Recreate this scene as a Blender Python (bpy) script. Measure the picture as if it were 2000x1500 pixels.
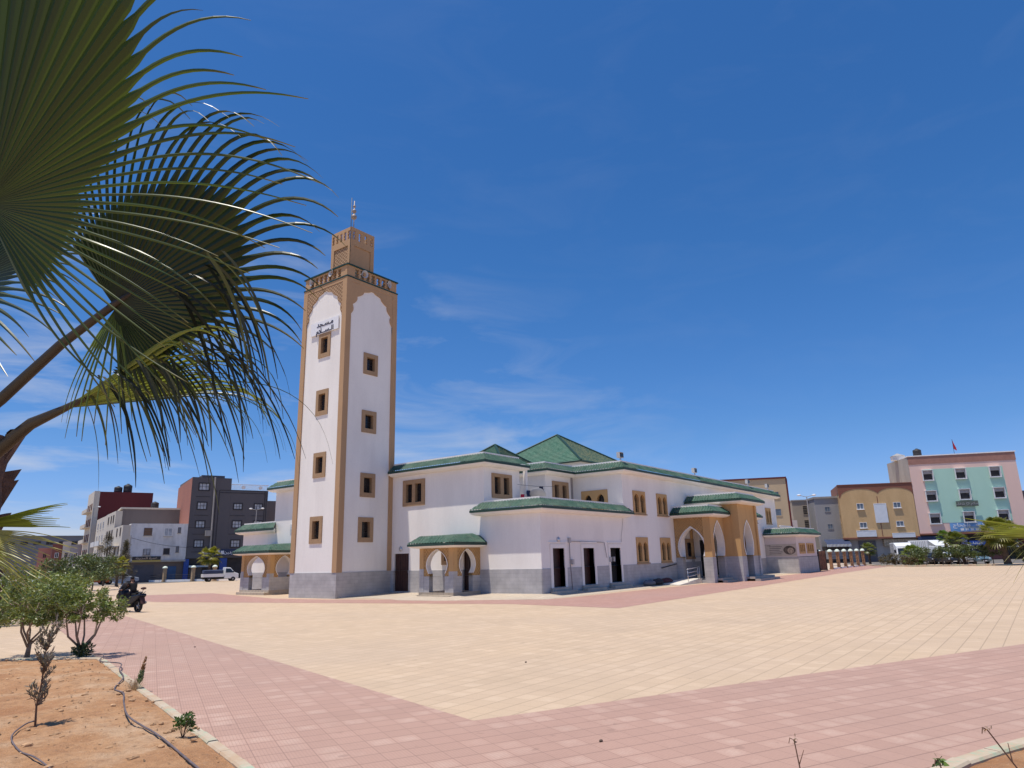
import bpy, math, random
from mathutils import Vector, Matrix, noise
random.seed(7)
sc = bpy.context.scene
for o in list(bpy.data.objects): bpy.data.objects.remove(o)
R_ = math.radians
# World axes: x runs along the long arcade side of the mosque, y along its minaret front, origin at the minaret's near corner.
# ------------------------------------------------------------------ camera
cam_d = bpy.data.cameras.new("camera"); cam = bpy.data.objects.new("camera", cam_d); sc.collection.objects.link(cam)
CX, CU, CF = Vector((0.6057, -0.79532, -0.02434)), Vector((-0.18196, -0.16823, 0.96881)), Vector((0.77461, 0.58238, 0.24661))
CAM = Vector((-26.401, -32.854, 2.0))
m = Matrix((CX, CU, -CF)).transposed().to_4x4(); m.translation = CAM
cam.matrix_world = m
cam_d.sensor_width = 36; cam_d.lens = 24.06; cam_d.clip_start = 0.05; cam_d.clip_end = 4000
sc.camera = cam
# ------------------------------------------------------------------ light
TRAVEL = Vector((1.0, -0.40, -4.6)).normalized()
EL = math.asin(-TRAVEL.z); ROT = math.atan2(-TRAVEL.x, -TRAVEL.y)
sun_d = bpy.data.lights.new("sun", 'SUN'); sun_d.energy = 5.0; sun_d.angle = R_(0.53); sun_d.color = (1.0, 0.945, 0.85)
sun = bpy.data.objects.new("sun", sun_d); sc.collection.objects.link(sun)
sun.rotation_euler = TRAVEL.to_track_quat('-Z', 'Y').to_euler(); sun.location = (0, 0, 60)
w = bpy.data.worlds.new("World"); sc.world = w; w.use_nodes = True
nt = w.node_tree; nt.nodes.clear(); N = nt.nodes.new; L = nt.links.new
out = N('ShaderNodeOutputWorld'); bg = N('ShaderNodeBackground'); sky = N('ShaderNodeTexSky')
sky.sky_type = 'NISHITA'; sky.sun_disc = False; sky.sun_elevation = EL; sky.sun_rotation = ROT
sky.altitude = 300; sky.air_density = 1.0; sky.dust_density = 0.5; sky.ozone_density = 3.0
bg.inputs['Strength'].default_value = 0.105
gam = N('ShaderNodeGamma'); gam.inputs['Gamma'].default_value = 1.0
hsv = N('ShaderNodeHueSaturation'); hsv.inputs['Saturation'].default_value = 1.14; hsv.inputs['Value'].default_value = 1.0
tc0 = N('ShaderNodeTexCoord'); sx0 = N('ShaderNodeSeparateXYZ'); L(tc0.outputs['Generated'], sx0.inputs[0])
# low air scatters bluer than the model's greenish horizon
el_r = N('ShaderNodeValToRGB'); e_ = el_r.color_ramp.elements; e_.new(0.16); e_.new(0.4)
for i_,(p_,c_) in enumerate(((0.0,(0.86,0.92,1.40)),(0.16,(0.76,0.90,1.18)),(0.4,(0.76,0.95,1.20)),(1.0,(0.82,1.02,1.28)))): e_[i_].position = p_; e_[i_].color = (*c_,1)
L(sx0.outputs['Z'], el_r.inputs['Fac'])
mm0 = N('ShaderNodeMix'); mm0.data_type = 'RGBA'; mm0.blend_type = 'MULTIPLY'; mm0.inputs['Factor'].default_value = 1.0
L(sky.outputs['Color'], mm0.inputs[6]); L(el_r.outputs['Color'], mm0.inputs[7]); L(mm0.outputs[2], hsv.inputs['Color'])
# thin cirrus: noise stretched along the wind, thicker low in the left half of the view
tc = N('ShaderNodeTexCoord'); mp = N('ShaderNodeMapping'); mp.inputs['Rotation'].default_value = (0.12, 0.1, R_(-30)); mp.inputs['Scale'].default_value = (1.3, 3.6, 11.0)
nz = N('ShaderNodeTexNoise'); nz.inputs['Scale'].default_value = 1.6; nz.inputs['Detail'].default_value = 9; nz.inputs['Roughness'].default_value = 0.58; nz.inputs['Distortion'].default_value = 0.6
rp = N('ShaderNodeValToRGB'); rp.color_ramp.elements[0].position = 0.49; rp.color_ramp.elements[1].position = 0.80
L(tc.outputs['Generated'], mp.inputs['Vector']); L(mp.outputs['Vector'], nz.inputs['Vector']); L(nz.outputs['Fac'], rp.inputs['Fac'])
dotn = N('ShaderNodeVectorMath'); dotn.operation = 'DOT_PRODUCT'; dotn.inputs[1].default_value = (0.10, 1.0, -0.95)
L(tc.outputs['Generated'], dotn.inputs[0])
mr = N('ShaderNodeMapRange'); mr.inputs['From Min'].default_value = 0.25; mr.inputs['From Max'].default_value = 0.90; mr.inputs['To Min'].default_value = 0.03; mr.inputs['To Max'].default_value = 1.0
L(dotn.outputs['Value'], mr.inputs['Value'])
mul = N('ShaderNodeMath'); mul.operation = 'MULTIPLY'; L(rp.outputs['Color'], mul.inputs[0]); L(mr.outputs['Result'], mul.inputs[1])
mx = N('ShaderNodeMix'); mx.data_type = 'RGBA'; L(mul.outputs[0], mx.inputs['Factor']); L(hsv.outputs['Color'], mx.inputs[6]); mx.inputs[7].default_value = (6.2, 6.4, 6.9, 1)
L(mx.outputs[2], bg.inputs['Color']); L(bg.outputs[0], out.inputs['Surface'])
sc.view_settings.view_transform = 'Standard'; sc.view_settings.look = 'None'; sc.view_settings.gamma = 1; sc.view_settings.exposure = 0.0
sc.cycles.max_bounces = 6; sc.cycles.diffuse_bounces = 3; sc.cycles.transparent_max_bounces = 8

# ------------------------------------------------------------------ mesh helper
COL = sc.collection
class MB:
    def __init__(s): s.v = []; s.f = []; s.c = None; s.sm = False
    def add(s, vs, fs):
        b = len(s.v); s.v += [tuple(v) for v in vs]; s.f += [tuple(i + b for i in f) for f in fs]
    def box(s, x0, x1, y0, y1, z0, z1):
        s.add([(x0,y0,z0),(x1,y0,z0),(x1,y1,z0),(x0,y1,z0),(x0,y0,z1),(x1,y0,z1),(x1,y1,z1),(x0,y1,z1)],
              [(0,3,2,1),(4,5,6,7),(0,1,5,4),(1,2,6,5),(2,3,7,6),(3,0,4,7)])
    def prism(s, poly, z0, z1, cap=True):
        n = len(poly); vs = [(p[0],p[1],z0) for p in poly] + [(p[0],p[1],z1) for p in poly]
        fs = [(i,(i+1)%n,n+(i+1)%n,n+i) for i in range(n)]
        if cap: fs += [tuple(range(n,2*n)), tuple(range(n-1,-1,-1))]
        s.add(vs, fs)
    def tube(s, pts, rad, n=8, cap=True):
        pts = [Vector(p) for p in pts]; 
        if not hasattr(rad,'__len__'): rad = [rad]*len(pts)
        up = Vector((0.31,0.17,0.93)); vs = []; prev = None
        for i,p in enumerate(pts):
            d = (pts[min(i+1,len(pts)-1)]-pts[max(i-1,0)])
            if d.length < 1e-9: d = Vector((0,0,1))
            d.normalize()
            a = (prev - d*prev.dot(d)) if prev else d.cross(up)
            if a.length < 1e-5: a = d.orthogonal()
            a.normalize(); prev = a; b = d.cross(a)
            for k in range(n):
                t = 2*math.pi*k/n; vs.append(p + (a*math.cos(t)+b*math.sin(t))*rad[i])
        fs = [(i*n+k, i*n+(k+1)%n, (i+1)*n+(k+1)%n, (i+1)*n+k) for i in range(len(pts)-1) for k in range(n)]
        if cap: fs += [tuple(range(n-1,-1,-1)), tuple(range((len(pts)-1)*n, len(pts)*n))]
        s.add(vs, fs)
    def lathe(s, prof, c=(0,0,0), n=16, ax=(0,0,1)):
        q = Vector((0,0,1)).rotation_difference(Vector(ax)); c = Vector(c); vs = []
        for r,z in prof:
            for k in range(n):
                t = 2*math.pi*k/n; vs.append(c + q @ Vector((r*math.cos(t), r*math.sin(t), z)))
        m_ = len(prof)
        fs = [(i*n+k, i*n+(k+1)%n, (i+1)*n+(k+1)%n, (i+1)*n+k) for i in range(m_-1) for k in range(n)]
        fs += [tuple(range(n-1,-1,-1)), tuple(range((m_-1)*n, m_*n))]
        s.add(vs, fs)
    def ball(s, c, r, n=12, sq=(1,1,1)):
        c = Vector(c); vs = []; mrow = max(6, n*2//3)
        for i in range(mrow+1):
            a = math.pi*i/mrow
            rr = max(math.sin(a), 0.02)
            for k in range(n):
                t = 2*math.pi*k/n; vs.append((c.x+r*sq[0]*rr*math.cos(t), c.y+r*sq[1]*rr*math.sin(t), c.z-r*sq[2]*math.cos(a)))
        fs = [(i*n+k, i*n+(k+1)%n, (i+1)*n+(k+1)%n, (i+1)*n+k) for i in range(mrow) for k in range(n)]
        fs += [tuple(range(n-1,-1,-1)), tuple(range(mrow*n, (mrow+1)*n))]
        s.add(vs, fs)
    # in a facade frame
    def fbox(s, fr, a0, a1, z0, z1, o0, o1):
        P = fr.P
        s.add([P(a0,z0,o0),P(a1,z0,o0),P(a1,z0,o1),P(a0,z0,o1),P(a0,z1,o0),P(a1,z1,o0),P(a1,z1,o1),P(a0,z1,o1)],
              [(0,3,2,1),(4,5,6,7),(0,1,5,4),(1,2,6,5),(2,3,7,6),(3,0,4,7)])
    def fquad(s, fr, a0, a1, z0, z1, o): s.add([fr.P(a0,z0,o),fr.P(a1,z0,o),fr.P(a1,z1,o),fr.P(a0,z1,o)], [(0,1,2,3)])
    def panel(s, fr, a0, a1, z0, z1, ops, o0, o1, back=False, ends=True):
        """wall sheet o0..o1 thick with openings; op = (centre, [(z,half width)...])"""
        zs = {z0, z1}
        for c,pf in ops:
            for z,h in pf:
                if z0 < z < z1: zs.add(z)
        zs = sorted(zs)
        def hw(pf, z):
            if z < pf[0][0]-1e-6 or z > pf[-1][0]+1e-6: return None
            for (za,ha),(zb,hb) in zip(pf, pf[1:]):
                if za-1e-6 <= z <= zb+1e-6:
                    return ha + (hb-ha)*(0 if zb-za < 1e-6 else (z-za)/(zb-za))
            return pf[-1][1]
        P = fr.P
        for za,zb in zip(zs, zs[1:]):
            act = []
            zm = (za+zb)/2; e = (zb-za)*1e-3
            for c,pf in ops:
                if pf[0][0] < zm < pf[-1][0]: act.append((c, hw(pf, za+e), hw(pf, zb-e)))
            act.sort()
            la, lb = a0, a0
            for c,ha,hb in act + [(None,0,0)]:
                ra, rb = (a1,a1) if c is None else (c-ha, c-hb)
                for o in ([o1] + ([o0] if back else [])):
                    q = [P(la,za,o),P(ra,za,o),P(rb,zb,o),P(lb,zb,o)]
                    s.add(q, [(0,1,2,3)])
                if c is not None:
                    for sg in (-1,1):
                        s.add([P(c+sg*ha,za,o0),P(c+sg*ha,za,o1),P(c+sg*hb,zb,o1),P(c+sg*hb,zb,o0)], [(0,1,2,3)])
                    la, lb = c+ha, c+hb
        for c,pf in ops:
            for z,h in (pf[0], pf[-1]):
                if z0-1e-6 <= z <= z1+1e-6 and h > 0.01:
                    s.add([P(c-h,z,o0),P(c+h,z,o0),P(c+h,z,o1),P(c-h,z,o1)], [(0,1,2,3)])
        if ends:
            for a in (a0,a1): s.add([P(a,z0,o0),P(a,z0,o1),P(a,z1,o1),P(a,z1,o0)], [(0,1,2,3)])
            s.add([P(a0,z1,o0),P(a1,z1,o0),P(a1,z1,o1),P(a0,z1,o1)], [(0,1,2,3)])
            s.add([P(a0,z0,o0),P(a1,z0,o0),P(a1,z0,o1),P(a0,z0,o1)], [(0,1,2,3)])
    def build(s, name, mat, parent=None, smooth=False, label=None, loc=None, kind=None, tris=False):
        me = bpy.data.meshes.new(name)
        off = Vector(parent['_base']) if parent and '_base' in parent else Vector((0,0,0))
        if loc is not None: off = Vector(loc)
        me.from_pydata([(v[0]-off.x, v[1]-off.y, v[2]-off.z) for v in s.v], [], s.f)
        me.validate(); me.update()
        if mat: me.materials.append(mat)
        if s.c is not None:
            at = me.color_attributes.new("tint", 'FLOAT_COLOR', 'POINT')
            for i,c in enumerate(s.c): at.data[i].color = (c[0],c[1],c[2],1)
        if smooth:
            for p in me.polygons: p.use_smooth = True
        o = bpy.data.objects.new(name, me); COL.objects.link(o)
        if parent:
            o.parent = parent; o['_base'] = list(off)
        elif loc is not None: o.location = loc
        if parent is None: o['_base'] = list(off)
        if label: o['label'] = label
        if kind: o['kind'] = kind
        return o
class Fr:
    def __init__(s, org, d, n): s.o = Vector((org[0],org[1],0)); s.d = Vector((d[0],d[1],0)).normalized(); s.n = Vector((n[0],n[1],0)).normalized()
    def P(s, a, z, o=0): v = s.o + s.d*a + s.n*o; return (v.x, v.y, z)
def thing(name, label, cat, base=(0,0,0), group=None):
    o = bpy.data.objects.new(name, None); COL.objects.link(o); o.location = base; o['_base'] = list(base)
    o['label'] = label; o['category'] = cat
    if group: o['group'] = group
    o.empty_display_size = 0.3
    return o
def tag(o, label, cat, group=None):
    o['label'] = label; o['category'] = cat
    if group: o['group'] = group
    return o
KIDS = {}
def kids(o): return [c for c in COL.objects if c.parent == o]
def dup(root, loc, rz=0.0, label=None, scale=None):
    r = root.copy(); COL.objects.link(r); r.location = loc; r.rotation_euler = (0,0,rz)
    if label: r['label'] = label
    if scale: r.scale = scale if hasattr(scale,'__len__') else (scale,)*3
    def rec(a, b):
        for ch in kids(a):
            c = ch.copy(); COL.objects.link(c); c.parent = b; rec(ch, c)
    rec(root, r); return r

# ------------------------------------------------------------------ materials
def nodes(name):
    mt = bpy.data.materials.new(name); mt.use_nodes = True; t = mt.node_tree; t.nodes.clear()
    o = t.nodes.new('ShaderNodeOutputMaterial'); b = t.nodes.new('ShaderNodeBsdfPrincipled'); t.links.new(b.outputs[0], o.inputs[0])
    return mt, t, b, o
def rgba(c): return (c[0],c[1],c[2],1)
def objvec(t, scale=(1,1,1), rot=(0,0,0)):
    tc = t.nodes.new('ShaderNodeTexCoord'); mp = t.nodes.new('ShaderNodeMapping'); mp.inputs['Scale'].default_value = scale; mp.inputs['Rotation'].default_value = rot
    t.links.new(tc.outputs['Object'], mp.inputs['Vector']); return mp.outputs['Vector']
def noisen(t, vec, scale, detail=5, rough=0.55):
    n = t.nodes.new('ShaderNodeTexNoise'); n.inputs['Scale'].default_value = scale; n.inputs['Detail'].default_value = detail; n.inputs['Roughness'].default_value = rough
    if vec is not None: t.links.new(vec, n.inputs['Vector'])
    return n.outputs['Fac']
def ramp(t, fac, stops):
    r = t.nodes.new('ShaderNodeValToRGB'); e = r.color_ramp.elements
    while len(e) < len(stops): e.new(0.5)
    for i,(p,c) in enumerate(stops): e[i].position = p; e[i].color = rgba(c) if hasattr(c,'__len__') else (c,c,c,1)
    t.links.new(fac, r.inputs['Fac']); return r.outputs['Color']
def mixc(t, fac, a, b, mode='MIX'):
    m_ = t.nodes.new('ShaderNodeMix'); m_.data_type = 'RGBA'; m_.blend_type = mode
    for sock,v in ((m_.inputs['Factor'],fac),(m_.inputs[6],a),(m_.inputs[7],b)):
        if hasattr(v,'links'): t.links.new(v, sock)
        elif hasattr(v,'__len__'): sock.default_value = rgba(v)
        else: sock.default_value = v
    return m_.outputs[2]
def math_(t, op, a, b=None, c=None):
    n = t.nodes.new('ShaderNodeMath'); n.operation = op
    for i,v in enumerate((a,b,c)):
        if v is None: continue
        if hasattr(v,'links'): t.links.new(v, n.inputs[i])
        else: n.inputs[i].default_value = v
    return n.outputs[0]
def bump(t, b, h, strength=0.3, dist=0.02):
    n = t.nodes.new('ShaderNodeBump'); n.inputs['Strength'].default_value = strength; n.inputs['Distance'].default_value = dist
    t.links.new(h, n.inputs['Height']); t.links.new(n.outputs[0], b.inputs['Normal'])
def simple(name, c, rough=0.7, var=0.15, scale=2.0, metal=0.0, bmp=0.0, bs=30):
    mt, t, b, o = nodes(name)
    v = objvec(t); f = noisen(t, v, scale, 6)
    lo = [x*(1-var) for x in c]; hi = [min(1,x*(1+var)) for x in c]
    t.links.new(ramp(t, f, [(0.3,lo),(0.7,hi)]), b.inputs['Base Color'])
    b.inputs['Roughness'].default_value = rough; b.inputs['Metallic'].default_value = metal
    if bmp: bump(t, b, noisen(t, v, bs, 4), bmp, 0.02)
    return mt
def stucco(name, c, stain, amt=0.35, scale=0.55, sc2=9):
    mt, t, b, o = nodes(name); v = objvec(t); vs = objvec(t, (1,1,0.35))
    f1 = ramp(t, noisen(t, vs, scale, 8, 0.62), [(0.42,0),(0.72,1)])
    f2 = ramp(t, noisen(t, v, sc2, 6, 0.7), [(0.5,0),(0.72,0.5)])
    col = mixc(t, math_(t,'MULTIPLY',f1,amt), c, stain)
    col = mixc(t, math_(t,'MULTIPLY',f2,amt*0.6), col, [x*0.8 for x in stain])
    stk = ramp(t, noisen(t, objvec(t, (1.0,1.0,0.07)), 1.3, 8, 0.7), [(0.52,0.0),(0.74,1.0)])
    col = mixc(t, math_(t,'MULTIPLY',stk,0.26*amt), col, [x*0.72 for x in stain])
    t.links.new(col, b.inputs['Base Color']); b.inputs['Roughness'].default_value = 0.9
    bump(t, b, noisen(t, v, 26, 5), 0.25, 0.012)
    return mt
def horiz(t):
    tc = t.nodes.new('ShaderNodeTexCoord'); sp = t.nodes.new('ShaderNodeSeparateXYZ'); t.links.new(tc.outputs['Object'], sp.inputs[0])
    h = math_(t,'ADD',sp.outputs['X'],sp.outputs['Y']); cb = t.nodes.new('ShaderNodeCombineXYZ'); t.links.new(h, cb.inputs['X']); t.links.new(sp.outputs['Z'], cb.inputs['Y'])
    return cb.outputs[0], h, sp.outputs['Z']
def blocks(name, c1, c2, mortar, bw=0.9, bh=0.235, ms=0.012, off=0.5, rough=0.55):
    mt, t, b, o = nodes(name); vec,h,z = horiz(t)
    br = t.nodes.new('ShaderNodeTexBrick'); t.links.new(vec, br.inputs['Vector']); br.offset = off
    br.inputs['Scale'].default_value = 1; br.inputs['Brick Width'].default_value = bw; br.inputs['Row Height'].default_value = bh; br.inputs['Mortar Size'].default_value = ms
    br.inputs['Color1'].default_value = rgba(c1); br.inputs['Color2'].default_value = rgba(c2); br.inputs['Mortar'].default_value = rgba(mortar)
    n = ramp(t, noisen(t, objvec(t), 1.7, 7), [(0.3,0.80),(0.7,1.08)])
    t.links.new(mixc(t, 1.0, br.outputs['Color'], n, 'MULTIPLY'), b.inputs['Base Color']); b.inputs['Roughness'].default_value = rough
    bump(t, b, math_(t,'SUBTRACT',1.0,br.outputs['Fac']), 0.35, 0.008)
    return mt
def lattice(name, c, dark, pitch, line=0.28, ang=52, rough=0.85):
    """carved diagonal lattice relief"""
    mt, t, b, o = nodes(name); vec,h,z = horiz(t)
    k = 2*math.pi/pitch; ca, sa = math.cos(R_(ang)), math.sin(R_(ang))
    def wv(sg):
        q = math_(t,'ADD',math_(t,'MULTIPLY',h,k*ca),math_(t,'MULTIPLY',z,sg*k*sa)); return math_(t,'ABSOLUTE',math_(t,'SINE',q))
    mn = math_(t,'MINIMUM',wv(1),wv(-1)); lines = ramp(t, mn, [(line,1.0),(line+0.16,0.0)])
    n = ramp(t, noisen(t, objvec(t), 2.5, 6), [(0.3,0.85),(0.7,1.1)])
    t.links.new(mixc(t, 1.0, mixc(t, lines, dark, c), n, 'MULTIPLY'), b.inputs['Base Color']); b.inputs['Roughness'].default_value = rough
    bump(t, b, lines, 0.9, 0.04); return mt
def paver(name, c, light, tint, size=0.35, rib=0.04375, joint=0.021, rough=0.75, patch=0.22, rot=0.0, jm=0.8):
    mt, t, b, o = nodes(name)
    tc = t.nodes.new('ShaderNodeTexCoord'); sp = t.nodes.new('ShaderNodeSeparateXYZ'); mr_ = t.nodes.new('ShaderNodeMapping'); mr_.vector_type = 'TEXTURE'; mr_.inputs['Rotation'].default_value = (0,0,R_(rot)); mr_.inputs['Location'].default_value = (0.13,0.07,0); t.links.new(tc.outputs['Object'], mr_.inputs['Vector']); t.links.new(mr_.outputs['Vector'], sp.inputs[0])
    X, Y = sp.outputs['X'], sp.outputs['Y']
    fx = math_(t,'FRACT',math_(t,'DIVIDE',X,size)); fy = math_(t,'FRACT',math_(t,'DIVIDE',Y,size))
    def jl(f, wd): 
        d = math_(t,'ABSOLUTE',math_(t,'SUBTRACT',f,0.5)); return math_(t,'GREATER_THAN',d,0.5-wd)
    j = math_(t,'MAXIMUM',math_(t,'MULTIPLY',jl(fx,joint*0.8),0.7),jl(fy,joint*1.3))
    ribs = math_(t,'ABSOLUTE',math_(t,'SINE',math_(t,'MULTIPLY',X,math.pi/rib)))
    ribl = ramp(t, ribs, [(0.0,1.0),(0.35,0.0)])
    fl = t.nodes.new('ShaderNodeCombineXYZ'); t.links.new(math_(t,'FLOOR',math_(t,'DIVIDE',X,size)), fl.inputs['X']); t.links.new(math_(t,'FLOOR',math_(t,'DIVIDE',Y,size)), fl.inputs['Y'])
    wn = t.nodes.new('ShaderNodeTexWhiteNoise'); t.links.new(fl.outputs[0], wn.inputs['Vector'])
    big = noisen(t, objvec(t), 0.16, 6, 0.6); med = noisen(t, objvec(t), 1.1, 6, 0.65); fine = noisen(t, objvec(t), 30, 3)
    tilev = ramp(t, wn.outputs['Value'], [(0.0,0.95),(0.5,1.0),(1.0,1.04)])
    col = mixc(t, 1.0, c, tilev, 'MULTIPLY')
    # worn, sun bleached tiles come in clusters
    worn = math_(t,'MULTIPLY', ramp(t, math_(t,'ADD',wn.outputs['Value'],math_(t,'MULTIPLY',med,0.9)), [(1.12,0.0),(1.32,1.0)] if False else [(0.80,0.0),(1.0,1.0)]), patch*2)
    wsum = math_(t,'ADD',math_(t,'MULTIPLY',wn.outputs['Value'],0.5),math_(t,'MULTIPLY',med,0.6))
    def ctr(f): return math_(t,'SUBTRACT',1.0,math_(t,'POWER',math_(t,'ABSOLUTE',math_(t,'MULTIPLY',math_(t,'SUBTRACT',f,0.5),2.0)),2.5))
    soft = math_(t,'MULTIPLY',math_(t,'MULTIPLY',ctr(fx),ctr(fy)), ramp(t, noisen(t, objvec(t), 7, 5, 0.7), [(0.3,0.35),(0.65,1.0)]))
    worn = math_(t,'MULTIPLY', math_(t,'MULTIPLY', ramp(t, wsum, [(0.60,0.0),(0.76,1.0)]), soft), patch*3)
    col = mixc(t, worn, col, light)
    col = mixc(t, ramp(t, big, [(0.42,0.0),(0.68,0.55)]), col, tint)
    drt = ramp(t, noisen(t, objvec(t, (1,1,1), (0,0,0.6)), 0.45, 9, 0.72), [(0.50,0.0),(0.66,0.35)])
    col = mixc(t, drt, col, [x*0.72 for x in c])
    spt = ramp(t, noisen(t, objvec(t), 3.3, 2, 0.4), [(0.72,0.0),(0.75,0.5)])
    col = mixc(t, spt, col, [x*0.6 for x in c])
    col = mixc(t, ramp(t, fine, [(0.35,0.18),(0.6,0.0)]), col, [x*0.7 for x in c])
    col = mixc(t, math_(t,'MULTIPLY',ribl,0.50), col, [x*0.55 for x in c])
    col = mixc(t, math_(t,'MULTIPLY',j,jm), col, [x*0.42 for x in c])
    t.links.new(col, b.inputs['Base Color']); b.inputs['Roughness'].default_value = rough
    bump(t, b, math_(t,'SUBTRACT',1.0,math_(t,'MAXIMUM',j,math_(t,'MULTIPLY',ribl,0.6))), 0.35, 0.006)
    return mt
def rooftile(name, c, dark, light, spk=0.0, row=0.0, colw=0.0):
    mt, t, b, o = nodes(name); v = objvec(t)
    f = noisen(t, v, 5.5, 8, 0.72); f2 = noisen(t, v, 1.2, 5)
    vo = t.nodes.new('ShaderNodeTexVoronoi'); vo.inputs['Scale'].default_value = 7; t.links.new(v, vo.inputs['Vector'])
    col = ramp(t, f, [(0.3,dark),(0.5,c),(0.72,light)])
    col = mixc(t, ramp(t, vo.outputs['Color'], [(0.2,0.0),(0.9,0.35)]), col, dark)
    if spk:
        s_ = ramp(t, noisen(t, v, 6.0, 3, 0.5), [(0.5,0.0),(0.56,1.0)])
        col = mixc(t, math_(t,'MULTIPLY',s_,spk), col, (0.40,0.36,0.17))
    t.links.new(mixc(t, ramp(t,f2,[(0.35,0.0),(0.75,0.25)]), col, (0.25,0.27,0.2)), b.inputs['Base Color'])
    b.inputs['Roughness'].default_value = 0.62; b.inputs['Specular IOR Level'].default_value = 0.25
    if colw:
        vec,h,z = horiz(t)
    bump(t, b, vo.outputs['Distance'], 0.5, 0.03)
    return mt
def leafmat(name, c1, c2, trans=0.35, rough=0.5, attr=True, tcol=None):
    mt, t, b, o = nodes(name)
    if attr:
        at = t.nodes.new('ShaderNodeVertexColor'); at.layer_name = "tint"
        col = mixc(t, 1.0, c1, at.outputs['Color'], 'MULTIPLY')
    else:
        col = ramp(t, noisen(t, objvec(t), 3, 4), [(0.3,c1),(0.7,c2)])
    t.links.new(col, b.inputs['Base Color']); b.inputs['Roughness'].default_value = rough
    tr = t.nodes.new('ShaderNodeBsdfTranslucent'); ms = t.nodes.new('ShaderNodeMixShader'); ms.inputs[0].default_value = trans
    t.links.new(mixc(t, 1.0, col, tcol or (1.3,1.25,0.5), 'MULTIPLY'), tr.inputs['Color'])
    t.links.new(b.outputs[0], ms.inputs[1]); t.links.new(tr.outputs[0], ms.inputs[2]); t.links.new(ms.outputs[0], o.inputs[0])
    return mt
M = {}
M['white'] = stucco('white_stucco', (0.88,0.83,0.765), (0.66,0.605,0.555), 0.42)
M['soffit'] = simple('cornice_paint', (0.86,0.82,0.76), 0.8, 0.04)
M['coping'] = simple('coping_paint', (0.86,0.82,0.78), 0.8, 0.06)
M['dado'] = blocks('grey_dado_tile', (0.44,0.42,0.415), (0.47,0.45,0.44), (0.36,0.345,0.345), 0.6, 0.2, 0.008)
M['ochre'] = stucco('ochre_plaster', (0.56,0.34,0.145), (0.44,0.26,0.11), 0.5, 1.2)
M['tan'] = stucco('tan_plaster', (0.47,0.29,0.155), (0.38,0.225,0.12), 0.5, 1.0)
M['tanframe'] = simple('window_surround', (0.38,0.24,0.13), 0.85, 0.1, 6)
M['lattice'] = lattice('tan_lattice', (0.49,0.31,0.17), (0.27,0.15,0.075), 0.40, 0.30, 50)
M['sebka'] = lattice('ochre_carved', (0.57,0.35,0.15), (0.40,0.225,0.085), 0.30, 0.30, 45)
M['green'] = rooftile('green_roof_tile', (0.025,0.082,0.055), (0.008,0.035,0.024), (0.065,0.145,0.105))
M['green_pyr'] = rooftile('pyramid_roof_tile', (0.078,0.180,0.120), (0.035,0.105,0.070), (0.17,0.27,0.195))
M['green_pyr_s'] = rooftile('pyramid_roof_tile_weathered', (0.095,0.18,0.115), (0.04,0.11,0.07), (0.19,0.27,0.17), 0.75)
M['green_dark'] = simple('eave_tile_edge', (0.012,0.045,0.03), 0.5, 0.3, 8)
M['pane'] = simple('dark_glass', (0.018,0.014,0.016), 0.18, 0.2)
M['wood'] = simple('dark_wood_door', (0.045,0.016,0.013), 0.5, 0.3, 6)
M['iron'] = simple('wrought_iron', (0.015,0.014,0.014), 0.5, 0.1)
M['steel'] = simple('brushed_steel', (0.55,0.55,0.57), 0.28, 0.05, metal=0.9)
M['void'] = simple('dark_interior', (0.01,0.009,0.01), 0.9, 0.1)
M['cement'] = simple('cement', (0.40,0.36,0.31), 0.9, 0.15, 1.5, bmp=0.2)
M['apron'] = paver('apron_tile', (0.50,0.41,0.31), (0.56,0.48,0.38), (0.45,0.38,0.31), 0.4, 0.057)
M['cream'] = paver('cream_paver', (0.540,0.392,0.258), (0.63,0.48,0.335), (0.48,0.36,0.26), patch=0.22, jm=0.55)
M['pink'] = paver('pink_paver', (0.425,0.258,0.195), (0.56,0.41,0.325), (0.39,0.255,0.20), size=0.3, rib=0.0375, patch=0.19, jm=0.65, rot=-25.8)
M['red'] = paver('red_paver', (0.41,0.228,0.178), (0.48,0.31,0.25), (0.38,0.24,0.20), size=0.35, rib=0.04375, patch=0.15)
M['soil'] = None
# ------------------------------------------------------------------ ground
def poly(name, pts, z, mat, kind='structure'):
    b_ = MB(); b_.add([(x,y,z) for x,y in pts], [tuple(range(len(pts)))]); o = b_.build(name, mat, kind=kind); return o
mt, t, b, o = nodes('dusty_ground'); v = objvec(t)
t.links.new(ramp(t, noisen(t, v, 0.05, 8, 0.6), [(0.3,(0.40,0.31,0.24)),(0.7,(0.50,0.40,0.31))]), b.inputs['Base Color']); b.inputs['Roughness'].default_value = 0.95
poly('ground', [(-900,-900),(900,-900),(2500,2500),(-900,2500)], -0.02, mt)
mt, t, b, o = nodes('asphalt'); v = objvec(t)
t.links.new(ramp(t, noisen(t, v, 0.9, 8, 0.6), [(0.3,(0.10,0.092,0.088)),(0.7,(0.17,0.155,0.14))]), b.inputs['Base Color']); b.inputs['Roughness'].default_value = 0.9
ASPH = mt
poly('plaza', [(-40,-60),(75,-60),(74,-14),(55.4,-13.6),(40,60),(19,58),(-20,66),(-60,66)], 0.0, M['cream'])
poly('road', [(15,58.5),(36,50),(48,58),(24,72),(20,110),(34,160),(26,160),(6,110),(6,66),(-60,90),(-60,72)], -0.012, ASPH)
poly('service_road', [(74,-13),(96,-6),(120,-40),(80,-60)], -0.008, ASPH)
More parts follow.
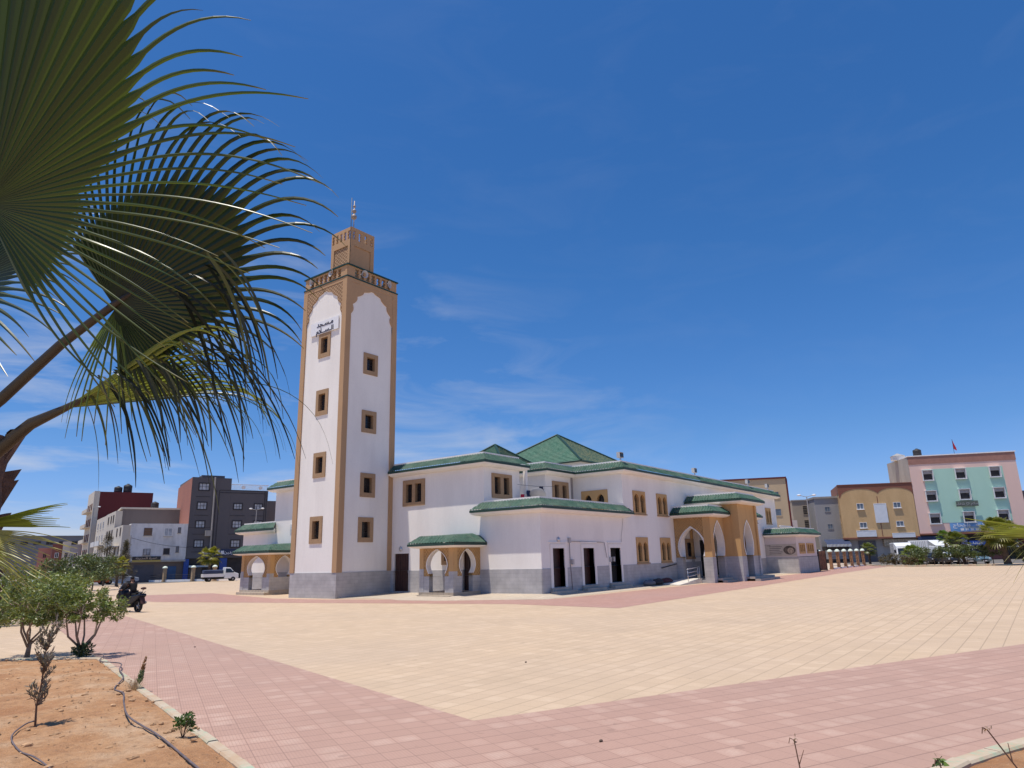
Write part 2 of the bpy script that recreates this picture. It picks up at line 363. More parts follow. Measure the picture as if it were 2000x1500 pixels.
# pink border band in the foreground
poly('pink_paving', [(-11.0,2.3),(-19.15,-26.65),(-7.85,-32.12),(9,-39.9),(5,-60),(-40,-60),(-40,-38),(-22.3,-27.2),(-18.94,-15.55),(-14.2,1.4)], 0.004, M['pink'])
poly('red_paving', [(-5.54,9.75),(-2.92,-3.04),(-0.79,-13.29),(-1.52,-19.09),(12.22,-18.75),(40.73,-17.91),(74,-17.6),(74,-14.3),(55.3,-14.1),(38.5,-14.6),(4.0,-13.2),(2.3,-12.8),(-0.67,-0.20),(-0.9,4.6),(2.6,17.5),(-1.4,22),(-4.2,15.5)], 0.004, M['red'])
# ------------------------------------------------------------------ mosque
A_, CV = 4.2, -11.5
mosque = thing('mosque', 'white two storey mosque with green tiled eaves, pyramid roofs and ochre arched porches', 'mosque', (4.2,-11.5,0))
FU = Fr((A_,0), (0,-1), (-1,0))      # front: s = -y
FV = Fr((A_,CV), (1,0), (0,-1))      # long side: s = x-4.2
def rect(a0, a1, z0, z1): return ((a0+a1)/2, [(z0,(a1-a0)/2),(z1,(a1-a0)/2)])
def keyhole(c, zs, zc, za, J, W, zb=None, n=12, p=2.0, q=0.72):
    pf = []
    if zb is not None: pf.append((zb, J*1.0))
    pf.append((zs-0.001, J))
    for i in range(5):
        t_ = i/4; pf.append((zs+(zc-zs)*t_, J+(W-J)*math.sin(t_*math.pi/2)))
    for i in range(1, n+1):
        t_ = i/n; pf.append((zc+(za-zc)*t_, max(W*(1-t_**p)**q, 0.0)))
    return (c, pf)
def framed_window(parent, fr, a0, a1, z0, z1, ops, proud=0.06, matf=None, deep=0.22, grille=True, name='window', pane_mat=None, label=None):
    f = MB(); f.panel(fr, a0, a1, z0, z1, ops, -deep, proud)
    wn = f.build(name, matf or M['tanframe'], parent, label=label)
    p = MB(); p.fquad(fr, a0+0.02, a1-0.02, z0+0.02, z1-0.02, -deep+0.02); p.build('pane', pane_mat or M['pane'], wn)
    if grille:
        g = MB()
        for c,pf in ops:
            zb, zt = pf[0][0], pf[-1][0]; hw = max(h for z,h in pf)
            k = 3
            for i in range(k):
                x = c-hw+(i+0.5)*2*hw/k; g.fbox(fr, x-0.008, x+0.008, zb, zt-0.05, -0.09, -0.075)
            nn = max(2,int((zt-zb)/0.3))
            for i in range(1,nn):
                z = zb+(zt-zb)*i/nn; g.fbox(fr, c-hw*0.9, c+hw*0.9, z-0.008, z+0.008, -0.088, -0.077)
            for i in range(nn):
                z = zb+(zt-zb)*(i+0.5)/nn
                for x in (c-hw*0.33, c+hw*0.33):
                    pts = [fr.P(x+0.07*math.cos(u)*(1-0.4*u/6), z+0.09*math.sin(u)*(1-0.4*u/6), -0.082) for u in [j*0.78 for j in range(8)]]
                    g.tube(pts, 0.009, 4)
        g.build('grille', M['iron'], wn)
    return wn
# front wall: y from 16.5 (s=-16.5) down to -11.5 (s=11.5)
WX = 16.52
wins_front = [(1.04,2.95,5.30,6.92)]
dado_h = 1.42
def shell(name, fr, segs, ops, parent=mosque, mat='white', th=0.3):
    m_ = MB()
    for a0,a1,z0,z1 in segs: m_.panel(fr, a0, a1, z0, z1, [q for q in ops if a0 < q[0] < a1], -th, 0, ends=False)
    return m_.build(name, M[mat], parent)
door_f = rect(0.32, 1.60, 0.2, 2.44); pd = rect(6.05, 7.05, 0.3, 2.64); pw = rect(4.45, 5.30, 1.82, 2.75); pw2 = rect(-9.9, -9.1, 0.3, 2.6)
win_f = rect(1.09, 2.90, 5.35, 6.87)
ops = [door_f, pd, pw, pw2, win_f]
shell('front_wall', FU, [(-12.55,7.64,dado_h,7.45),(-WX,-12.55,dado_h,4.55),(7.64,11.5,dado_h,4.62)], ops)
m_ = MB(); m_.panel(FU, -WX, 11.5, 0, dado_h, [q for q in ops if q[1][0][0] < dado_h], -0.3, 0.03, ends=True); m_.build('dado', M['dado'], mosque)
door_specs = [(5.23,6.38,0.42,2.47),(8.38,9.60,0.42,2.47),(11.52,12.80,0.42,2.47)]
lowwin = [(15.05,16.69,1.50,3.14),(18.64,20.25,1.50,3.14)]
upwin = [(15.00,16.75,4.66,6.18),(18.55,20.20,4.66,6.18)]
farwin = [(42.6,44.2,4.66,6.18),(38.2,39.8,4.66,6.18),(33.6,35.2,4.66,6.18)]
opsV = [rect(a-A_,b_-A_,z0,z1) for a,b_,z0,z1 in door_specs]
opsV += [rect(a-A_+0.04,b_-A_-0.04,z0+0.04,z1-0.04) for a,b_,z0,z1 in lowwin+upwin+farwin]
inwin = (22.85,24.49,1.60,3.09); opsV.append(rect(inwin[0]-A_+.05,inwin[1]-A_-.05,inwin[2]+.05,inwin[3]-.05))
opsV += [rect(25.6-A_,27.4-A_,0.3,3.0), rect(28.4-A_,30.4-A_,0.3,3.0)]
BX1, BX2 = 13.63, 46.0
shell('long_side_wall', FV, [(0,BX1-A_,dado_h,4.62),(BX1-A_,BX2-A_,dado_h,7.45)], opsV)
m_ = MB(); m_.panel(FV, 0, BX2-A_, 0, dado_h, [q for q in opsV if q[1][0][0] < dado_h], -0.3, 0.03); m_.build('dado', M['dado'], mosque)
# inner volumes of the upper storeys
def vol(name, polyg, z0, z1, mat='white'):
    m_ = MB(); m_.prism(polyg, z0, z1); return m_.build(name, M[mat], mosque)
F1 = Fr((A_,-7.64),(1,0),(0,-1)); w1 = rect(0.75,2.85,5.92,7.42-0.02)
m_ = MB(); m_.panel(F1, 0, 3.45, 4.62, 7.45, [rect(0.8,2.52,5.54,6.78)], -0.25, 0, ends=False)
m_.add([(7.65,-7.64,4.62),(7.65,10,4.62),(7.65,10,7.45),(7.65,-7.64,7.45)],[(0,1,2,3)])
m_.build('upper_wall', M['white'], mosque)
F2 = Fr((10.26,-7.77),(1,0),(0,-1)); F2L = Fr((10.26,-7.77),(0,1),(-1,0)); FM = Fr((BX1,CV),(0,1),(-1,0))
m_ = MB(); m_.panel(F2, 0, BX1-10.26, 4.62, 7.45, [rect(0.9,2.6,5.35,6.75)], -0.25, 0, ends=False); m_.fquad(F2L, 0, 17, 4.62, 7.45, 0)
m_.panel(FM, 0, 3.73, 4.62, 7.45, [rect(1.25,2.95,4.95,6.2)], -0.25, 0, ends=False); m_.build('upper_wall', M['white'], mosque)
# slabs and rear
m_ = MB(); m_.prism([(A_+0.3,-7.3),(7.6,-7.3),(7.6,12.4),(A_+0.3,12.4)],7.36,7.43); m_.prism([(10.4,-7.6),(13.8,-7.6),(13.8,-11.2),(45.9,-11.2),(45.9,12.4),(10.4,12.4)],7.36,7.43)
m_.prism([(A_+0.3,-11.2),(13.5,-11.2),(13.5,12.4),(A_+0.3,12.4)],4.52,4.60); m_.build('flat_roof', M['cement'], mosque)
m_ = MB(); m_.add([(46,-11.5,0),(46,12.5,0),(46,12.5,7.45),(46,-11.5,7.45)],[(0,1,2,3)]); m_.add([(A_,12.55,4.5),(46,12.55,4.5),(46,12.55,7.45),(A_,12.55,7.45)],[(0,1,2,3)])
m_.add([(A_,WX,0),(20,WX,0),(20,WX,4.55),(A_,WX,4.55)],[(0,1,2,3)]); m_.add([(20,WX,0),(20,12.5,0),(20,12.5,4.55),(20,WX,4.55)],[(0,1,2,3)])
m_.add([(20,12.55,0),(46,12.55,0),(46,12.55,4.5),(20,12.55,4.5)],[(0,1,2,3)]); m_.add([(A_,12.55,4.5),(20,12.55,4.5),(20,WX,4.5),(A_,WX,4.5)],[(0,1,2,3)])
m_.build('rear_wall', M['white'], mosque)

def skirt(parent, segs, ze, e=0.5, rise=0.42, par=0.14, pitch=0.20, parapet=True, drop=0.11, soff=0.17):
    """tiled eave skirt; segs = [(P0,P1,normal,k0,k1)], k=1 convex or free end, -1 concave, 0 cut square"""
    tb, db, sb, pb = MB(), MB(), MB(), MB()
    zr = ze+rise
    for P0,P1,n,k0,k1 in segs:
        P0 = Vector((P0[0],P0[1],0)); P1 = Vector((P1[0],P1[1],0)); d = (P1-P0); Ln = d.length; d.normalize(); n = Vector((n[0],n[1],0)).normalized()
        def pt(s_, o_, z_): v_ = P0+d*s_+n*o_; return (v_.x,v_.y,z_)
        sa = -e*max(k0,0); sb_ = Ln+e*max(k1,0); N_ = int((sb_-sa)/pitch)*6+1
        cols = []
        for i in range(N_+1):
            s_ = sa+(sb_-sa)*i/N_; oi, oo = 0.0, e
            if s_ < 0: oi = min(e,-s_)
            if s_ > Ln: oi = min(e,s_-Ln)
            if k0 < 0: oo = min(e, max(s_,0.0))
            if k1 < 0: oo = min(oo, max(Ln-s_,0.0))
            ph = (s_/pitch) % 1.0; cz = 0.075*math.sqrt(max(0,1-(2*ph-1)**2)) if ph > 0 else 0
            row = []
            for r in range(4):
                o_ = oi+(oo-oi)*r/3; row.append(pt(s_, o_, zr-rise*(o_/e)+cz))
            cols.append(row)
        vs = [v_ for r in cols for v_ in r]
        tb.add(vs, [(i*4+r,(i+1)*4+r,(i+1)*4+r+1,i*4+r+1) for i in range(len(cols)-1) for r in range(3)])
        def strip(mb, prof):
            a = [pt(-o_*k0, o_, z_) for o_,z_ in prof]; b_ = [pt(Ln+o_*k1, o_, z_) for o_,z_ in prof]; q = len(prof)
            mb.add(a+b_, [(i,(i+1)%q,q+(i+1)%q,q+i) for i in range(q)]+[tuple(range(q)),tuple(range(2*q-1,q-1,-1))])
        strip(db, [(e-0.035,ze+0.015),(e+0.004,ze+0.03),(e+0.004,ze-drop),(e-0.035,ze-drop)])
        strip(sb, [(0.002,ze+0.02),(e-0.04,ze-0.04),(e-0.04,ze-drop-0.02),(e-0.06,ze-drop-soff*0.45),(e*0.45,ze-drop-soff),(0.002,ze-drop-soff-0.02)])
        if parapet: strip(pb, [(-0.22,zr-0.1),(0.0,zr-0.1),(0.01,zr+par),(-0.22,zr+par)])
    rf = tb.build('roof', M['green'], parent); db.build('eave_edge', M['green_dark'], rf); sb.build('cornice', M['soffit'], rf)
    if parapet: pb.build('parapet', M['coping'], rf)
    return rf
ZU, ZL = 7.50, 4.66
skirt(mosque, [((A_,12.55),(A_,3.9),(-1,0),1,0), ((A_,-0.12),(A_,-7.64),(-1,0),0,1), ((A_,-7.64),(7.65,-7.64),(0,-1),1,1)], ZU)
skirt(mosque, [((10.26,0),(10.26,-7.77),(-1,0),0,1), ((10.26,-7.77),(BX1,-7.77),(0,-1),1,-1), ((BX1,-7.77),(BX1,CV),(-1,0),-1,1), ((BX1,CV),(BX2,CV),(0,-1),1,1)], ZU)
skirt(mosque, [((A_,-7.45),(A_,CV),(-1,0),1,1), ((A_,CV),(BX1,CV),(0,-1),1,1)], ZL)
skirt(mosque, [((A_,WX),(A_,12.4),(-1,0),1,1)], ZL-0.12)
# pyramids
def pyramid(cx, cy, hx, hy, zb, t_, wall, spk=0.55):
    e = 0.12
    m_ = MB(); x0,x1,y0,y1 = cx-e,cx+2*hx+e,cy-e,cy+2*hy+e
    top = (cx+hx,cy+hy,zb+t_)
    nn = 26
    cs = [(x0,y0),(x1,y0),(x1,y1),(x0,y1)]
    for i in (1,2,3,0):
        if i == 0: ms_ = m_; m_ = MB()
        a, b_ = Vector((*cs[i],zb)), Vector((*cs[(i+1)%4],zb)); T = Vector(top)
        rows = 22; ln = (b_-a).length; nc = int(ln/0.3)
        # overlapping tile courses: each course steps up a little
        for r in range(rows):
            f0, f1 = r/rows, (r+1)/rows
            p0, p1, p2, p3 = a.lerp(T,f0), b_.lerp(T,f0), b_.lerp(T,f1), a.lerp(T,f1)
            lift = Vector((0,0,0.05)); m_.add([p0+lift,p1+lift,p2,p3],[(0,1,2,3)]); m_.add([p0,p1,p1+lift,p0+lift],[(0,1,2,3)])
    rf = ms_.build('pyramid_roof', M['green_pyr'], mosque); m_.build('weathered_slope', M['green_pyr_s'], rf)
    r_ = MB()
    for c in cs: r_.tube([(c[0],c[1],zb+0.05),(top[0],top[1],top[2]+0.05)], 0.09, 6)
    r_.tube([(*cs[0],zb+0.0),(*cs[1],zb)],0.07,6); r_.tube([(*cs[3],zb),(*cs[0],zb)],0.07,6)
    r_.build('hip_tiles', M['green_dark'], rf)
    w_ = MB(); w_.prism([(cx+.15,cy+.15),(cx+2*hx-.15,cy+.15),(cx+2*hx-.15,cy+2*hy-.15),(cx+.15,cy+2*hy-.15)], 7.4, zb-0.01, cap=False); w_.build('pyramid_base', M['white'], rf)
pyramid(16.56,-6.67,4.25,4.75,8.8,3.0,True)
pyramid(10.75,-3.9,2.0,2.2,8.45,1.63,True)
# front window, doors
framed_window(mosque, FU, 1.04, 2.95, 5.30, 6.92, [rect(1.32,1.86,5.52,6.66), rect(2.13,2.67,5.52,6.66)], label='double window with tan surround beside the minaret')
framed_window(mosque, F1, 0.70, 2.62, 5.44, 6.88, [rect(0.93,1.48,5.68,6.68), rect(1.80,2.33,5.68,6.68)])
framed_window(mosque, F2, 0.77, 2.70, 5.25, 6.85, [rect(1.0,1.5,5.45,6.62), rect(1.93,2.42,5.45,6.62)], pane_mat=M['wood'])
framed_window(mosque, FM, 1.10, 3.10, 4.95, 6.25, [keyhole(1.62,5.35,5.6,5.98,0.24,0.28,5.0), keyhole(2.58,5.35,5.6,5.98,0.24,0.28,5.0)], matf=M['ochre'])
M['lilac'] = simple('frosted_glass', (0.16,0.14,0.15), 0.3, 0.2, 1)
for i,(a,b_,z0,z1) in enumerate(lowwin+upwin+farwin):
    a -= A_; b_ -= A_; wd = b_-a; c = (a+b_)/2
    o2 = [keyhole(c+sg*wd*0.245, z0+0.75, z0+0.98, z0+1.33, wd*0.155, wd*0.185, z0+0.1) for sg in (-1,1)]
    wn = framed_window(mosque, FV, a, b_, z0, z1, o2, matf=M['ochre'], deep=0.26, pane_mat=M['lilac'] if i in (2,3) else M['pane'], grille=i < 4)
    s_ = MB(); s_.fbox(FV, a-0.05, b_+0.05, z0-0.07, z0, -0.05, 0.12); s_.build('sill', M['tanframe'], wn)
def door(fr, a0, a1, z0, z1, deep=0.28, mat='wood', label=None, planks=6, leaf=None):
    m_ = MB(); e1 = leaf or a1
    m_.fbox(fr, a0, e1, z0, z1, -deep-0.04, -deep)
    for i in range(planks+1):
        x = a0+(e1-a0)*i/planks; m_.fbox(fr, max(a0,x-0.012), min(e1,x+0.012), z0, z1, -deep, -deep+0.018)
    if leaf: m_.fbox(fr, leaf, a1, z0, z1, -deep-0.05, -deep-0.03)
    d_ = m_.build('door', M[mat], mosque, label=label)
    h_ = MB(); h_.fbox(fr, e1-0.13, e1-0.1, (z0+z1)/2-0.05, (z0+z1)/2+0.12, -deep+0.018, -deep+0.06); h_.build('handle', M['steel'], d_)
    return d_
door(FU, 0.32, 1.60, 0.2, 2.44, 0.12, label='plain dark brown door beside the minaret')
door(FU, 6.05, 7.05, 0.3, 2.64, 0.12); door(FU, -9.9, -9.1, 0.3, 2.6, 0.12)
framed_window(mosque, FU, 4.35, 5.40, 1.72, 2.85, [rect(4.58,5.17,1.95,2.65)])
for i,(a,b_,z0,z1) in enumerate(door_specs):
    a -= A_; b_ -= A_
    m_ = MB(); n_ = 22
    if i == 0:
        for k in range(n_): m_.fbox(FV, a, b_, z0+(z1-z0)*k/n_, z0+(z1-z0)*(k+0.8)/n_, -0.30, -0.27)
    m_.fbox(FV, a, b_, z0, z1, -0.34, -0.30)
    if i == 1:
        for k in range(9): m_.fbox(FV, a+0.02, b_-0.35, z1-0.95+0.1*k, z1-0.95+0.1*k+0.07, -0.3, -0.26)
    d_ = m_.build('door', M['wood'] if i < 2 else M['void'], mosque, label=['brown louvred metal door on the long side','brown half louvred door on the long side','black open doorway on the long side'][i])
    f_ = MB(); f_.panel(FV, a-0.22, b_+0.22, 0.2, z1+0.22, [rect(a,b_,0.2,z1)], -0.30, 0.055); f_.build('door_surround', M['white'], d_)
    l_ = MB(); l_.fbox(FV, a-0.3, b_+0.3, z1+0.30, z1+0.345, 0, 0.07); l_.build('lintel_moulding', M['coping'], d_)
    s_ = MB(); s_.fbox(FV, a-0.3, b_+0.3, 0.0, 0.40, 0.031, 0.16); s_.fbox(FV, a-0.45, b_+0.45, 0.0, 0.24, 0.161, 0.5); s_.build('step', M['cement'], d_)
framed_window(mosque, FV, inwin[0]-A_, inwin[1]-A_, inwin[2], inwin[3], [rect(inwin[0]-A_+.25,inwin[1]-A_-.25,inwin[2]+.2,inwin[3]-.28)], pane_mat=M['lilac'])
for a,b_ in ((25.6,27.4),(28.4,30.4)):
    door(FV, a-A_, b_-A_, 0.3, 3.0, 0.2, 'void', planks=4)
# lights, meters, pipes on the long side and the front
for pp_,ax_ in ((FV.P(5.86-A_,2.93,0.0),(0,-1,0)),(FU.P(0.9,2.72,0),(-1,0,0))):
    lamp = MB(); lamp.lathe([(0.14,0),(0.15,0.03),(0.12,0.07),(0.05,0.1),(0.01,0.105)], pp_, 14, ax_); lamp.build('bulkhead_lamp', M['steel'], mosque, True)
M['meter'] = simple('meter_box', (0.40,0.38,0.37), 0.6)
for x,z in ((2.62,2.90),(7.12,1.78),(7.55,1.80),(2.86,1.72)): m_ = MB(); m_.fbox(FV, x, x+0.17, z-0.14, z+0.14, 0, 0.13); m_.build('meter_box', M['meter'], mosque)
m_ = MB()
m_.tube([FV.P(2.72,2.78,0.05),FV.P(2.74,1.6,0.05),FV.P(2.86,0.2,0.06)],0.022,6)
m_.tube([FV.P(2.75,2.85,0.05),FV.P(6.2,2.80,0.05),FV.P(6.62,2.79,0.05),FV.P(6.85,1.9,0.05)],0.018,6)
m_.tube([FV.P(9.2,4.3,0.04),FV.P(9.05,3.7,0.03),FV.P(8.85,3.2,0.04),FV.P(8.82,2.8,0.03)],0.010,5)
m_.tube([F2.P(3.05,4.65,0.06),F2.P(3.05,7.3,0.06)],0.035,7); m_.tube([F2.P(3.2,4.65,0.05),F2.P(3.2,7.3,0.05)],0.03,7)
m_.build('pipework', simple('pipe_grey', (0.30,0.27,0.27), 0.6), mosque)
m_ = MB(); m_.prism([(7.95,-7.9),(8.15,-7.9),(8.15,-7.7),(7.95,-7.7)],4.6,7.3); m_.build('sunlit_wall_strip', M['white'], mosque)  # white upright added in place of a sunlit strip of wall edge
# apron of pale tiles sloping from the walls to the plaza
m_ = MB()
inn = [(0,0,0.02),(4.2,0,0.13),(A_,-4.4,0.15),(1.7,-4.6,0.14),(1.7,-7.6,0.14),(A_,-7.8,0.15),(A_,CV,0.16),(22.0,CV,0.14),(46,CV,0.10)]
outr = [(0.3,-0.5,0.006),(0.9,-1.9,0.006),(0.3,-4.4,0.006),(-0.1,-5.2,0.006),(0.2,-8.0,0.006),(1.1,-9.6,0.006),(2.6,-12.9,0.006),(22.0,-12.9,0.006),(46,-13.5,0.006)]
for i in range(len(inn)-1): m_.add([inn[i],outr[i],outr[i+1],inn[i+1]],[(0,1,2,3)])
m_.build('pavement', M['apron'], kind='structure')
# ---- small porches (near and far of the minaret)
def porch(x0, y_near, y_far, z0, name_lbl, low_wall):
    """x0 = outer face; near face (towards the camera right) at y_near"""
    ft = Fr((x0,y_far),(0,-1),(-1,0)); wd = y_far-y_near; fr2 = Fr((x0,y_near),(1,0),(0,-1)); dp = A_-x0
    ps = MB()
    T = 0.28
    zt = 2.70
    c1 = wd*0.52
    o1 = keyhole(c1, 1.28, 1.72, 2.55, wd*0.235, wd*0.305, z0)
    o2 = keyhole(dp*0.50, 1.28, 1.72, 2.55, dp*0.20, dp*0.29, 1.14 if low_wall else z0)
    zd = 1.14
    up, lo = MB(), MB()
    for f_,L_,op in ((ft,wd,o1),(fr2,dp,o2)):
        up.panel(f_, 0, L_, zd, zt, [op], -T, 0.0, back=True, ends=True)
        lo.panel(f_, 0, L_, 0.1, zd, [op] if op[1][0][0] < zd else [], -T, 0.015, back=True, ends=True)
    pr = up.build('porch', M['sebka'], mosque, label=name_lbl); lo.build('porch_dado', M['dado'], pr)
    for nm_,mt_,bx_ in (('pilaster','ochre',(x0-0.03, x0+0.30, y_near-0.03, y_near+0.30, zd+0.25, zt+0.002)),('pilaster','ochre',(x0-0.03, x0+0.22, y_far-0.3, y_far+0.02, zd+0.4, zt)),
                        ('pier_base','dado',(x0-0.032, x0+0.302, y_near-0.032, y_near+0.302, 0.05, zd+0.25)),('pier_base','dado',(x0-0.033, x0+0.20, y_far-0.3, y_far+0.021, 0.05, zd+0.4))):
        pl = MB(); pl.box(*bx_); pl.build(nm_, M[mt_], pr)
    # white arch lining
    for f_,op in ((ft,o1),(fr2,o2)):
        al = MB()
        c, pf = op; q = [(z,h) for z,h in pf if z >= 1.27]
        for sg in (-1,1):
            for (za,ha),(zb,hb) in zip(q,q[1:]):
                P = f_.P; g_ = 0.05
                al.add([P(c+sg*ha,za,0.03),P(c+sg*(ha+g_),za,0.03),P(c+sg*(hb+g_),zb+(0.03 if hb<0.1 else 0),0.03),P(c+sg*hb,zb,0.03)],[(0,1,2,3)])
                al.add([P(c+sg*(ha-0.004),za,0.03),P(c+sg*(hb-0.004),zb,0.03),P(c+sg*(hb-0.004),zb,-T-0.01),P(c+sg*(ha-0.004),za,-T-0.01)],[(0,1,2,3)])
        al.build('arch_lining', M['soffit'], pr)
    fl = MB(); fl.box(x0-0.05, A_-0.04, y_near-0.05, y_far+0.05, 0.0, 0.30); fl.box(x0-0.45, x0-0.051, y_near-0.15, y_far-0.2, 0.0, 0.17); fl.build('floor', M['apron'], pr)
    ce = MB(); ce.box(x0+0.02, A_-0.01, y_near+0.02, y_far-0.02, zt-0.06, zt-0.01); ce.build('ceiling', M['soffit'], pr)
    rise = 0.40
    skirt(pr, [((x0,y_far),(x0,y_near),(-1,0),1,1),((x0,y_near),(A_-0.02,y_near),(0,-1),1,0),((A_-0.02,y_far),(x0,y_far),(0,1),0,1)], 2.86, e=0.52, rise=rise, parapet=False, drop=0.10, soff=0.10)
    r2 = MB(); z1 = 2.86+rise; xm = A_-0.03
    r2.add([(x0,y_near,z1),(xm,y_near,z1),(xm,y_far,z1),(x0,y_far,z1),(xm-0.05,y_near+0.5,z1+0.18),(xm-0.05,y_far-0.5,z1+0.18)],[(0,1,4),(3,5,2),(0,4,5,3),(1,2,5,4)])
    r2.build('roof_top', M['green'], pr)
    return pr
porch(1.93, -7.3, -4.82, 0.3, 'small porch with two pointed arches right of the minaret', False)
porch(2.0, 9.5, 12.9, 0.2, 'small porch with two pointed arches left of the minaret', True)
# flat white pier and notice cabinet beside the far porch
m_ = MB(); m_.fbox(FU, -15.6, -13.1, 0, 0.02, 0, 0.1); 
m_ = MB(); m_.fbox(FU, -10.55, -9.5, 4.20, 4.78, 0.0, 0.05); pq = m_.build('plaque', simple('plaque_stone', (0.62,0.63,0.62), 0.6), mosque)
m_ = MB()
for k in range(4): m_.fbox(FU, -10.45+0.05*(k%2), -9.6-0.08*(k%3), 4.30+k*0.115, 4.325+k*0.115, 0.05, 0.055)
m_.build('carved_lines', simple('plaque_ink', (0.3,0.33,0.35), 0.7), pq)
# ---- main entrance portal
def portal():
    zd = 1.74
    cols = {}
    def block(x0, x1, y_out, zt, nm, arch_front, arch_side, lat_left, back_y=CV):
        fl = Fr((x0,back_y-0.02),(0,-1),(-1,0)); L_ = (back_y-0.02)-y_out; fr2 = Fr((x0,y_out),(1,0),(0,-1)); D = x1-x0; T = 0.5
        up, lo, u2, l2 = MB(), MB(), MB(), MB()
        up.panel(fl, 0, L_, zd, zt, arch_side, -T, 0); wi = MB(); wi.panel(fl, T, L_-T, zd, zt-0.2, arch_side, -T-0.02, -T-0.01, back=True, ends=False); wi.panel(fr2, T, D-0.02, zd, zt-0.2, arch_front, -T-0.02, -T-0.01, back=True, ends=False); lo.panel(fl, 0, L_, 0, zd, [a for a in arch_side if a[1][0][0] < zd], -T, 0.02, back=True)
        u2.panel(fr2, 0, D, zd, zt, arch_front, -T, 0.001); l2.panel(fr2, 0, D, 0, zd, [a for a in arch_front if a[1][0][0] < zd], -T, 0.021, back=True)
        p1 = up.build('portal', M['sebka'] if lat_left else M['ochre'], mosque, label=nm); wi.build('inner_wall', M['white'], p1); u2.build('portal_front', M['ochre'], p1); lo.build('portal_dado', M['dado'], p1); l2.build('portal_dado', M['dado'], p1)
        for f_,ops_ in ((fl,arch_side),(fr2,arch_front)):
            for c,pf in ops_:
                al = MB()
                q = [(z,h) for z,h in pf if z >= zd-0.02] if len(pf) > 2 else []
                for sg in (-1,1):
                    for (za,ha),(zb,hb) in zip(q,q[1:]):
                        P = f_.P; g_ = 0.13
                        al.add([P(c+sg*ha,za,0.03),P(c+sg*(ha+g_),za,0.03),P(c+sg*(hb+g_ if hb > 0.05 else 0),zb+(0.12 if hb<=0.05 else 0.02),0.03),P(c+sg*hb,zb,0.03)],[(0,1,2,3)])
                        al.add([P(c+sg*(ha-0.006),za,0.03),P(c+sg*(hb-0.006),zb,0.03),P(c+sg*(hb-0.006),zb,-T-0.01),P(c+sg*(ha-0.006),za,-T-0.01)],[(0,1,2,3)])
                if al.v: al.build('arch_lining', M['soffit'], p1)
        ce = MB(); ce.box(x0+0.05, x1-0.05, y_out+0.05, back_y-0.03, zt-0.12, zt-0.05); ce.build('ceiling', M['soffit'], p1)
        pc = MB(); pc.box(x0-0.04, x0+0.50, y_out-0.04, y_out+0.50, zd, zt); pc.build('pilaster', M['ochre'], p1)
        pc = MB(); pc.box(x0-0.042, x0+0.502, y_out-0.042, y_out+0.502, 0, zd); pc.build('pier_base', M['dado'], p1)
        return p1
    w1 = block(21.11, 23.84, -14.19, 4.50, 'lower left wing of the entrance porch with carved arch', [keyhole(1.45,1.80,2.5,4.20,0.80,0.98,0.2,p=1.9,q=0.8)], [keyhole(1.25,1.80,2.45,3.80,0.78,0.93,0.2,p=1.9,q=0.8)], True)
    c1 = block(23.86, 27.85, -15.30, 5.50, 'tall ochre centre bay of the entrance porch', [keyhole(1.72,1.80,2.6,4.25,0.72,0.95,0.2,p=1.9,q=0.8)], [rect(0.02,2.62,0.0,4.3)], False)
    c2 = block(27.95, 30.6, -14.19, 4.50, 'right wing of the entrance porch behind the centre bay', [keyhole(1.4,1.80,2.5,4.20,0.72,0.95,0.2,p=1.9,q=0.8)], [rect(0.02,2.62,0.0,4.3)], False)
    for i,(x,y,s_) in enumerate(((27.42,-15.42,0.30),(27.85,-15.2,0.24),(28.2,-15.0,0.22))):
        pb = MB(); pb.box(x,x+s_,y,y+0.5,zd,5.45-0.45*i); pb.build('pilaster', M['ochre'], c1)
        pb = MB(); pb.box(x-0.003,x+s_+0.003,y-0.003,y+0.503,0,zd); pb.build('pier_base', M['dado'], c1)
    skirt(c1, [((23.86,CV-0.02),(23.86,-15.30),(-1,0),0,1),((23.86,-15.30),(27.87,-15.30),(0,-1),1,1),((27.87,-15.30),(27.87,CV-0.02),(1,0),1,0)], 5.76, e=0.62, rise=0.42, par=0.16)
    skirt(w1, [((21.11,CV-0.02),(21.11,-14.19),(-1,0),0,1),((21.11,-14.19),(23.83,-14.19),(0,-1),1,0)], 4.80, e=0.60, rise=0.42, par=0.16)
    skirt(c2, [((27.95,-14.19),(30.6,-14.19),(0,-1),0,1),((30.6,-14.19),(30.6,CV-0.02),(1,0),1,0)], 4.80, e=0.60, rise=0.42, par=0.16)
    for p_,x0,x1,yo,zt in ((w1,21.11,23.84,-14.19,5.1),(c1,23.86,27.87,-15.30,6.08),(c2,27.95,30.6,-14.19,5.1)):
        r_ = MB(); r_.box(x0,x1,yo,CV-0.03,zt-0.2,zt); r_.build('flat_roof', M['cement'], p_)
    st = MB()
    st.box(21.6,30.4,-13.9,CV-0.05,0.0,0.30)
    for i in range(2): st.box(21.62,23.85,-14.9+i*0.32,-14.1,0.0+i*0.001,0.15*(i+1)-0.001*i); 
    for i in range(2): st.box(24.365,28.9,-16.3+i*0.38,-15.25,0.001+i*0.001,0.15*(i+1)+0.002)
    st.build('steps', M['cement'], w1)
    rl = MB(); rl.add([(17.2,-11.9,0.17),(17.2,-13.3,0.03),(21.1,-13.3,0.32),(21.1,-11.9,0.32),(17.2,-11.9,0),(17.2,-13.3,0),(21.1,-13.3,0),(21.1,-11.9,0)],[(0,1,2,3),(1,5,6,2),(2,6,7,3),(0,1,5,4),(0,3,7,4)])
    rl.build('ramp', simple('pale_concrete', (0.62,0.57,0.50), 0.85), w1)
portal()
ra = thing('handrail', 'steel tube handrail beside the access ramp at the entrance porch', 'handrail', (21.0,-13.62,0.1))
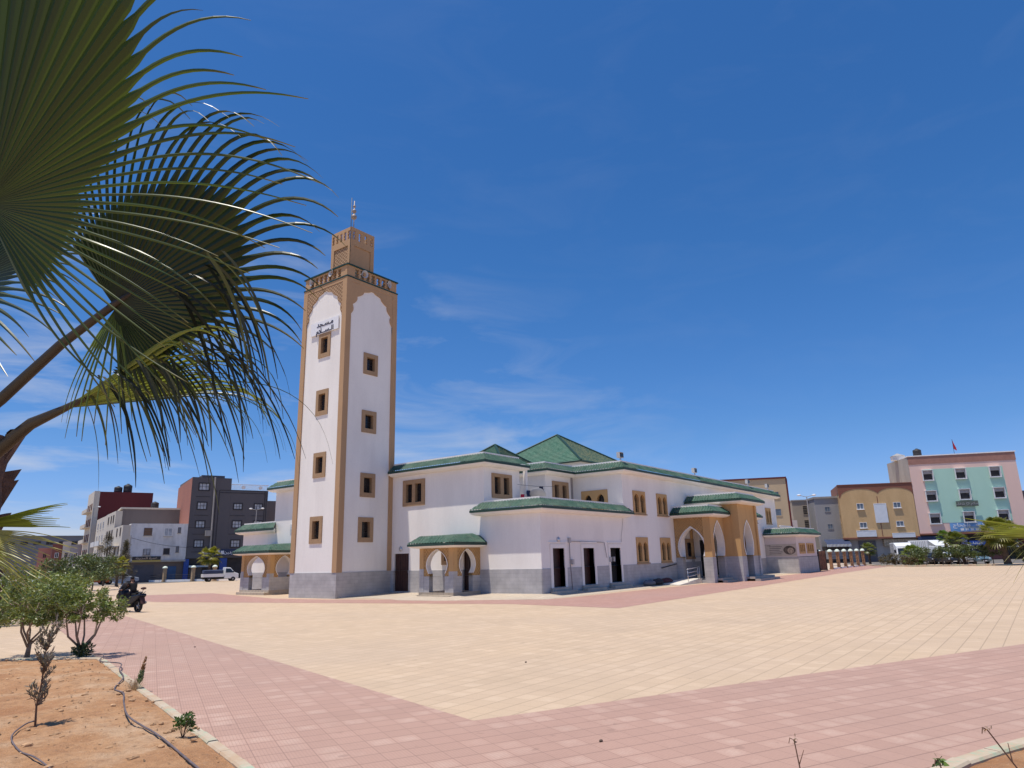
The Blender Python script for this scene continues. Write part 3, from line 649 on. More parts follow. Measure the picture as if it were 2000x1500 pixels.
xs = [18.97,20.70,22.3-1.3]; zz = [0.12,0.22,0.30]
m_ = MB()
for x,z in zip(xs,zz): m_.tube([(x,-13.2,z),(x,-13.2,z+0.86)],0.028,8)
m_.build('post', M['steel'], ra, True)
m_ = MB()
for h in (0.86,0.62,0.38): m_.tube([(xs[0]-0.05,-13.2,zz[0]+h),(xs[1],-13.2,zz[1]+h),(xs[2]+0.05,-13.2,zz[2]+h)],0.024,8)
m_.build('rail', M['steel'], ra, True)
m_ = MB(); m_.tube([FV.P(14.2,1.10,0.10),FV.P(16.7,1.32,0.10)],0.03,8)
for s_ in (14.5,16.4): m_.tube([FV.P(s_,1.10+0.088*(s_-14.2),0.1),FV.P(s_,1.04+0.088*(s_-14.2),0.02)],0.015,6)
tag(m_.build('wall_handrail', M['iron'], None, True, loc=(21,-11.6,1.2)), 'sloping grey handrail fixed to the grey dado left of the ramp', 'handrail')

# ------------------------------------------------------------------ minaret
mina = thing('minaret', 'tall square white minaret with tan corners, blue sky behind and a lantern on top', 'minaret', (2.15,2.1,0))
MW, MD = 4.22, 4.30   # along x, along y
ML = Fr((0,MD),(0,-1),(-1,0)); MR = Fr((0,0),(1,0),(0,-1)); MB_ = Fr((MW,0),(0,1),(1,0)); MK = Fr((MW,MD),(-1,0),(0,1))
ZD, ZS, ZBAL = 1.44, 16.95, 19.80
# openings; left face coordinate s = MD - y
lw = [(MD-(2.41+1.30)/2*1.081,15.16,13.68),(MD-(2.40+1.31)/2*1.081,11.69,10.17),(MD-(2.41+1.25)/2*1.081,7.98,6.55),(MD-(2.51+1.27)/2*1.081,4.38,2.90)]
rw = [(1.96*1.081,13.93,12.63),(1.95*1.081,10.44,9.13),(1.98*1.081,6.78,5.42),(1.92*1.081,4.29,2.92)]
lw = [(c,b_*1.081,a*1.081) for c,a,b_ in lw]; rw = [(c,b_*1.081,a*1.081) for c,a,b_ in rw]
for nm,fr,ln,ww,ext in (('tower_wall',ML,MD,lw,1),('tower_wall',MR,MW,rw,1),('tower_wall',MB_,MD,[],0),('tower_wall',MK,MW,[],0)):
    m_ = MB(); m_.panel(fr, 0.25, ln-0.25, ZD, 19.7, [rect(c-0.45,c+0.45,a+0.12,b_-0.12) for c,a,b_ in ww], -0.3, 0, ends=False)
    m_.build(nm, M['white'], mina)
m_ = MB(); m_.box(-0.05, MW+0.05, -0.05, MD+0.05, 0, ZD); m_.build('dado', M['dado'], mina)
def lobed(c, zs, za, W, n=90, lob=8):
    pf = [(ZD+0.001, W), (zs, W)]
    for i in range(1, n+1):
        t_ = i/n; h = W*(1-t_**2.05)**0.62 if t_ < 1 else 0
        ang = math.atan2(t_*(za-zs), max(h,1e-3)); h -= 0.17*abs(math.sin(ang*lob))*(1 if t_ < 0.97 else 0.2)
        pf.append((zs+(za-zs)*t_, max(h,0)))
    return (c, pf)
for fr,ln,key in ((ML,MD,'lattice'),(MR,MW,'tan')):
    m_ = MB(); c = ln/2; W = ln/2-0.34
    op = lobed(c, 17.35, 19.35, W)
    m_.panel(fr, 0.34, ln-0.34, 16.9, ZBAL, [(c,[(16.0,W)]+[q for q in op[1] if q[0] > 16.0])], 0.0, 0.055, ends=False)
    m_.build('arch_panel', M[key], mina)
    m_ = MB()
    m_.fbox(fr, 0.34, ln-0.34, 19.55, ZBAL, 0.0, 0.07); m_.build('frieze', M['tan'], mina)
for fr,ln in ((MB_,MD),(MK,MW)):
    m_ = MB(); m_.fbox(fr, 0.34, ln-0.34, 18.0, ZBAL, 0, 0.055); m_.build('arch_panel', M['tan'], mina)
for x,y in ((0,0),(MW,0),(0,MD),(MW,MD)):
    m_ = MB(); sx = 1 if x == 0 else -1; sy = 1 if y == 0 else -1
    xa, xb = sorted((x-0.075*sx, x+0.34*sx)); ya, yb = sorted((y-0.075*sy, y+0.34*sy))
    m_.box(xa, xb, ya, yb, ZD, ZBAL); m_.build('corner_pilaster', M['tan'], mina)
for fr,ww in ((ML,lw),(MR,rw)):
    for c,a,b_ in ww: framed_window(mina, fr, c-0.59, c+0.59, a, b_, [rect(c-0.33,c+0.33,a+0.27,b_-0.27)], proud=0.055, deep=0.25)
m_ = MB(); m_.box(-0.10, MW+0.10, -0.10, MD+0.10, ZBAL, ZBAL+0.09); m_.build('balcony_edge', M['green_dark'], mina)
# balustrade with baluster shaped cut-outs
def bal_ops(ln, n, z0, h, w_):
    out_ = []
    for i in range(n):
        c = ln*(i+0.5)/n if n > 0 else 0
        out_.append((c, [(z0,w_),(z0+h*0.18,w_),(z0+h*0.24,w_*0.55),(z0+h*0.34,w_*0.95),(z0+h*0.55,w_*1.05),(z0+h*0.68,w_*0.5),(z0+h*0.74,w_*0.95),(z0+h,w_*0.95)]))
    return out_
for fr,ln in ((ML,MD),(MR,MW),(MB_,MD),(MK,MW)):
    m_ = MB(); m_.panel(fr, 0.0, ln, ZBAL+0.09, ZBAL+0.82, [(q[0]*0.76+ln*0.12,q[1]) for q in bal_ops(ln, 7, ZBAL+0.16, 0.56, 0.16)], -0.16, 0.04, back=True); m_.build('balustrade', M['tan'], mina)
m_ = MB()
for x0,x1,y0,y1 in ((-0.1,MW+0.1,-0.12,0.22),(-0.1,MW+0.1,MD-0.22,MD+0.12),(-0.12,0.22,0.221,MD-0.221),(MW-0.22,MW+0.12,0.221,MD-0.221)): m_.box(x0,x1,y0,y1,ZBAL+0.82,ZBAL+0.91)
m_.build('balustrade_cap', M['green_dark'], mina)
m_ = MB(); m_.box(0.05,MW-0.05,0.05,MD-0.05,ZBAL+0.0,ZBAL+0.08); m_.build('balcony_floor', M['cement'], mina)
# lantern
LX0, LY0, LWd = 0.98, 1.0, 2.05; LZ0, LZ1 = ZBAL+0.08, 24.05
for k,(fr) in enumerate((Fr((LX0,LY0+LWd),(0,-1),(-1,0)), Fr((LX0,LY0),(1,0),(0,-1)), Fr((LX0+LWd,LY0),(0,1),(1,0)), Fr((LX0+LWd,LY0+LWd),(-1,0),(0,1)))):
    m_ = MB(); m_.panel(fr, 0.1205 if k%2 else 0, LWd-(0.1205 if k%2 else 0), LZ0, LZ1, [rect(0.30,LWd-0.30,LZ0+0.25,22.75)]+bal_ops(LWd, 5 if k%2==0 else 4, 23.2, 0.62, 0.11), -0.12, 0, back=True)
    ln_ = m_.build('lantern', M['tan'], mina)
    m_ = MB(); m_.fquad(fr, 0.2, LWd-0.2, LZ0+0.2, 22.8, -0.06); m_.build('recessed_panel', M['lattice'] if k % 2 == 0 else M['tan'], ln_)
m_ = MB(); m_.box(LX0+0.13,LX0+LWd-0.13,LY0+0.13,LY0+LWd-0.13,22.9,23.0); m_.build('lantern_roof', M['cement'], mina)
m_ = MB(); cx, cy = LX0+LWd/2, LY0+LWd/2
m_.tube([(cx,cy,22.9),(cx,cy,26.75)],0.035,8)
for z,r in ((25.50,0.20),(25.95,0.155),(26.32,0.11)): m_.ball((cx,cy,z),r,16)
m_.build('finial', simple('copper_finial', (0.30,0.25,0.22), 0.55, 0.2, metal=0.3), mina, True)
m_ = MB(); m_.tube([(0.86,0.9,20.9),(0.86,0.9,26.1)],0.025,6); m_.tube([(0.86,0.9,22.3),(1.0,1.02,22.3)],0.015,5); m_.tube([(0.86,0.9,23.5),(1.0,1.02,23.5)],0.015,5)
m_.build('lightning_rod', M['iron'], mina, True)
def horn(c, ax):
    m_ = MB(); m_.lathe([(0.05,-0.42),(0.10,-0.40),(0.10,-0.22),(0.06,-0.2),(0.10,-0.1),(0.16,0.03),(0.25,0.10),(0.26,0.12),(0.24,0.115),(0.10,-0.06),(0.05,-0.07)], c, 18, ax); return m_
for i,(c,ax) in enumerate((((-0.05,3.55,20.30),(-1,0.3,-0.1)),((-0.02,1.55,20.42),(-1,0.15,0.1)),((1.35,-0.02,20.36),(-0.1,-1,-0.1)),((3.45,-0.06,20.30),(0.4,-1,-0.1)))):
    hs = horn(c, ax); o_ = hs.build('loudspeaker', simple('speaker_grey', (0.40,0.40,0.42), 0.5) if i == 0 else bpy.data.materials['speaker_grey'], None, True, loc=c)
    tag(o_, ['grey horn loudspeaker at the far left end of the minaret balustrade','grey horn loudspeaker near the middle of the minaret left balustrade','grey horn loudspeaker left of centre on the minaret right balustrade','grey horn loudspeaker at the right end of the minaret right balustrade'][i], 'loudspeaker', 'horn loudspeakers on the minaret balcony')
# sign on the minaret
sg = thing('sign', 'white board on the minaret reading the mosque name in black Arabic letters', 'sign', ML.P(MD-1.95,16.8,0.06))
m_ = MB(); m_.fbox(ML, MD-3.42, MD-0.62, 16.42, 17.28, 0.03, 0.09); m_.build('board', simple('sign_board', (0.80,0.79,0.79), 0.6, 0.04), sg)
def text(s_, fr, a, z, size, off, mat, parent, sx=1.0, ext=0.01, name='lettering'):
    cu = bpy.data.curves.new(name, 'FONT'); cu.body = s_; cu.size = size; cu.extrude = ext; cu.offset = size*0.022; cu.align_x = 'CENTER'; cu.align_y = 'CENTER'
    tmp = bpy.data.objects.new(name, cu); COL.objects.link(tmp)
    dg = bpy.context.evaluated_depsgraph_get(); me = bpy.data.meshes.new_from_object(tmp.evaluated_get(dg))
    bpy.data.objects.remove(tmp)
    P0 = Vector(fr.P(a, z, off)); base = Vector(parent['_base'])
    for v_ in me.vertices:
        q = P0 + fr.d*(v_.co.x*sx) + Vector((0,0,1))*v_.co.y + fr.n*(v_.co.z); v_.co = q - base
    me.materials.clear(); me.materials.append(mat)
    o_ = bpy.data.objects.new(name, me); COL.objects.link(o_); o_.parent = parent; o_['_base'] = list(base); return o_
M['ink'] = simple('black_ink', (0.02,0.02,0.05), 0.6, 0.1)
AR1 = "\uFEAA\uFEA0\u0640\uFEB4\u0640\uFEE3"
AR2 = "\uFEE1\uFEFC\u0640\u0640\uFEB4\u0640\uFEDF\uFE8D"
text(AR1, ML, MD-1.95, 17.06, 0.44, 0.10, M['ink'], sg, 1.25)
text(AR2, ML, MD-1.95, 16.60, 0.44, 0.10, M['ink'], sg, 1.25)

# ------------------------------------------------------------------ roof odds and ends of the mosque
M['lampgrey'] = simple('floodlight_grey', (0.50,0.49,0.48), 0.5, 0.1)
fl0 = thing('floodlight', 'grey floodlight standing on the near upper roof corner of the mosque', 'floodlight', (0,0,0), 'floodlights along the long roof edge')
m_ = MB(); m_.box(-0.04,0.04,-0.04,0.04,0,0.22); m_.build('bracket', M['steel'], fl0)
m_ = MB(); m_.box(-0.26,0.26,-0.10,0.14,0.20,0.56); m_.add([(-0.26,-0.10,0.56),(0.26,-0.10,0.56),(0.26,-0.30,0.50),(-0.26,-0.30,0.50)],[(0,1,2,3)]); m_.build('lamp_head', M['lampgrey'], fl0)
m_ = MB(); m_.box(-0.21,0.21,-0.125,-0.102,0.24,0.50); m_.build('lens', M['pane'], fl0)
spots = [((13.85,CV+0.1,8.05),'grey floodlight standing on the near upper roof corner of the mosque'),((26.02,CV+0.05,8.05),'grey floodlight on the long roof edge above the arched upper windows'),((38.5,CV+0.05,8.05),'grey floodlight on the long roof edge beyond the entrance porch'),((44.3,CV+0.05,8.05),'grey floodlight at the far right end of the long roof edge')]
for i,(p_,lb) in enumerate(spots):
    if i == 0: fl0.location = p_
    else: dup(fl0, p_, 0, lb)
dish = thing('satellite_dish', 'grey satellite dish tilted on the terrace behind the low green eave', 'satellite dish', (8.2,-8.6,4.61))
m_ = MB(); m_.lathe([(0.02,-0.10),(0.2,-0.085),(0.36,-0.045),(0.50,0.02),(0.505,0.03),(0.36,-0.03),(0.2,-0.07),(0.02,-0.085)], (8.2,-8.6,5.72), 24, (0.62,0.35,0.70)); m_.build('reflector', M['lampgrey'], dish, True)
m_ = MB(); m_.tube([(8.2,-8.6,4.61),(8.2,-8.6,5.62)],0.03,8); m_.tube([(8.2,-8.95,5.45),(8.55,-8.4,6.05)],0.012,6); m_.ball((8.55,-8.4,6.05),0.05,8); m_.build('mast', M['iron'], dish)
rope = MB(); rope.tube([(7.3,-7.75,6.35),(8.6,-8.3,6.28),(10.2,-8.6,6.35)],0.01,5); tag(rope.build('clothes_line', M['iron'], None, loc=(8.6,-8.3,6.3)), 'thin clothes line strung over the terrace', 'clothes line')
def cloth(name, p, w_, h_, c, label):
    m_ = MB(); n_ = 6; vs = []
    for i in range(n_+1):
        for j in range(n_+1):
            vs.append((p[0]+w_*0.9*i/n_, p[1]-w_*0.3*i/n_+0.03*math.sin(i*2.1+j), p[2]-h_*j/n_*(1+0.08*math.sin(i*3))))
    m_.add(vs, [(i*(n_+1)+j,(i+1)*(n_+1)+j,(i+1)*(n_+1)+j+1,i*(n_+1)+j+1) for i in range(n_) for j in range(n_)])
    o_ = m_.build(name, simple(name+'_cloth', c, 0.9, 0.1), None, loc=p); tag(o_, label, 'laundry', 'laundry on the terrace line')
cloth('towel', (7.30,-7.98,5.75), 0.30, 0.55, (0.45,0.02,0.05), 'small red towel hanging beside the white strip shaped to pass for a sunlit wall edge')
cloth('shirt', (7.75,-8.10,6.0), 0.30, 0.55, (0.02,0.03,0.08), 'dark navy shirt hanging on the terrace line')
cloth('trousers', (8.05,-8.20,5.98), 0.16, 0.65, (0.30,0.36,0.45), 'pale blue cloth hanging on the terrace line')
cloth('jumper', (8.75,-8.35,6.28), 0.34, 0.30, (0.01,0.012,0.04), 'bunched dark blue garment high on the terrace line')
# bags lying at the foot of the long wall
def sack(c, sx, sy, sz, col, nm, lb, rz=0.0):
    m_ = MB(); m_.ball((0,0,0), 1, 14, (sx,sy,sz)); 
    m_.v = [(x+0.25*sx*noise.noise(Vector((x*2,y*2,z*3+c[0]))), y, max(z+0.3*sz*noise.noise(Vector((x*3,y*3,z))), -sz*0.7)) for x,y,z in m_.v]
    o_ = m_.build(nm, simple(nm+lb[:6].strip()+'_fabric', col, 0.8, 0.3, 5, bmp=0.4, bs=8), None, True); o_.location = (c[0],c[1],c[2]+sz*0.7); tag(o_, lb, 'bundle', 'bundles lying along the wall'); return o_
sack((15.4,-12.1,0.10),0.7,0.28,0.20,(0.12,0.13,0.16),'bundle','grey crumpled bundle on the ground below the arched windows')
sack((16.6,-12.1,0.10),0.6,0.30,0.22,(0.02,0.02,0.03),'bundle','black bundle in the middle of the row below the windows')
sack((18.0,-12.1,0.10),0.75,0.30,0.22,(0.07,0.015,0.02),'bundle','dark maroon rolled bundle nearest the handrail')
# ------------------------------------------------------------------ annex beyond the porch
M['rosewall'] = stucco('rose_white_wall', (0.70,0.60,0.57), (0.55,0.48,0.46), 0.4)
ann = thing('annex', 'low white annex with a green tiled eave and grey dado right of the entrance porch', 'annex', (41.35,-14.39,0))
AL = Fr((41.35,-11.52),(0,-1),(-1,0)); AR = Fr((41.35,-14.39),(1,0),(0,-1))
m_ = MB(); m_.panel(AL,0,2.87,1.5,3.55,[],-0.2,0); m_.build('wall', M['rosewall'], ann)
m_ = MB(); m_.panel(AR,0.004,6.9,1.5,3.55,[rect(0.85,2.6,1.85,2.65),rect(3.45,5.7,1.85,2.65)],-0.2,0.001); m_.build('wall', M['rosewall'], ann)
m_ = MB(); m_.fbox(AL,0,2.87,0,1.5,-0.2,0.02); m_.fbox(AR,0.0,6.9,0,1.46,-0.19,0.045); m_.build('dado', M['dado'], ann)
m_ = MB(); m_.prism([(41.5,-14.2),(48.2,-14.2),(48.2,-8),(46.3,-8),(46.3,-11.6),(41.5,-11.6)],3.5,3.62); m_.build('flat_roof', M['cement'], ann)
m_ = MB(); m_.add([(48.25,-14.39,0),(48.25,-8,0),(48.25,-8,3.55),(48.25,-14.39,3.55)],[(0,1,2,3)]); m_.build('end_wall', M['rosewall'], ann)
skirt(ann, [((41.35,-11.6),(41.35,-14.39),(-1,0),0,1),((41.35,-14.39),(48.25,-14.39),(0,-1),1,1)], 3.62, e=0.5, rise=0.42, par=0.14)
for a,b_ in ((0.75,2.70),(3.35,5.80)):
    wd = (b_-a); ops_ = [rect(a+wd*(0.10+0.30*k), a+wd*(0.10+0.30*k)+wd*0.20, 1.95, 2.58) for k in range(3)]
    framed_window(ann, AR, a, b_, 1.76, 2.72, ops_, grille=False, matf=M['ochre'])
ban = thing('banner', 'long cream banner with dark text lines and a round courtyard picture on the annex wall', 'banner', AL.P(1.4,1.62,0.06))
m_ = MB(); m_.fbox(AL,-0.05,2.82,1.60,2.66,0.005,0.03); m_.build('sheet', simple('banner_vinyl', (0.50,0.43,0.36), 0.5, 0.12, 2), ban)
m_ = MB()
for k in range(5):
    z = 2.42-k*0.16; m_.fbox(AL,0.35+0.03*(k%2),1.55-0.12*(k%3),z,z+0.035,0.031,0.034)
m_.fbox(AL,0.15,0.5,2.52,2.56,0.031,0.034)
m_.build('text_lines', M['ink'], ban)
m_ = MB()
for (c,z,rx,rz) in ((2.2,2.1,0.55,0.40),): m_.add([AL.P(c+rx*math.cos(t_),z+rz*math.sin(t_),0.034) for t_ in [i*math.pi/14 for i in range(28)]],[tuple(range(28))])
m_.build('picture', simple('picture_print', (0.10,0.075,0.06), 0.6, 0.8, 3), ban)
m_ = MB(); m_.add([AL.P(2.3+0.28*math.cos(t_),2.05+0.27*math.sin(t_),0.038) for t_ in [i*math.pi/10 for i in range(20)]],[tuple(range(20))]); m_.build('picture_centre', simple('picture_light', (0.42,0.33,0.25), 0.6, 0.5, 5), ban)
ra2 = thing('roof_railing', 'white balustrade on the roof behind the annex eave', 'railing', (46.5,-12.5,3.62))
m_ = MB()
for i in range(9): m_.tube([(43.2+i*0.42,-12.6,3.6),(43.2+i*0.42,-12.6,4.35)],0.06,6)
m_.build('baluster_row', M['coping'], ra2)
m_ = MB(); m_.box(43.1,46.7,-12.7,-12.5,4.35,4.45); m_.build('top_rail', M['coping'], ra2)
gt = thing('gate', 'rusty brown sheet metal gate leaf beside the annex', 'gate', (48.6,-14.4,0))
m_ = MB(); GF = Fr((48.45,-14.45),(1,0.02),(0.02,-1)); m_.fbox(GF,0,3.0,0.05,1.95,-0.04,0); 
for k in range(8): m_.fbox(GF,0.05+k*0.38,0.09+k*0.38,0.1,1.9,0,0.03)
m_.build('leaf', simple('rusty_sheet', (0.20,0.085,0.045), 0.7, 0.45, 3), gt)
m_ = MB(); m_.fbox(GF,-0.08,0,0,2.1,-0.08,0.04); m_.fbox(GF,3.0,3.08,0,2.1,-0.08,0.04); m_.build('frame', M['iron'], gt)
# ------------------------------------------------------------------ bollard posts with domed caps
M['postbrown'] = simple('post_brown', (0.30,0.155,0.075), 0.85, 0.25, 4); M['postsand'] = simple('post_sand', (0.42,0.29,0.17), 0.85, 0.2, 4); M['cap'] = simple('pale_green_cap', (0.62,0.68,0.58), 0.7, 0.1, 4)
def mkpost(mat, lb, gp, k=1.0):
    p_ = thing('gate_post', lb, 'post', (0,0,0), gp)
    m_ = MB(); m_.box(-0.24*k,0.24*k,-0.24*k,0.24*k,0,0.15); m_.box(-0.19*k,0.19*k,-0.19*k,0.19*k,0.15,1.72); m_.box(-0.23*k,0.23*k,-0.23*k,0.23*k,1.72,1.80); m_.build('shaft', mat, p_)
    m_ = MB(); m_.lathe([(0.34*k,1.80),(0.35*k,1.86),(0.30*k,1.96),(0.20*k,2.05),(0.05,2.10)],(0,0,0),16); m_.build('cap', M['cap'], p_, True); return p_
po = mkpost(M['postbrown'], 'brown post with a domed pale cap nearest the rusty gate', 'posts with domed caps along the fence by the annex', 0.80)
names = ['nearest the rusty gate','second from the rusty gate','third from the rusty gate','fourth from the rusty gate','fifth from the rusty gate','last before the small palm']
for i in range(6):
    loc = (55.2+i*3.22, -13.98-0.03*i, 0)
    if i == 0: po.location = loc
    else: dup(po, loc, 0, 'brown post with a domed pale cap, '+names[i])
pw_ = dup(po, (52.1,-13.6,0), 0, 'brown post with a domed pale cap rising behind the rusty gate')
rf_ = thing('low_fence', 'dark metal bar fence between the brown domed posts', 'fence', (63,-13.9,0))
m_ = MB()
for k in range(5): m_.tube([(55.2,-13.95,0.35+k*0.3),(71.4,-14.1,0.35+k*0.3)],0.02,5)
m_.build('bars', M['iron'], rf_)
m_ = MB(); m_.box(55.2,71.4,-14.18,-14.0,0,0.14); m_.build('plinth', M['coping'], rf_)
po2 = mkpost(M['postsand'], '', 'sand coloured posts along the street fence left')
pl = [((21.8,69.6),'in front of the garage, hidden partly by the scooter rider'),((23.55,65.9),'in front of the weathered white house, second from left'),((25.25,62.3),'left of the pale blue canopy'),((26.5,60.0),'right of the pale blue canopy by the pickup')]
pl = [(21.0,68.9),(22.6,64.9),(24.5,60.9),(25.9,57.9)]
lbs = ['sand coloured post in front of the grey garage shutter','sand coloured post in front of the blue door','sand coloured post left of the pale blue canopy','sand coloured post behind the rear of the small pickup']
for i,(x,y) in enumerate(pl):
    if i == 0: po2.location = (x,y,0); po2['label'] = lbs[0]
    else: dup(po2, (x,y,0), 0, lbs[i])
lf_ = thing('street_kerb_wall', 'low pale kerb wall with rail running along the far edge of the plaza at left', 'low wall', (20,68,0))
m_ = MB(); a, b_ = Vector((16.0,78.0,0)), Vector((29.5,51.5,0)); d_ = (b_-a).normalized(); n_ = Vector((d_.y,-d_.x,0))*0.12
m_.prism([tuple((a+n_)[:2]),tuple((a-n_)[:2]),tuple((b_-n_)[:2]),tuple((b_+n_)[:2])],0,0.28); m_.build('plinth', M['coping'], lf_)
m_ = MB(); m_.tube([a+Vector((0,0,0.9)),b_+Vector((0,0,0.9))],0.025,5); m_.tube([a+Vector((0,0,0.6)),b_+Vector((0,0,0.6))],0.02,5); m_.build('rail', M['iron'], lf_)
# ------------------------------------------------------------------ background buildings
W = dict(oldwhite=stucco('weathered_white', (0.72,0.70,0.68), (0.42,0.405,0.395), 0.9, 0.5, 2), dgrey=stucco('dark_grey_render', (0.105,0.098,0.105), (0.08,0.075,0.08), 0.3, 0.4),
    brick=stucco('red_side_render', (0.33,0.125,0.085), (0.25,0.10,0.075), 0.5, 0.4), brown=stucco('brown_render', (0.165,0.135,0.125), (0.12,0.10,0.095), 0.6, 0.4), creamw=stucco('cream_render', (0.60,0.53,0.44), (0.46,0.40,0.33), 0.5, 0.5),
    maroon=stucco('maroon_render', (0.115,0.018,0.02), (0.09,0.016,0.018), 0.4, 0.3), salmon=stucco('salmon_render', (0.45,0.20,0.15), (0.36,0.17,0.13), 0.4), rdark=stucco('dark_red_render', (0.22,0.08,0.065), (0.17,0.07,0.06), 0.4),
    fgrey=stucco('far_grey_render', (0.17,0.18,0.20), (0.12,0.13,0.14), 0.4), orange=stucco('orange_render', (0.63,0.41,0.20), (0.50,0.31,0.14), 0.75, 0.6, 3), obrown=stucco('brick_red_band', (0.25,0.095,0.06), (0.20,0.08,0.05), 0.4),
    pinkb=stucco('pink_render', (0.80,0.55,0.46), (0.70,0.49,0.41), 0.35, 0.4), mint=stucco('mint_render', (0.44,0.66,0.53), (0.38,0.58,0.47), 0.35, 0.4), cem=stucco('bare_cement', (0.38,0.35,0.32), (0.25,0.23,0.21), 0.8, 0.6, 2),
    lgrey=stucco('light_grey_render', (0.33,0.32,0.32), (0.24,0.235,0.235), 0.5), beigeb=stucco('beige_render', (0.40,0.34,0.27), (0.30,0.26,0.21), 0.5), tanb=stucco('tan_back_render', (0.50,0.38,0.24), (0.42,0.31,0.20), 0.4),
    shutter=simple('grey_shutter', (0.10,0.095,0.11), 0.6, 0.1), dark=simple('shop_dark', (0.035,0.03,0.03), 0.8, 0.3), navy=simple('navy_panel', (0.02,0.035,0.09), 0.6, 0.2), bluep=simple('blue_paint', (0.01,0.06,0.30), 0.5, 0.1),
    glass=simple('window_glass', (0.12,0.15,0.19), 0.15, 0.3, 1), wglass=simple('curtained_glass', (0.38,0.40,0.43), 0.3, 0.35, 2), wframe=simple('white_frame', (0.72,0.70,0.68), 0.6, 0.05), bframe=simple('black_frame', (0.025,0.022,0.025), 0.6, 0.1),
    board=simple('white_board', (0.70,0.71,0.73), 0.5, 0.05), lblue=simple('light_blue_canvas', (0.30,0.42,0.58), 0.7, 0.1), yel=simple('yellow_sign', (0.50,0.36,0.08), 0.6, 0.1), skyb=simple('sign_blue', (0.14,0.30,0.55), 0.5, 0.25, 1), wood2=simple('brown_shutter', (0.16,0.09,0.05), 0.7, 0.2), redf=simple('red_flag', (0.45,0.02,0.03), 0.8, 0.1))
nL, dL = (-0.3348,-0.9423), (0.9423,-0.3348)
BL = Fr((20.18,67.10), dL, nL)
def volume(parent, fr, s0, s1, z0, z1, depth, mat, name='wall', o1=0.0):
    m_ = MB(); m_.fbox(fr, s0, s1, z0, z1, -depth, o1); return m_.build(name, mat, parent)
def win(parent, fr, c, zc, w_, h_, frame, pane, sill=None, mull=1, bars=0, proud=0.06, ft=0.09):
    m_ = MB(); a0,a1,z0,z1 = c-w_/2,c+w_/2,zc-h_/2,zc+h_/2
    m_.panel(fr,a0,a1,z0,z1,[rect(a0+ft,a1-ft,z0+ft,z1-ft)],0.002,proud)
    for k in range(mull): 
        x = a0+w_*(k+1)/(mull+1); m_.fbox(fr,x-0.03,x+0.03,z0+ft,z1-ft,0.02,proud-0.01)
    for k in range(bars):
        z = z0+h_*(k+1)/(bars+1); m_.fbox(fr,a0+ft,a1-ft,z-0.02,z+0.02,0.02,proud-0.02)
    wn = m_.build('window', frame, parent)
    p_ = MB(); p_.fquad(fr,a0+ft,a1-ft,z0+ft,z1-ft,0.018); p_.build('pane', pane, wn)
    if sill: s_ = MB(); s_.fbox(fr,a0-0.08,a1+0.08,z0-0.08,z0-0.005,0,0.18); s_.build('sill', sill, wn)
    return wn
def tank(p, r=0.55, h=1.3, lb='', cat='water tank'):
    t_ = thing('water_tank', lb, cat, p, 'black water tanks on the roofs')
    m_ = MB(); m_.lathe([(r*0.98,0),(r,0.05),(r,h*0.25),(r*1.03,h*0.28),(r,h*0.31),(r,h*0.6),(r*1.03,h*0.63),(r,h*0.66),(r,h*0.8),(r*0.55,h*0.92),(r*0.3,h*0.94)], p, 18); m_.build('body', W['bframe'], t_, True)
    m_ = MB(); m_.lathe([(r*0.3,h*0.94),(r*0.3,h),(r*0.05,h*1.02)], p, 12); m_.build('lid', W['dark'], t_); return t_
def fp(fr, s, z, o): return fr.P(s,z,o)
# weathered white house
b1 = thing('house', 'weathered white two storey house above a grey garage shutter', 'house', fp(BL,2,0,0))
volume(b1, BL, -1.62, 5.64, 2.95, 7.8, 9, W['oldwhite']); volume(b1, BL, -1.4, 5.6, 0, 2.94, 8, W['brown'], 'ground_floor', -0.35)
m_ = MB(); m_.fbox(BL,-1.8,5.64,2.70,2.95,-0.3,0.25); m_.build('slab', M['cement'], b1)
m_ = MB(); m_.fbox(BL,-1.62,5.64,7.8,7.95,-0.2,0.03); m_.fbox(BL,-1.62,-1.45,7.8,7.95,-9,-0.2); m_.build('parapet', W['oldwhite'], b1)
for i,(c,z,w_,h_) in enumerate([(0.55,6.83,1.05,1.05),(3.13,6.79,1.03,1.13),(4.54,7.04,0.4,0.79),(0.64,4.08,0.9,0.84),(3.12,4.12,0.83,0.89),(4.5,4.38,0.41,0.85)]):
    win(b1, BL, c, z, w_, h_, W['wframe'] if i==1 else W['brown'], [W['wood2'],W['wglass'],W['fgrey'],W['wglass'],W['bframe'],W['fgrey']][i], M['cement'], 1 if i in (1,3) else 0, 2 if i in (0,3) else 0, ft=0.06)
m_ = MB(); m_.fbox(BL,-0.72,1.77,0,2.33,-0.34,-0.30)
for k in range(14): m_.fbox(BL,-0.72,1.77,0.1+k*0.16,0.13+k*0.16,-0.30,-0.27)
m_.build('garage_shutter', W['shutter'], b1)
m_ = MB(); m_.fbox(BL,3.5,4.6,0.1,2.07,-0.34,-0.28); m_.fbox(BL,4.03,4.06,0.1,2.05,-0.28,-0.26); m_.build('door', simple('blue_door', (0.03,0.09,0.20), 0.6, 0.2), b1)
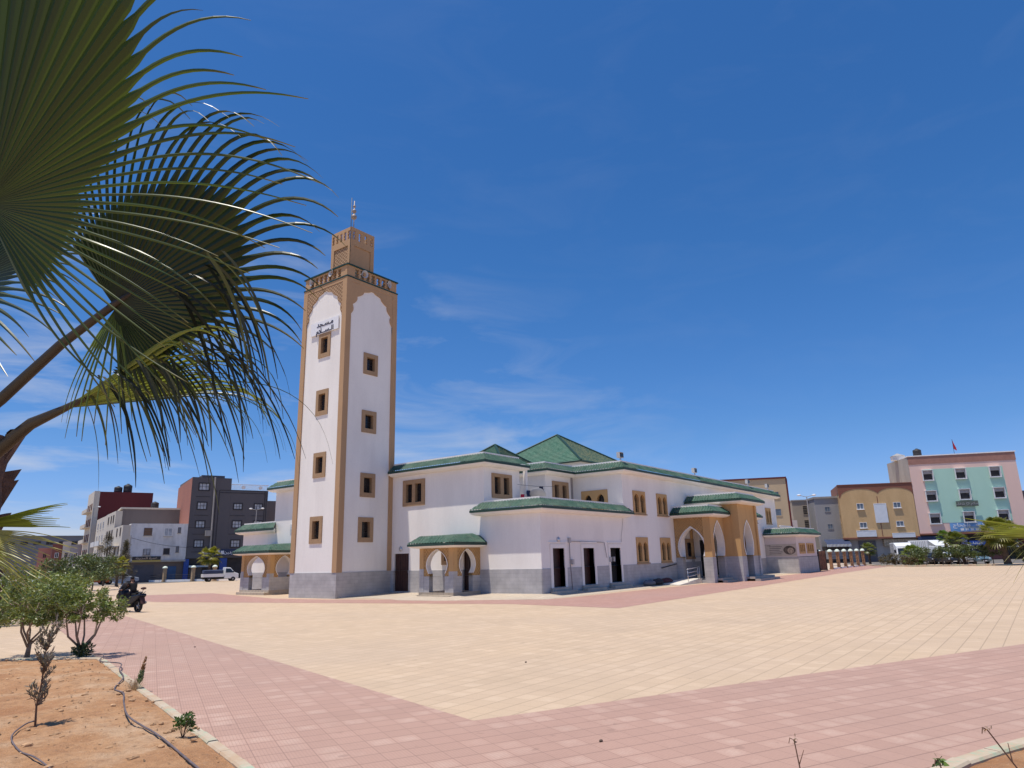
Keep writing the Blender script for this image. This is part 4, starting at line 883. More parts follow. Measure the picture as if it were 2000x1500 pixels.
# side of the white house with balconies, lit front of the street row
SPd, SPn = (0.2767,0.961), (-0.961,0.2767)
SR = Fr((18.71,67.62), SPd, SPn)
volume(b1, SR, 0.2, 8.8, 2.95, 7.75, 1.4, W['creamw'], 'side_wing', 1.0)
for z in (4.4,6.9):
    for s_ in (2.0,5.2): win(b1, Fr(SR.P(0,0,1.0)[:2],SPd,SPn), s_, z, 0.8, 1.2, W['brown'], W['dark'])
m_ = MB(); m_.fbox(SR,2.5,7.5,4.9,5.0,1.0,2.0); m_.fbox(SR,2.5,7.5,5.0,5.75,1.9,2.0); m_.build('balcony', W['oldwhite'], b1)
sgn = thing('shop_sign', 'dark shop sign board with pale letters and a yellow strip above the garage', 'sign', fp(BL,0.7,3.1,0.1))
m_ = MB(); m_.fbox(BL,-1.06,2.46,3.0,3.47,0.03,0.12); m_.build('board', W['bframe'], sgn)
m_ = MB(); m_.fbox(BL,-1.06,2.46,2.76,2.98,0.26,0.32); m_.build('strip', W['yel'], sgn)
text("\uFE94\uFEE8\uFEF3\uFEAA\uFEE4\uFEDF\uFE8D \uFE93\uFEAE\uFEE4\uFECB", BL, 0.7, 3.24, 0.42, 0.125, simple('pale_letters', (0.45,0.36,0.28), 0.7), sgn, 1.3)
# brown and cream building behind
b2 = thing('apartment_building', 'brown and cream three storey building rising behind the weathered white house', 'building', fp(BL,0,0,-10))
BF = Fr((21.32,76.7), dL, nL)
volume(b2, BF, 0, 9.5, 0, 10.6, 9.6, W['brown']); volume(b2, SR, 9.5, 19.8, 0, 10.3, 1.5, W['creamw'], 'street_front', 0.9)
m_ = MB(); m_.fbox(BF,-0.3,9.5,10.6,10.85,-9.6,0.1); m_.build('parapet', W['creamw'], b2)
SR1 = Fr(SR.P(0,0,0.9)[:2],SPd,SPn)
for z in (4.6,7.0,9.2):
    for s_ in (11.2,13.6,16.6): win(b2, SR1, s_, z, 0.9, 1.2, W['brown'], W['dark'])
b3 = thing('apartment_building', 'narrow cream building between the maroon block and the brown building', 'building', SR.P(26,0,0))
volume(b3, SR, 20.2, 38.5, 0, 10.6, 7, W['creamw'], 'wall', 0.2); SR2 = Fr(SR.P(0,0,0.2)[:2],SPd,SPn)
for z in (4.6,7.0,9.2):
    for s_ in (22,25,28.5,32,35.5): win(b3, SR2, s_, z, 1.1, 1.3, W['wframe'], W['dark'])
for q_ in (22,28): m_ = MB(); m_.fbox(SR,q_,q_+5.5,5.6,5.75,0.2,1.3); m_.fbox(SR,q_,q_+5.5,5.75,6.4,1.22,1.3); m_.build('balcony', W['oldwhite'], b3)
b4 = thing('apartment_building', 'tall cream block with a blank dark maroon side wall and rows of balconies', 'building', SR.P(45,0,0))
MF = Fr((29.99,106.8), dL, nL)
volume(b4, MF, 0.02, 8.9, 0, 16.0, 9, W['maroon'], 'maroon_side'); volume(b4, SR, 40.8, 50.5, 0, 16.1, 0.0, W['creamw'], 'street_front', 0.9)
SR3 = Fr(SR.P(0,0,0.9)[:2],SPd,SPn)
for z in (4.8,7.6,10.4,13.2):
    for s_ in (42.6,45.4,48.2): win(b4, SR3, s_, z, 1.3, 1.3, W['rdark'], W['dark'])
    m_ = MB(); m_.fbox(SR3,41.4,49.6,z-1.0,z-0.88,0,0.9); m_.fbox(SR3,41.4,49.6,z-0.88,z-0.35,0.82,0.9); m_.build('balcony', W['creamw'], b4)
tank(MF.P(3.0,16.0,-2), 0.7, 1.3, 'black water tank on the maroon block, left of the pair'); tank(MF.P(4.6,16.0,-2), 0.75, 1.8, 'taller black water tank on the maroon block, right of the pair'); tank(BF.P(4.3,10.85,-1), 0.55, 1.0, 'single black water tank on the brown and cream building')
# dark grey apartment block
b5 = thing('apartment_building', 'dark grey four storey block with black framed windows and a red side wall', 'building', fp(BL,11,0,0))
volume(b5, BL, 5.68, 11.12, 3.1, 14.7, 12, W['dgrey']); volume(b5, BL, 11.13, 16.55, 3.1, 13.0, 12, W['dgrey'])
m_ = MB(); R0 = BL.P(5.66,0,-0.02); R1 = BL.P(5.66,0,-13.5); m_.add([(R0[0],R0[1],0),(R1[0],R1[1],0),(R1[0],R1[1],14.3),(R0[0],R0[1],14.68)],[(0,1,2,3)]); m_.build('side_wall', W['brick'], b5)
volume(b5, BL, 5.7, 16.5, 0, 3.09, 11, W['dark'], 'ground_floor', -0.5)
m_ = MB(); m_.fbox(BL,7.0,10.2,14.7,15.1,-3,-0.6); m_.build('roof_hut', W['dgrey'], b5)
for c,z,w_,h_ in [(7.33,13.32,1.48,1.1),(7.25,10.54,1.34,1.1),(7.21,7.88,1.30,1.05),(7.23,5.13,1.30,1.09),(12.25,10.54,1.28,0.93),(15.21,10.55,1.25,0.93),(12.27,7.9,1.35,1.08),(15.3,7.92,1.38,1.08),(12.24,5.1,1.34,1.1),(15.2,5.1,1.3,1.1)]:
    win(b5, BL, c, z, w_+0.1, h_+0.1, W['bframe'], W['wglass'], None, 2, 1, ft=0.16)
m_ = MB()
for s_ in (9.05,9.45): m_.fbox(BL,s_,s_+0.1,3.2,12.9,0,0.04)
for s_ in (16.05,16.3): m_.fbox(BL,s_,s_+0.1,3.2,12.9,0,0.04)
for z in (12.85,12.5): m_.fbox(BL,9.56,16.04,z,z+0.09,0,0.035)
for z in (11.85,9.15,6.45,3.95):
    m_.fbox(BL,6.3,8.2,z,z+0.06,0,0.04)
    if z < 11: m_.fbox(BL,11.2,13.3,z,z+0.06,0,0.04); m_.fbox(BL,14.3,16.0,z,z+0.06,0,0.04)
for z in (7.4,4.7): m_.fbox(BL,5.7,8.6,z-0.02,z+0.03,0,0.03)
m_.build('black_trim', W['bframe'], b5)
m_ = MB(); m_.tube([BL.P(8.75,14.8,0.12),BL.P(8.83,3.2,0.12)],0.11,8); m_.build('drain_pipe', W['cem'], b5)
for z in (6.2,3.6): m_ = MB(); m_.fbox(BL,7.95,8.7,z,z+0.8,0.0,0.55); m_.build('balcony', W['cem'], b5)
rl = MB()
rl.fbox(BL,11.13,16.55,13.78,13.86,-0.15,0.05)
for i in range(30): rl.fbox(BL,11.15+i*0.18,11.18+i*0.18,13.0,13.78,-0.06,-0.02) if not (i in (8,9,10,22,23,24)) else None
for k in range(3): rl.fbox(BL,11.13,16.55,13.2+k*0.2,13.22+k*0.2,-0.05,-0.03)
rl.build('roof_railing', W['wframe'], b5)
for s_ in (12.85,15.35): m_ = MB(); m_.lathe([(0.30,0),(0.30,0.05)], BL.P(s_,13.4,-0.03), 16, (nL[0],nL[1],0)); m_.build('railing_disc', W['wframe'], b5)
m_ = MB(); m_.fbox(BL,5.5,6.15,0,3.0,-0.3,0.02); m_.build('blue_pillar', W['bluep'], b5)
m_ = MB(); m_.fbox(BL,10.3,11.3,0.4,3.05,-0.49,-0.1); m_.build('blue_panel', W['bluep'], b5)
m_ = MB(); m_.fbox(BL,6.2,8.6,1.85,2.1,-0.4,1.6); m_.build('canopy', W['lblue'], b5)
m_ = MB(); m_.fbox(BL,6.3,8.0,0,1.8,-0.49,-0.45); m_.build('shop_shutter', W['shutter'], b5)
s5 = thing('shop_sign', 'dark blue shop sign with white lettering on the dark grey block', 'sign', fp(BL,11.5,3.7,0.1))
m_ = MB(); m_.fbox(BL,9.65,13.3,3.42,4.30,0.05,0.14); m_.build('board', W['navy'], s5)
text("\uFEE6\uFEF4\uFEA9\uFEAE\uFEE7 \uFEAE\uFEF4\uFEE4\uFEE7", BL, 12.1, 3.86, 0.55, 0.145, W['board'], s5, 1.2)
m_ = MB(); m_.fbox(BL,9.8,10.15,3.55,4.15,0.142,0.15); m_.fbox(BL,10.3,10.75,3.6,4.1,0.142,0.15); m_.build('emblem', W['board'], s5)
b6 = thing('building', 'tan brown building partly seen between the dark grey block and the mosque', 'building', fp(BL,19,0,-4))
volume(b6, BL, 17.6, 24, 0, 12.0, 10, W['brown'], 'wall', -6); F6 = Fr(BL.P(0,0,-6)[:2],dL,nL); win(b6, F6, 18.8, 8.2, 0.9, 0.7, W['brown'], W['dark']); win(b6, F6, 20.6, 8.2, 0.9, 0.7, W['brown'], W['dark'])
# far end of the street
FR = Fr((47.4,153.05), dL, nL)
far = [('salmon pink house at the far end of the left street',-1.2,2.4,8.1,W['salmon'],0),('small grey house left of the salmon pink one in the far street',-3.4,-1.25,7.7,W['lgrey'],1.5),('narrow beige house in the far street beside the dark red one',-5.1,-3.45,8.6,W['creamw'],3.5),('dark red house in the far street',-7.2,-5.15,8.1,W['rdark'],5),('low pinkish house at the left of the far street',-10.0,-7.25,7.2,W['salmon'],7)]
for i,(lb,a,b_,h_,mt_,o_) in enumerate(far):
    t_ = thing('house', lb, 'house', FR.P((a+b_)/2,0,-o_)); F_ = Fr(FR.P(0,0,-o_)[:2],dL,nL)
    volume(t_, F_, a, b_, 0, h_, 10, mt_)
    m_ = MB(); m_.fbox(F_,a-0.06,b_+0.06,h_-0.3,h_,0,0.15); m_.build('cornice', mt_, t_)
    for z in (2.6,5.4):
        win(t_, F_, (a+b_)/2, z, 0.8, 1.2, W['wframe'] if i%2 else mt_, W['dark'])
    FS = Fr(F_.P(a,0,0)[:2], SPd, (-dL[0],-dL[1]))
    for z in (2.6,5.4):
        for s_ in (2.5,6.0): win(t_, FS, s_, z, 0.9, 1.2, mt_, W['dark'])
t_ = thing('building', 'long dark grey three storey building on the skyline at far left', 'building', FR.P(-8,0,-40)); F_ = Fr(FR.P(0,0,-40)[:2],dL,nL)
volume(t_, F_, -22, 8, 0, 11.2, 12, W['fgrey'])
for k in range(9): win(t_, F_, -20+k*3.0, 9.4, 1.9, 1.1, W['fgrey'], W['dark'])
m_ = MB(); m_.fbox(F_,-22.2,8.2,11.2,11.45,-12,0.3); m_.build('roof_slab', W['fgrey'], t_)
t_ = thing('building', 'low dark building left of the long grey one on the far skyline', 'building', FR.P(-40,0,-55)); F_ = Fr(FR.P(0,0,-55)[:2],dL,nL); volume(t_, F_, -60, -22, 0, 10, 12, W['fgrey'])
for k in range(9): win(t_, F_, -56+k*3.5, 8.2, 1.8, 1.1, W['fgrey'], W['dark'])
t_ = thing('building', 'long low pale building along the far end of the left street', 'building', FR.P(5,0,-10)); F_ = Fr(FR.P(0,0,-12)[:2],dL,nL); volume(t_, F_, 2.5, 14, 0, 8.6, 8, W['beigeb'])
for k in range(4): win(t_, F_, 3.8+k*2.4, 6.2, 1.0, 1.2, W['wframe'], W['dark'])
# right hand group
dR, nR = (0.4685,-0.8834), (-0.8834,-0.4685); BR = Fr((97.655,-10.02), dR, nR)
o1 = thing('apartment_building', 'ochre orange three storey building with a brick red scalloped band at the top', 'building', BR.P(2,0,0))
m_ = MB(); c0, c1, c2, c3_ = BR.P(-3.35,0,0), BR.P(7.95,0,0), BR.P(7.95,0,-11), (BR.P(-3.35,0,0)[0]+0.9514*11.0, BR.P(-3.35,0,0)[1]+0.308*11.0, 0)
ch = (BR.P(-3.35,0,0)[0]+0.55*1.6, BR.P(-3.35,0,0)[1]+0.85*1.6, 0)
m_.prism([c0[:2],c1[:2],c2[:2],c3_[:2]],3.85,12.25); m_.build('wall', W['orange'], o1)
volume(o1, BR, -2.6, 7.9, 0, 3.84, 9, W['cem'], 'ground_floor', -0.9)
m_ = MB(); m_.fbox(BR,-3.45,8.0,3.6,3.86,-0.6,0.12); m_.build('slab', W['obrown'], o1)
# scalloped band: rectangle minus two big arcs
bd = MB()
def arcz(s_):
    for cc,hw_ in ((-0.15,2.95),(5.2,2.75)):
        u = abs(s_-cc)/hw_
        if u < 1: return 10.35+1.25*math.sqrt(1-u*u)
    return 10.2
n_ = 90
for i in range(n_):
    sa = -3.35+11.3*i/n_; sb_ = -3.35+11.3*(i+1)/n_
    bd.add([BR.P(sa,arcz(sa),0.03),BR.P(sb_,arcz(sb_),0.03),BR.P(sb_,12.3,0.03),BR.P(sa,12.3,0.03)],[(0,1,2,3)])
bd.fbox(BR,-3.4,8.0,12.26,12.36,-0.3,0.1); bd.fbox(BR,2.40,2.50,4.0,10.3,0.0,0.035)
bd.build('red_band', W['obrown'], o1)
OSD = (0.9514,0.308); OS = Fr(c0[:2], OSD, (-0.308,0.9514))
m_ = MB(); m_.fbox(OS,0.0,11,10.9,12.32,0.001,0.04); m_.build('red_band', W['obrown'], o1)
for z in (8.4,5.4):
    for s_ in (1.6,3.9,6.8,9.4):
        win(o1, OS, s_, z, 0.8, 1.7, W['tanb'], W['dark'], None, 0, 0, ft=0.12)
for c,z,w_,h_ in [(-0.31,8.78,1.05,0.95),(5.28,8.8,1.12,0.9),(-0.24,5.77,1.1,0.9),(5.29,5.85,1.12,0.85)]: win(o1, BR, c, z, w_, h_, W['wframe'], W['glass'], M['coping'], 1, 0, ft=0.07)
for c,z,w_,h_,nm in [(2.67,7.61,1.9,3.05,'notice_board'),(0.04,4.45,2.97,1.0,'sign_board'),(5.55,4.05,3.4,0.72,'sign_board')]:
    m_ = MB(); m_.fbox(BR,c-w_/2,c+w_/2,z-h_/2,z+h_/2,0.04,0.16); q_ = m_.build(nm, W['board'], o1)
    m_ = MB(); m_.fbox(BR,c-w_/2+0.12,c+w_/2-0.12,z+h_/2-0.16,z+h_/2-0.12,0.16,0.165); m_.build('frame_line', W['cem'], q_)
m_ = MB(); m_.fbox(BR,-1.1,1.5,0,3.35,-0.88,-0.82)
for k in range(16): m_.fbox(BR,-1.1,1.5,0.1+k*0.2,0.14+k*0.2,-0.82,-0.79)
m_.build('garage_shutter', W['shutter'], o1)
m_ = MB(); m_.fbox(BR,2.6,7.85,2.45,3.45,-0.88,-0.3); m_.build('shop_fascia', simple('stone_cladding', (0.42,0.33,0.22), 0.8, 0.4, 4), o1)
aw = thing('awning', 'dark blue awning with a striped valance at the corner of the orange building', 'awning', OS.P(1,3.2,0.5))
m_ = MB(); m_.add([BR.P(-6.4,3.7,-0.6),BR.P(-2.7,3.7,-0.6),BR.P(-2.7,2.9,1.0),BR.P(-6.4,2.9,1.0)],[(0,1,2,3)]); m_.build('canvas', W['navy'], aw)
m_ = MB()
for k in range(18): m_.fbox(BR,-6.4+k*0.206,-6.4+k*0.206+0.11,2.5,2.9,0.98,1.0)
m_.build('valance', W['board'], aw)
p1_ = thing('apartment_building', 'tall pink and mint green building with nine hooded windows', 'building', (101.42,-17.12,0))
BPk = Fr((101.42,-17.12),(0.4058,-0.914),(-0.914,-0.4058))
volume(p1_, BPk, 0, 15.35, 4.2, 16.4, 9, W['pinkb']); volume(p1_, BPk, 0.1, 15.3, 0, 4.19, 8, W['dark'], 'ground_floor', -0.9)
m_ = MB(); m_.fbox(BPk,1.9,13.3,5.75,14.28,0.001,0.02); m_.build('mint_panel', W['mint'], p1_)
m_ = MB(); m_.fbox(BPk,-0.03,15.4,15.15,16.42,0.001,0.05); m_.build('brown_band', simple('brown_pink_band', (0.36,0.18,0.135), 0.85, 0.1), p1_)
m_ = MB(); m_.fbox(BPk,-0.1,15.5,16.42,16.58,-9,0.12); m_.build('parapet', M['coping'], p1_)
m_ = MB(); m_.fbox(BPk,-0.05,15.4,3.95,4.2,-0.9,0.3); m_.build('slab', W['obrown'], p1_)
m_ = MB(); e0 = BPk.P(-0.02,0,-0.1); e1 = BPk.P(-0.6,0,-9.4); m_.add([(e0[0],e0[1],0),(e1[0],e1[1],0),(e1[0],e1[1],16.5),(e0[0],e0[1],16.4)],[(0,1,2,3)]); m_.build('side_wall', W['cem'], p1_)
for c,z,w_,h_ in [(2.44,13.43,1.5,1.6),(7.18,13.48,1.5,1.6),(12.06,13.53,1.5,1.6),(2.45,10.14,1.55,1.6),(7.25,10.19,1.55,1.6),(12.12,10.22,1.55,1.6),(2.44,6.58,1.55,1.6),(7.26,6.66,1.55,1.6),(12.07,6.76,1.55,1.6)]:
    z -= 0.15
    m_ = MB(); a0,a1,z0,z1 = c-w_/2,c+w_/2,z-h_/2,z+h_/2
    m_.panel(BPk,a0,a1,z0,z1,[rect(a0+0.09,a1-0.09,z0+0.12,z0+1.05)],0.021,0.10); m_.fbox(BPk,a0-0.06,a1+0.06,z1,z1+0.10,0.021,0.42); m_.fbox(BPk,a0-0.05,a0+0.05,z0,z1,0.101,0.40); m_.fbox(BPk,a1-0.05,a1+0.05,z0,z1,0.101,0.40); m_.fbox(BPk,a0-0.06,a1+0.06,z0-0.08,z0,0.021,0.40)
    wn = m_.build('window', W['wframe'], p1_); q = MB(); q.fquad(BPk,a0+0.05,a1-0.05,z0+0.1,z0+1.08,0.03); q.build('pane', W['dark'], wn); q = MB(); q.fbox(BPk,a0+0.06,a1-0.06,z0+1.08,z1-0.02,0.101,0.16); q.build('shutter_box', simple('shutter_box', (0.42,0.38,0.36), 0.7) if 'shutter_box' not in bpy.data.materials else bpy.data.materials['shutter_box'], wn)
def signboard(fr, c, z, w_, h_, mat, lb, txt=None, tm=None, size=0.5, off=0.1, txt2=None):
    t_ = thing('sign', lb, 'sign', fr.P(c,z,off)); m_ = MB(); m_.fbox(fr,c-w_/2,c+w_/2,z-h_/2,z+h_/2,off-0.05,off+0.05); m_.build('board', mat, t_)
    if txt: text(txt, fr, c, z+(0.25*h_ if txt2 else 0), size, off+0.055, tm, t_, 1.2)
    if txt2: text(txt2, fr, c, z-0.28*h_, size*0.6, off+0.055, tm, t_, 1.3)
    return t_
signboard(BPk, 7.25, 8.60, 3.1, 0.85, simple('olive_board', (0.10,0.12,0.09), 0.6, 0.3), 'dark olive sign with a round emblem between the mint wall windows', "\u0640\u0640\uFE8E\uFED4\uFEB7 O \uFEE1\uFEFC\uFEB3", W['lgrey'], 0.5, 0.45)
signboard(BPk, 7.4, 5.0, 6.0, 1.35, W['skyb'], 'blue shop banner with white Arabic words across the pink building', "\uFE9D\uFE8E\uFEA4\uFE9F\uFEE0\uFE91   \uFE94\uFEF3\uFEAA\uFEBB", W['board'], 0.75, 0.12, "\u25A0 \u25A0 \u25A0 \u25A0 \u25A0")
signboard(BPk, 1.3, 3.2, 3.6, 1.1, W['navy'], 'plain dark blue fascia under the pink building', off=0.1)
signboard(BPk, 7.8, 2.55, 2.2, 0.7, W['bluep'], 'small blue shop sign above the dark entrance', "\uFE94\uFEF4\uFEDF\uFEAA\uFEF4\uFEBB", W['board'], 0.4, 0.1)
signboard(BPk, 12.6, 2.4, 1.6, 1.2, W['board'], 'white poster on the shop front right of the blue signs', off=0.0)
m_ = MB(); m_.fbox(BPk,9.4,11.6,0,3.0,-0.9,-0.5); m_.build('shop_front', W['rdark'], p1_); m_ = MB(); m_.fbox(BPk,13.6,15.2,0,3.4,-0.9,-0.5); m_.build('shop_front', W['maroon'], p1_)
m_ = MB(); m_.fbox(BPk,5.9,6.6,0,3.4,-0.9,-0.4); m_.build('shop_front', simple('lilac_poster', (0.30,0.28,0.42), 0.6, 0.3), p1_)
tank(BPk.P(2.0,16.55,-1.5), 0.62, 1.35, 'black water tank on the roof of the pink and mint building')
sh = thing('roof_hut', 'small white glazed roof hut left of the water tank on the pink building', 'roof hut', BPk.P(-0.1,16.5,-4))
m_ = MB(); m_.fbox(BPk,-1.0,0.9,16.45,17.2,-5.5,-4.2); m_.build('wall', W['wframe'], sh); m_ = MB(); q0=[BPk.P(-1.1,17.2,-5.6),BPk.P(1.0,17.2,-5.6),BPk.P(1.0,17.2,-4.1),BPk.P(-1.1,17.2,-4.1),BPk.P(-0.05,17.7,-4.85)]; m_.add(q0,[(0,1,4),(1,2,4),(2,3,4),(3,0,4)]); m_.build('roof', W['lgrey'], sh)
fg = thing('flag', 'small red flag on a pole above the pink building roof', 'flag', BPk.P(7.1,16.55,-0.5))
m_ = MB(); m_.tube([BPk.P(7.1,16.5,-0.5),BPk.P(7.1,19.0,-0.5)],0.03,6); m_.build('pole', M['iron'], fg)
m_ = MB(); m_.add([BPk.P(7.13,18.8,-0.5),BPk.P(7.25,18.3,-0.45),BPk.P(7.5,17.6,-0.5),BPk.P(7.55,17.1,-0.5),BPk.P(7.13,17.4,-0.5)],[(0,1,2,3,4)]); m_.build('cloth', W['redf'], fg)
e_b = thing('building', 'sliver of a brown house right of the pink building', 'building', BPk.P(17,0,-3)); volume(e_b, BPk, 15.6, 24, 0, 10.4, 8, W['brown'], 'wall', -1.5); win(e_b, Fr(BPk.P(0,0,-1.5)[:2],(0.4058,-0.914),(-0.914,-0.4058)), 17.0, 8, 1.0, 1.2, W['wframe'], W['dark'])
# building behind the mosque
BPr = Fr((87.12,-0.67),(0.4058,-0.914),(-0.914,-0.4058))
t_ = thing('apartment_building', 'large tan building with a dark maroon roof edge rising behind the mosque', 'building', BPr.P(-5,0,0))
volume(t_, BPr, -16, 0.75, 0, 13.3, 10, W['tanb']); m_ = MB(); m_.fbox(BPr,-16,0.9,13.3,13.55,-10,0.15); m_.fbox(BPr,0.76,1.0,0,13.3,-10,0.05); m_.build('roof_edge', W['maroon'], t_)
for c,z in ((-1.11,10.71),(-1.05,8.02),(-1.05,5.2),(-6,10.7),(-6,8.0)): win(t_, BPr, c, z, 1.45, 1.25, W['tanb'], W['glass'], None, 0, 0, ft=0.12)
BG = Fr((96.4,-3.0), dR, nR)
t_ = thing('apartment_building', 'plain light grey building left of the orange one', 'building', BG.P(1,0,0)); volume(t_, BG, 0.1, 5, 0, 10.4, 10, W['lgrey']); m_ = MB(); m_.fbox(BG,0,5,10.4,10.7,-10,0.15); m_.build('roof_edge', W['cem'], t_)
for c,z in ((2.0,8.6),(2.1,5.8),(2.2,3.3)): win(t_, BG, c, z, 0.9, 0.9, W['lgrey'], W['glass'], None, 1)
t_ = thing('apartment_building', 'narrow beige building with louvred openings behind the twin street lamps', 'building', BG.P(-2,0,-4)); volume(t_, BG, -2.6, 0.09, 0, 10.4, 10, W['beigeb'], 'wall', -4); BG2 = Fr(BG.P(0,0,-4)[:2], dR, nR)
for z in (8.8,6.4,4.2): win(t_, BG2, -0.55, z, 0.8, 1.5, W['beigeb'], W['dark'], None, 0, 4, ft=0.06)
m_ = MB(); m_.fbox(BG2,-2.65,0.1,10.4,10.6,-10,0.12); m_.build('roof_edge', W['cem'], t_)
t_ = thing('house', 'small white house with a black tank between the mosque and the grey buildings', 'house', BG.P(-4.5,0,0)); volume(t_, BG, -5.2, -3.0, 0, 7.0, 8, W['rosewall'] if 'rosewall' in W else M['rosewall'])
win(t_, BG, -4.1, 6.0, 0.5, 0.5, W['wframe'], W['dark']); tank(BG.P(-4.1,7.0,-1),0.5,0.8,'small black water tank on the small white house')
t_ = thing('kiosk', 'low dark shop stand under the blue awning', 'kiosk', BR.P(-4.5,0,0)); volume(t_, BR, -6.6, -2.8, 0, 2.6, 4, W['dark'], 'body', -0.5); m_ = MB(); m_.fbox(BR,-6.4,-3.0,0.6,2.0,-0.49,-0.45); m_.build('shelf', W['lgrey'], t_)
# distant low skyline between
t_ = thing('building', 'low row of pale houses in the gap far right of the mosque', 'building', (130,30,0)); m_ = MB(); m_.fbox(Fr((125,22),dR,nR),-12,20,0,6,-8,0); m_.build('wall', W['beigeb'], t_); win(t_, Fr((125,22),dR,nR), 0, 4, 1.2, 1.2, W['wframe'], W['dark'])

# ------------------------------------------------------------------ street lamps
def street_lamp(p, h, lb, arms=1, th=0.06, rz=0.0):
    t_ = thing('street_lamp', lb, 'street lamp', p, 'street lamps')
    x,y,z = p; m_ = MB(); m_.tube([(x,y,z),(x,y,z+h)],[th*1.4,th*0.8],8); m_.box(x-0.15,x+0.15,y-0.15,y+0.15,z,z+0.25); m_.build('pole', W['lgrey'], t_)
    for s_ in ([1,-1] if arms == 2 else [1]):
        a = Vector((0.60*s_,-0.80*s_,0)); e = Vector((x,y,z+h))+a*0.8+Vector((0,0,0.15))
        m_ = MB(); m_.tube([(x,y,z+h-0.05),e],0.03,6); m_.build('arm', W['lgrey'], t_)
        m_ = MB(); m_.ball(e, 0.22, 10, (1.0,1.0,0.45)); m_.build('lamp_head', W['board'], t_, True)
    return t_
street_lamp((51.2,-13.35,0), 7.6, 'thin pole street lamp with one pale head, left of the twin poles near the annex', 2)
m_ = MB(); m_.tube([(52.0,-14.0,0),(51.7,-13.9,6.6)],[0.10,0.07],8); tag(m_.build('utility_pole', W['lgrey'], None, loc=(52,-14,0)), 'pale slim utility pole right beside the twin headed lamp', 'pole')
street_lamp((27.48,51.39,0), 9.2, 'tall twin headed street lamp standing in front of the dark grey block', 2)
street_lamp((19.85,83.28,0), 11.1, 'tall thin street lamp beside the maroon block', 1)
m_ = MB(); m_.tube([(18.3,66.6,0),(18.3,66.6,6.3)],[0.10,0.07],8); tag(m_.build('utility_pole', W['cem'], None, loc=(18.3,66.6,0)), 'grey utility pole at the left corner of the weathered house', 'pole')
m_ = MB(); pts = []
for i in range(13):
    u = i/12; p_ = Vector((18.3,66.6,6.0)).lerp(Vector(BL.P(5.9,4.6,0.3)),u); p_.z -= 0.5*4*u*(1-u)*0.5; pts.append(p_)
m_.tube(pts,0.025,4); tag(m_.build('overhead_cable', M['iron'], None, loc=(20,66,5)), 'thin cable sagging across the weathered white house front', 'cable')

# ------------------------------------------------------------------ planting beds, kerbs
mt, t, b, o = nodes('orange_sand'); v = objvec(t)
f1 = noisen(t, v, 0.8, 8, 0.6); f2 = noisen(t, v, 9, 8, 0.7); f3 = noisen(t, v, 45, 3)
col = ramp(t, f1, [(0.36,(0.37,0.175,0.075)),(0.5,(0.46,0.245,0.115)),(0.64,(0.53,0.34,0.20))])
col = mixc(t, ramp(t, f2, [(0.35,0.5),(0.55,0.0)]), col, (0.24,0.12,0.055))
col = mixc(t, ramp(t, f3, [(0.62,0.0),(0.72,0.5)]), col, (0.62,0.48,0.34))
t.links.new(col, b.inputs['Base Color']); b.inputs['Roughness'].default_value = 0.95
bump(t, b, math_(t,'ADD',f2,math_(t,'MULTIPLY',f3,0.3)), 0.9, 0.07); M['sand'] = mt
def pin(poly_, x, y):
    c = False; j = len(poly_)-1
    for i in range(len(poly_)):
        xi,yi = poly_[i]; xj,yj = poly_[j]
        if (yi > y) != (yj > y) and x < (xj-xi)*(y-yi)/(yj-yi)+xi: c = not c
        j = i
    return c
def soil(name, o_, ex, ey, nx, ny, lift=0.05, amp=0.05, edge=0.6):
    """patch spanned by ex, ey from corner o_; height falls to the kerb along the two edges meeting at o_"""
    o_ = Vector((*o_,0)); ex = Vector((*ex,0)); ey = Vector((*ey,0)); m_ = MB(); vs = []
    for i in range(nx+1):
        for j in range(ny+1):
            u, w_ = (i/nx)**1.5, (j/ny)**1.5; p = o_+ex*u+ey*w_
            h = lift+amp*noise.fractal(Vector((p.x*0.9,p.y*0.9,0)),0.9,2.1,5)+0.018*noise.noise(Vector((p.x*5,p.y*5,3)))+0.012*noise.noise(Vector((p.x*13,p.y*13,1)))
            d = min(u*ex.length, w_*ey.length); h = 0.035+(h-0.035)*min(1,d/edge+0.15)
            vs.append((p.x,p.y,h))
    m_.add(vs, [(i*(ny+1)+j,(i+1)*(ny+1)+j,(i+1)*(ny+1)+j+1,i*(ny+1)+j+1) for i in range(nx) for j in range(ny)])
    return m_.build(name, M['sand'], None, True, kind='structure')
KC = (-19.02,-15.62)
soil('soil_bed', KC, (-4.3,-15.0), (-9.5,15.0*0.95), 230, 150, 0.07, 0.05)
soil('soil_bed', (-18.33,-31.92), (-7.0,-0.3), (9.0,-3.45), 90, 90, 0.07, 0.03)
mt, t, b, o = nodes('painted_kerb'); tc = t.nodes.new('ShaderNodeTexCoord'); sp = t.nodes.new('ShaderNodeSeparateXYZ'); t.links.new(tc.outputs['Object'], sp.inputs[0])
q = math_(t,'FRACT',math_(t,'DIVIDE',math_(t,'ADD',sp.outputs['Y'],math_(t,'MULTIPLY',sp.outputs['X'],0.25)),2.1))
gr = math_(t,'GREATER_THAN',q,0.52); wear = ramp(t, noisen(t, objvec(t), 6, 7, 0.7), [(0.40,0.75),(0.52,0.0)])
base_c = mixc(t, ramp(t, noisen(t, objvec(t), 3, 6), [(0.4,0.0),(0.6,1.0)]), (0.44,0.31,0.20), (0.47,0.39,0.29))
t.links.new(mixc(t, math_(t,'MULTIPLY',gr,wear), base_c, (0.30,0.42,0.30)), b.inputs['Base Color']); b.inputs['Roughness'].default_value = 0.85; bump(t, b, noisen(t, objvec(t), 20, 5), 0.4, 0.01); M['kerb'] = mt
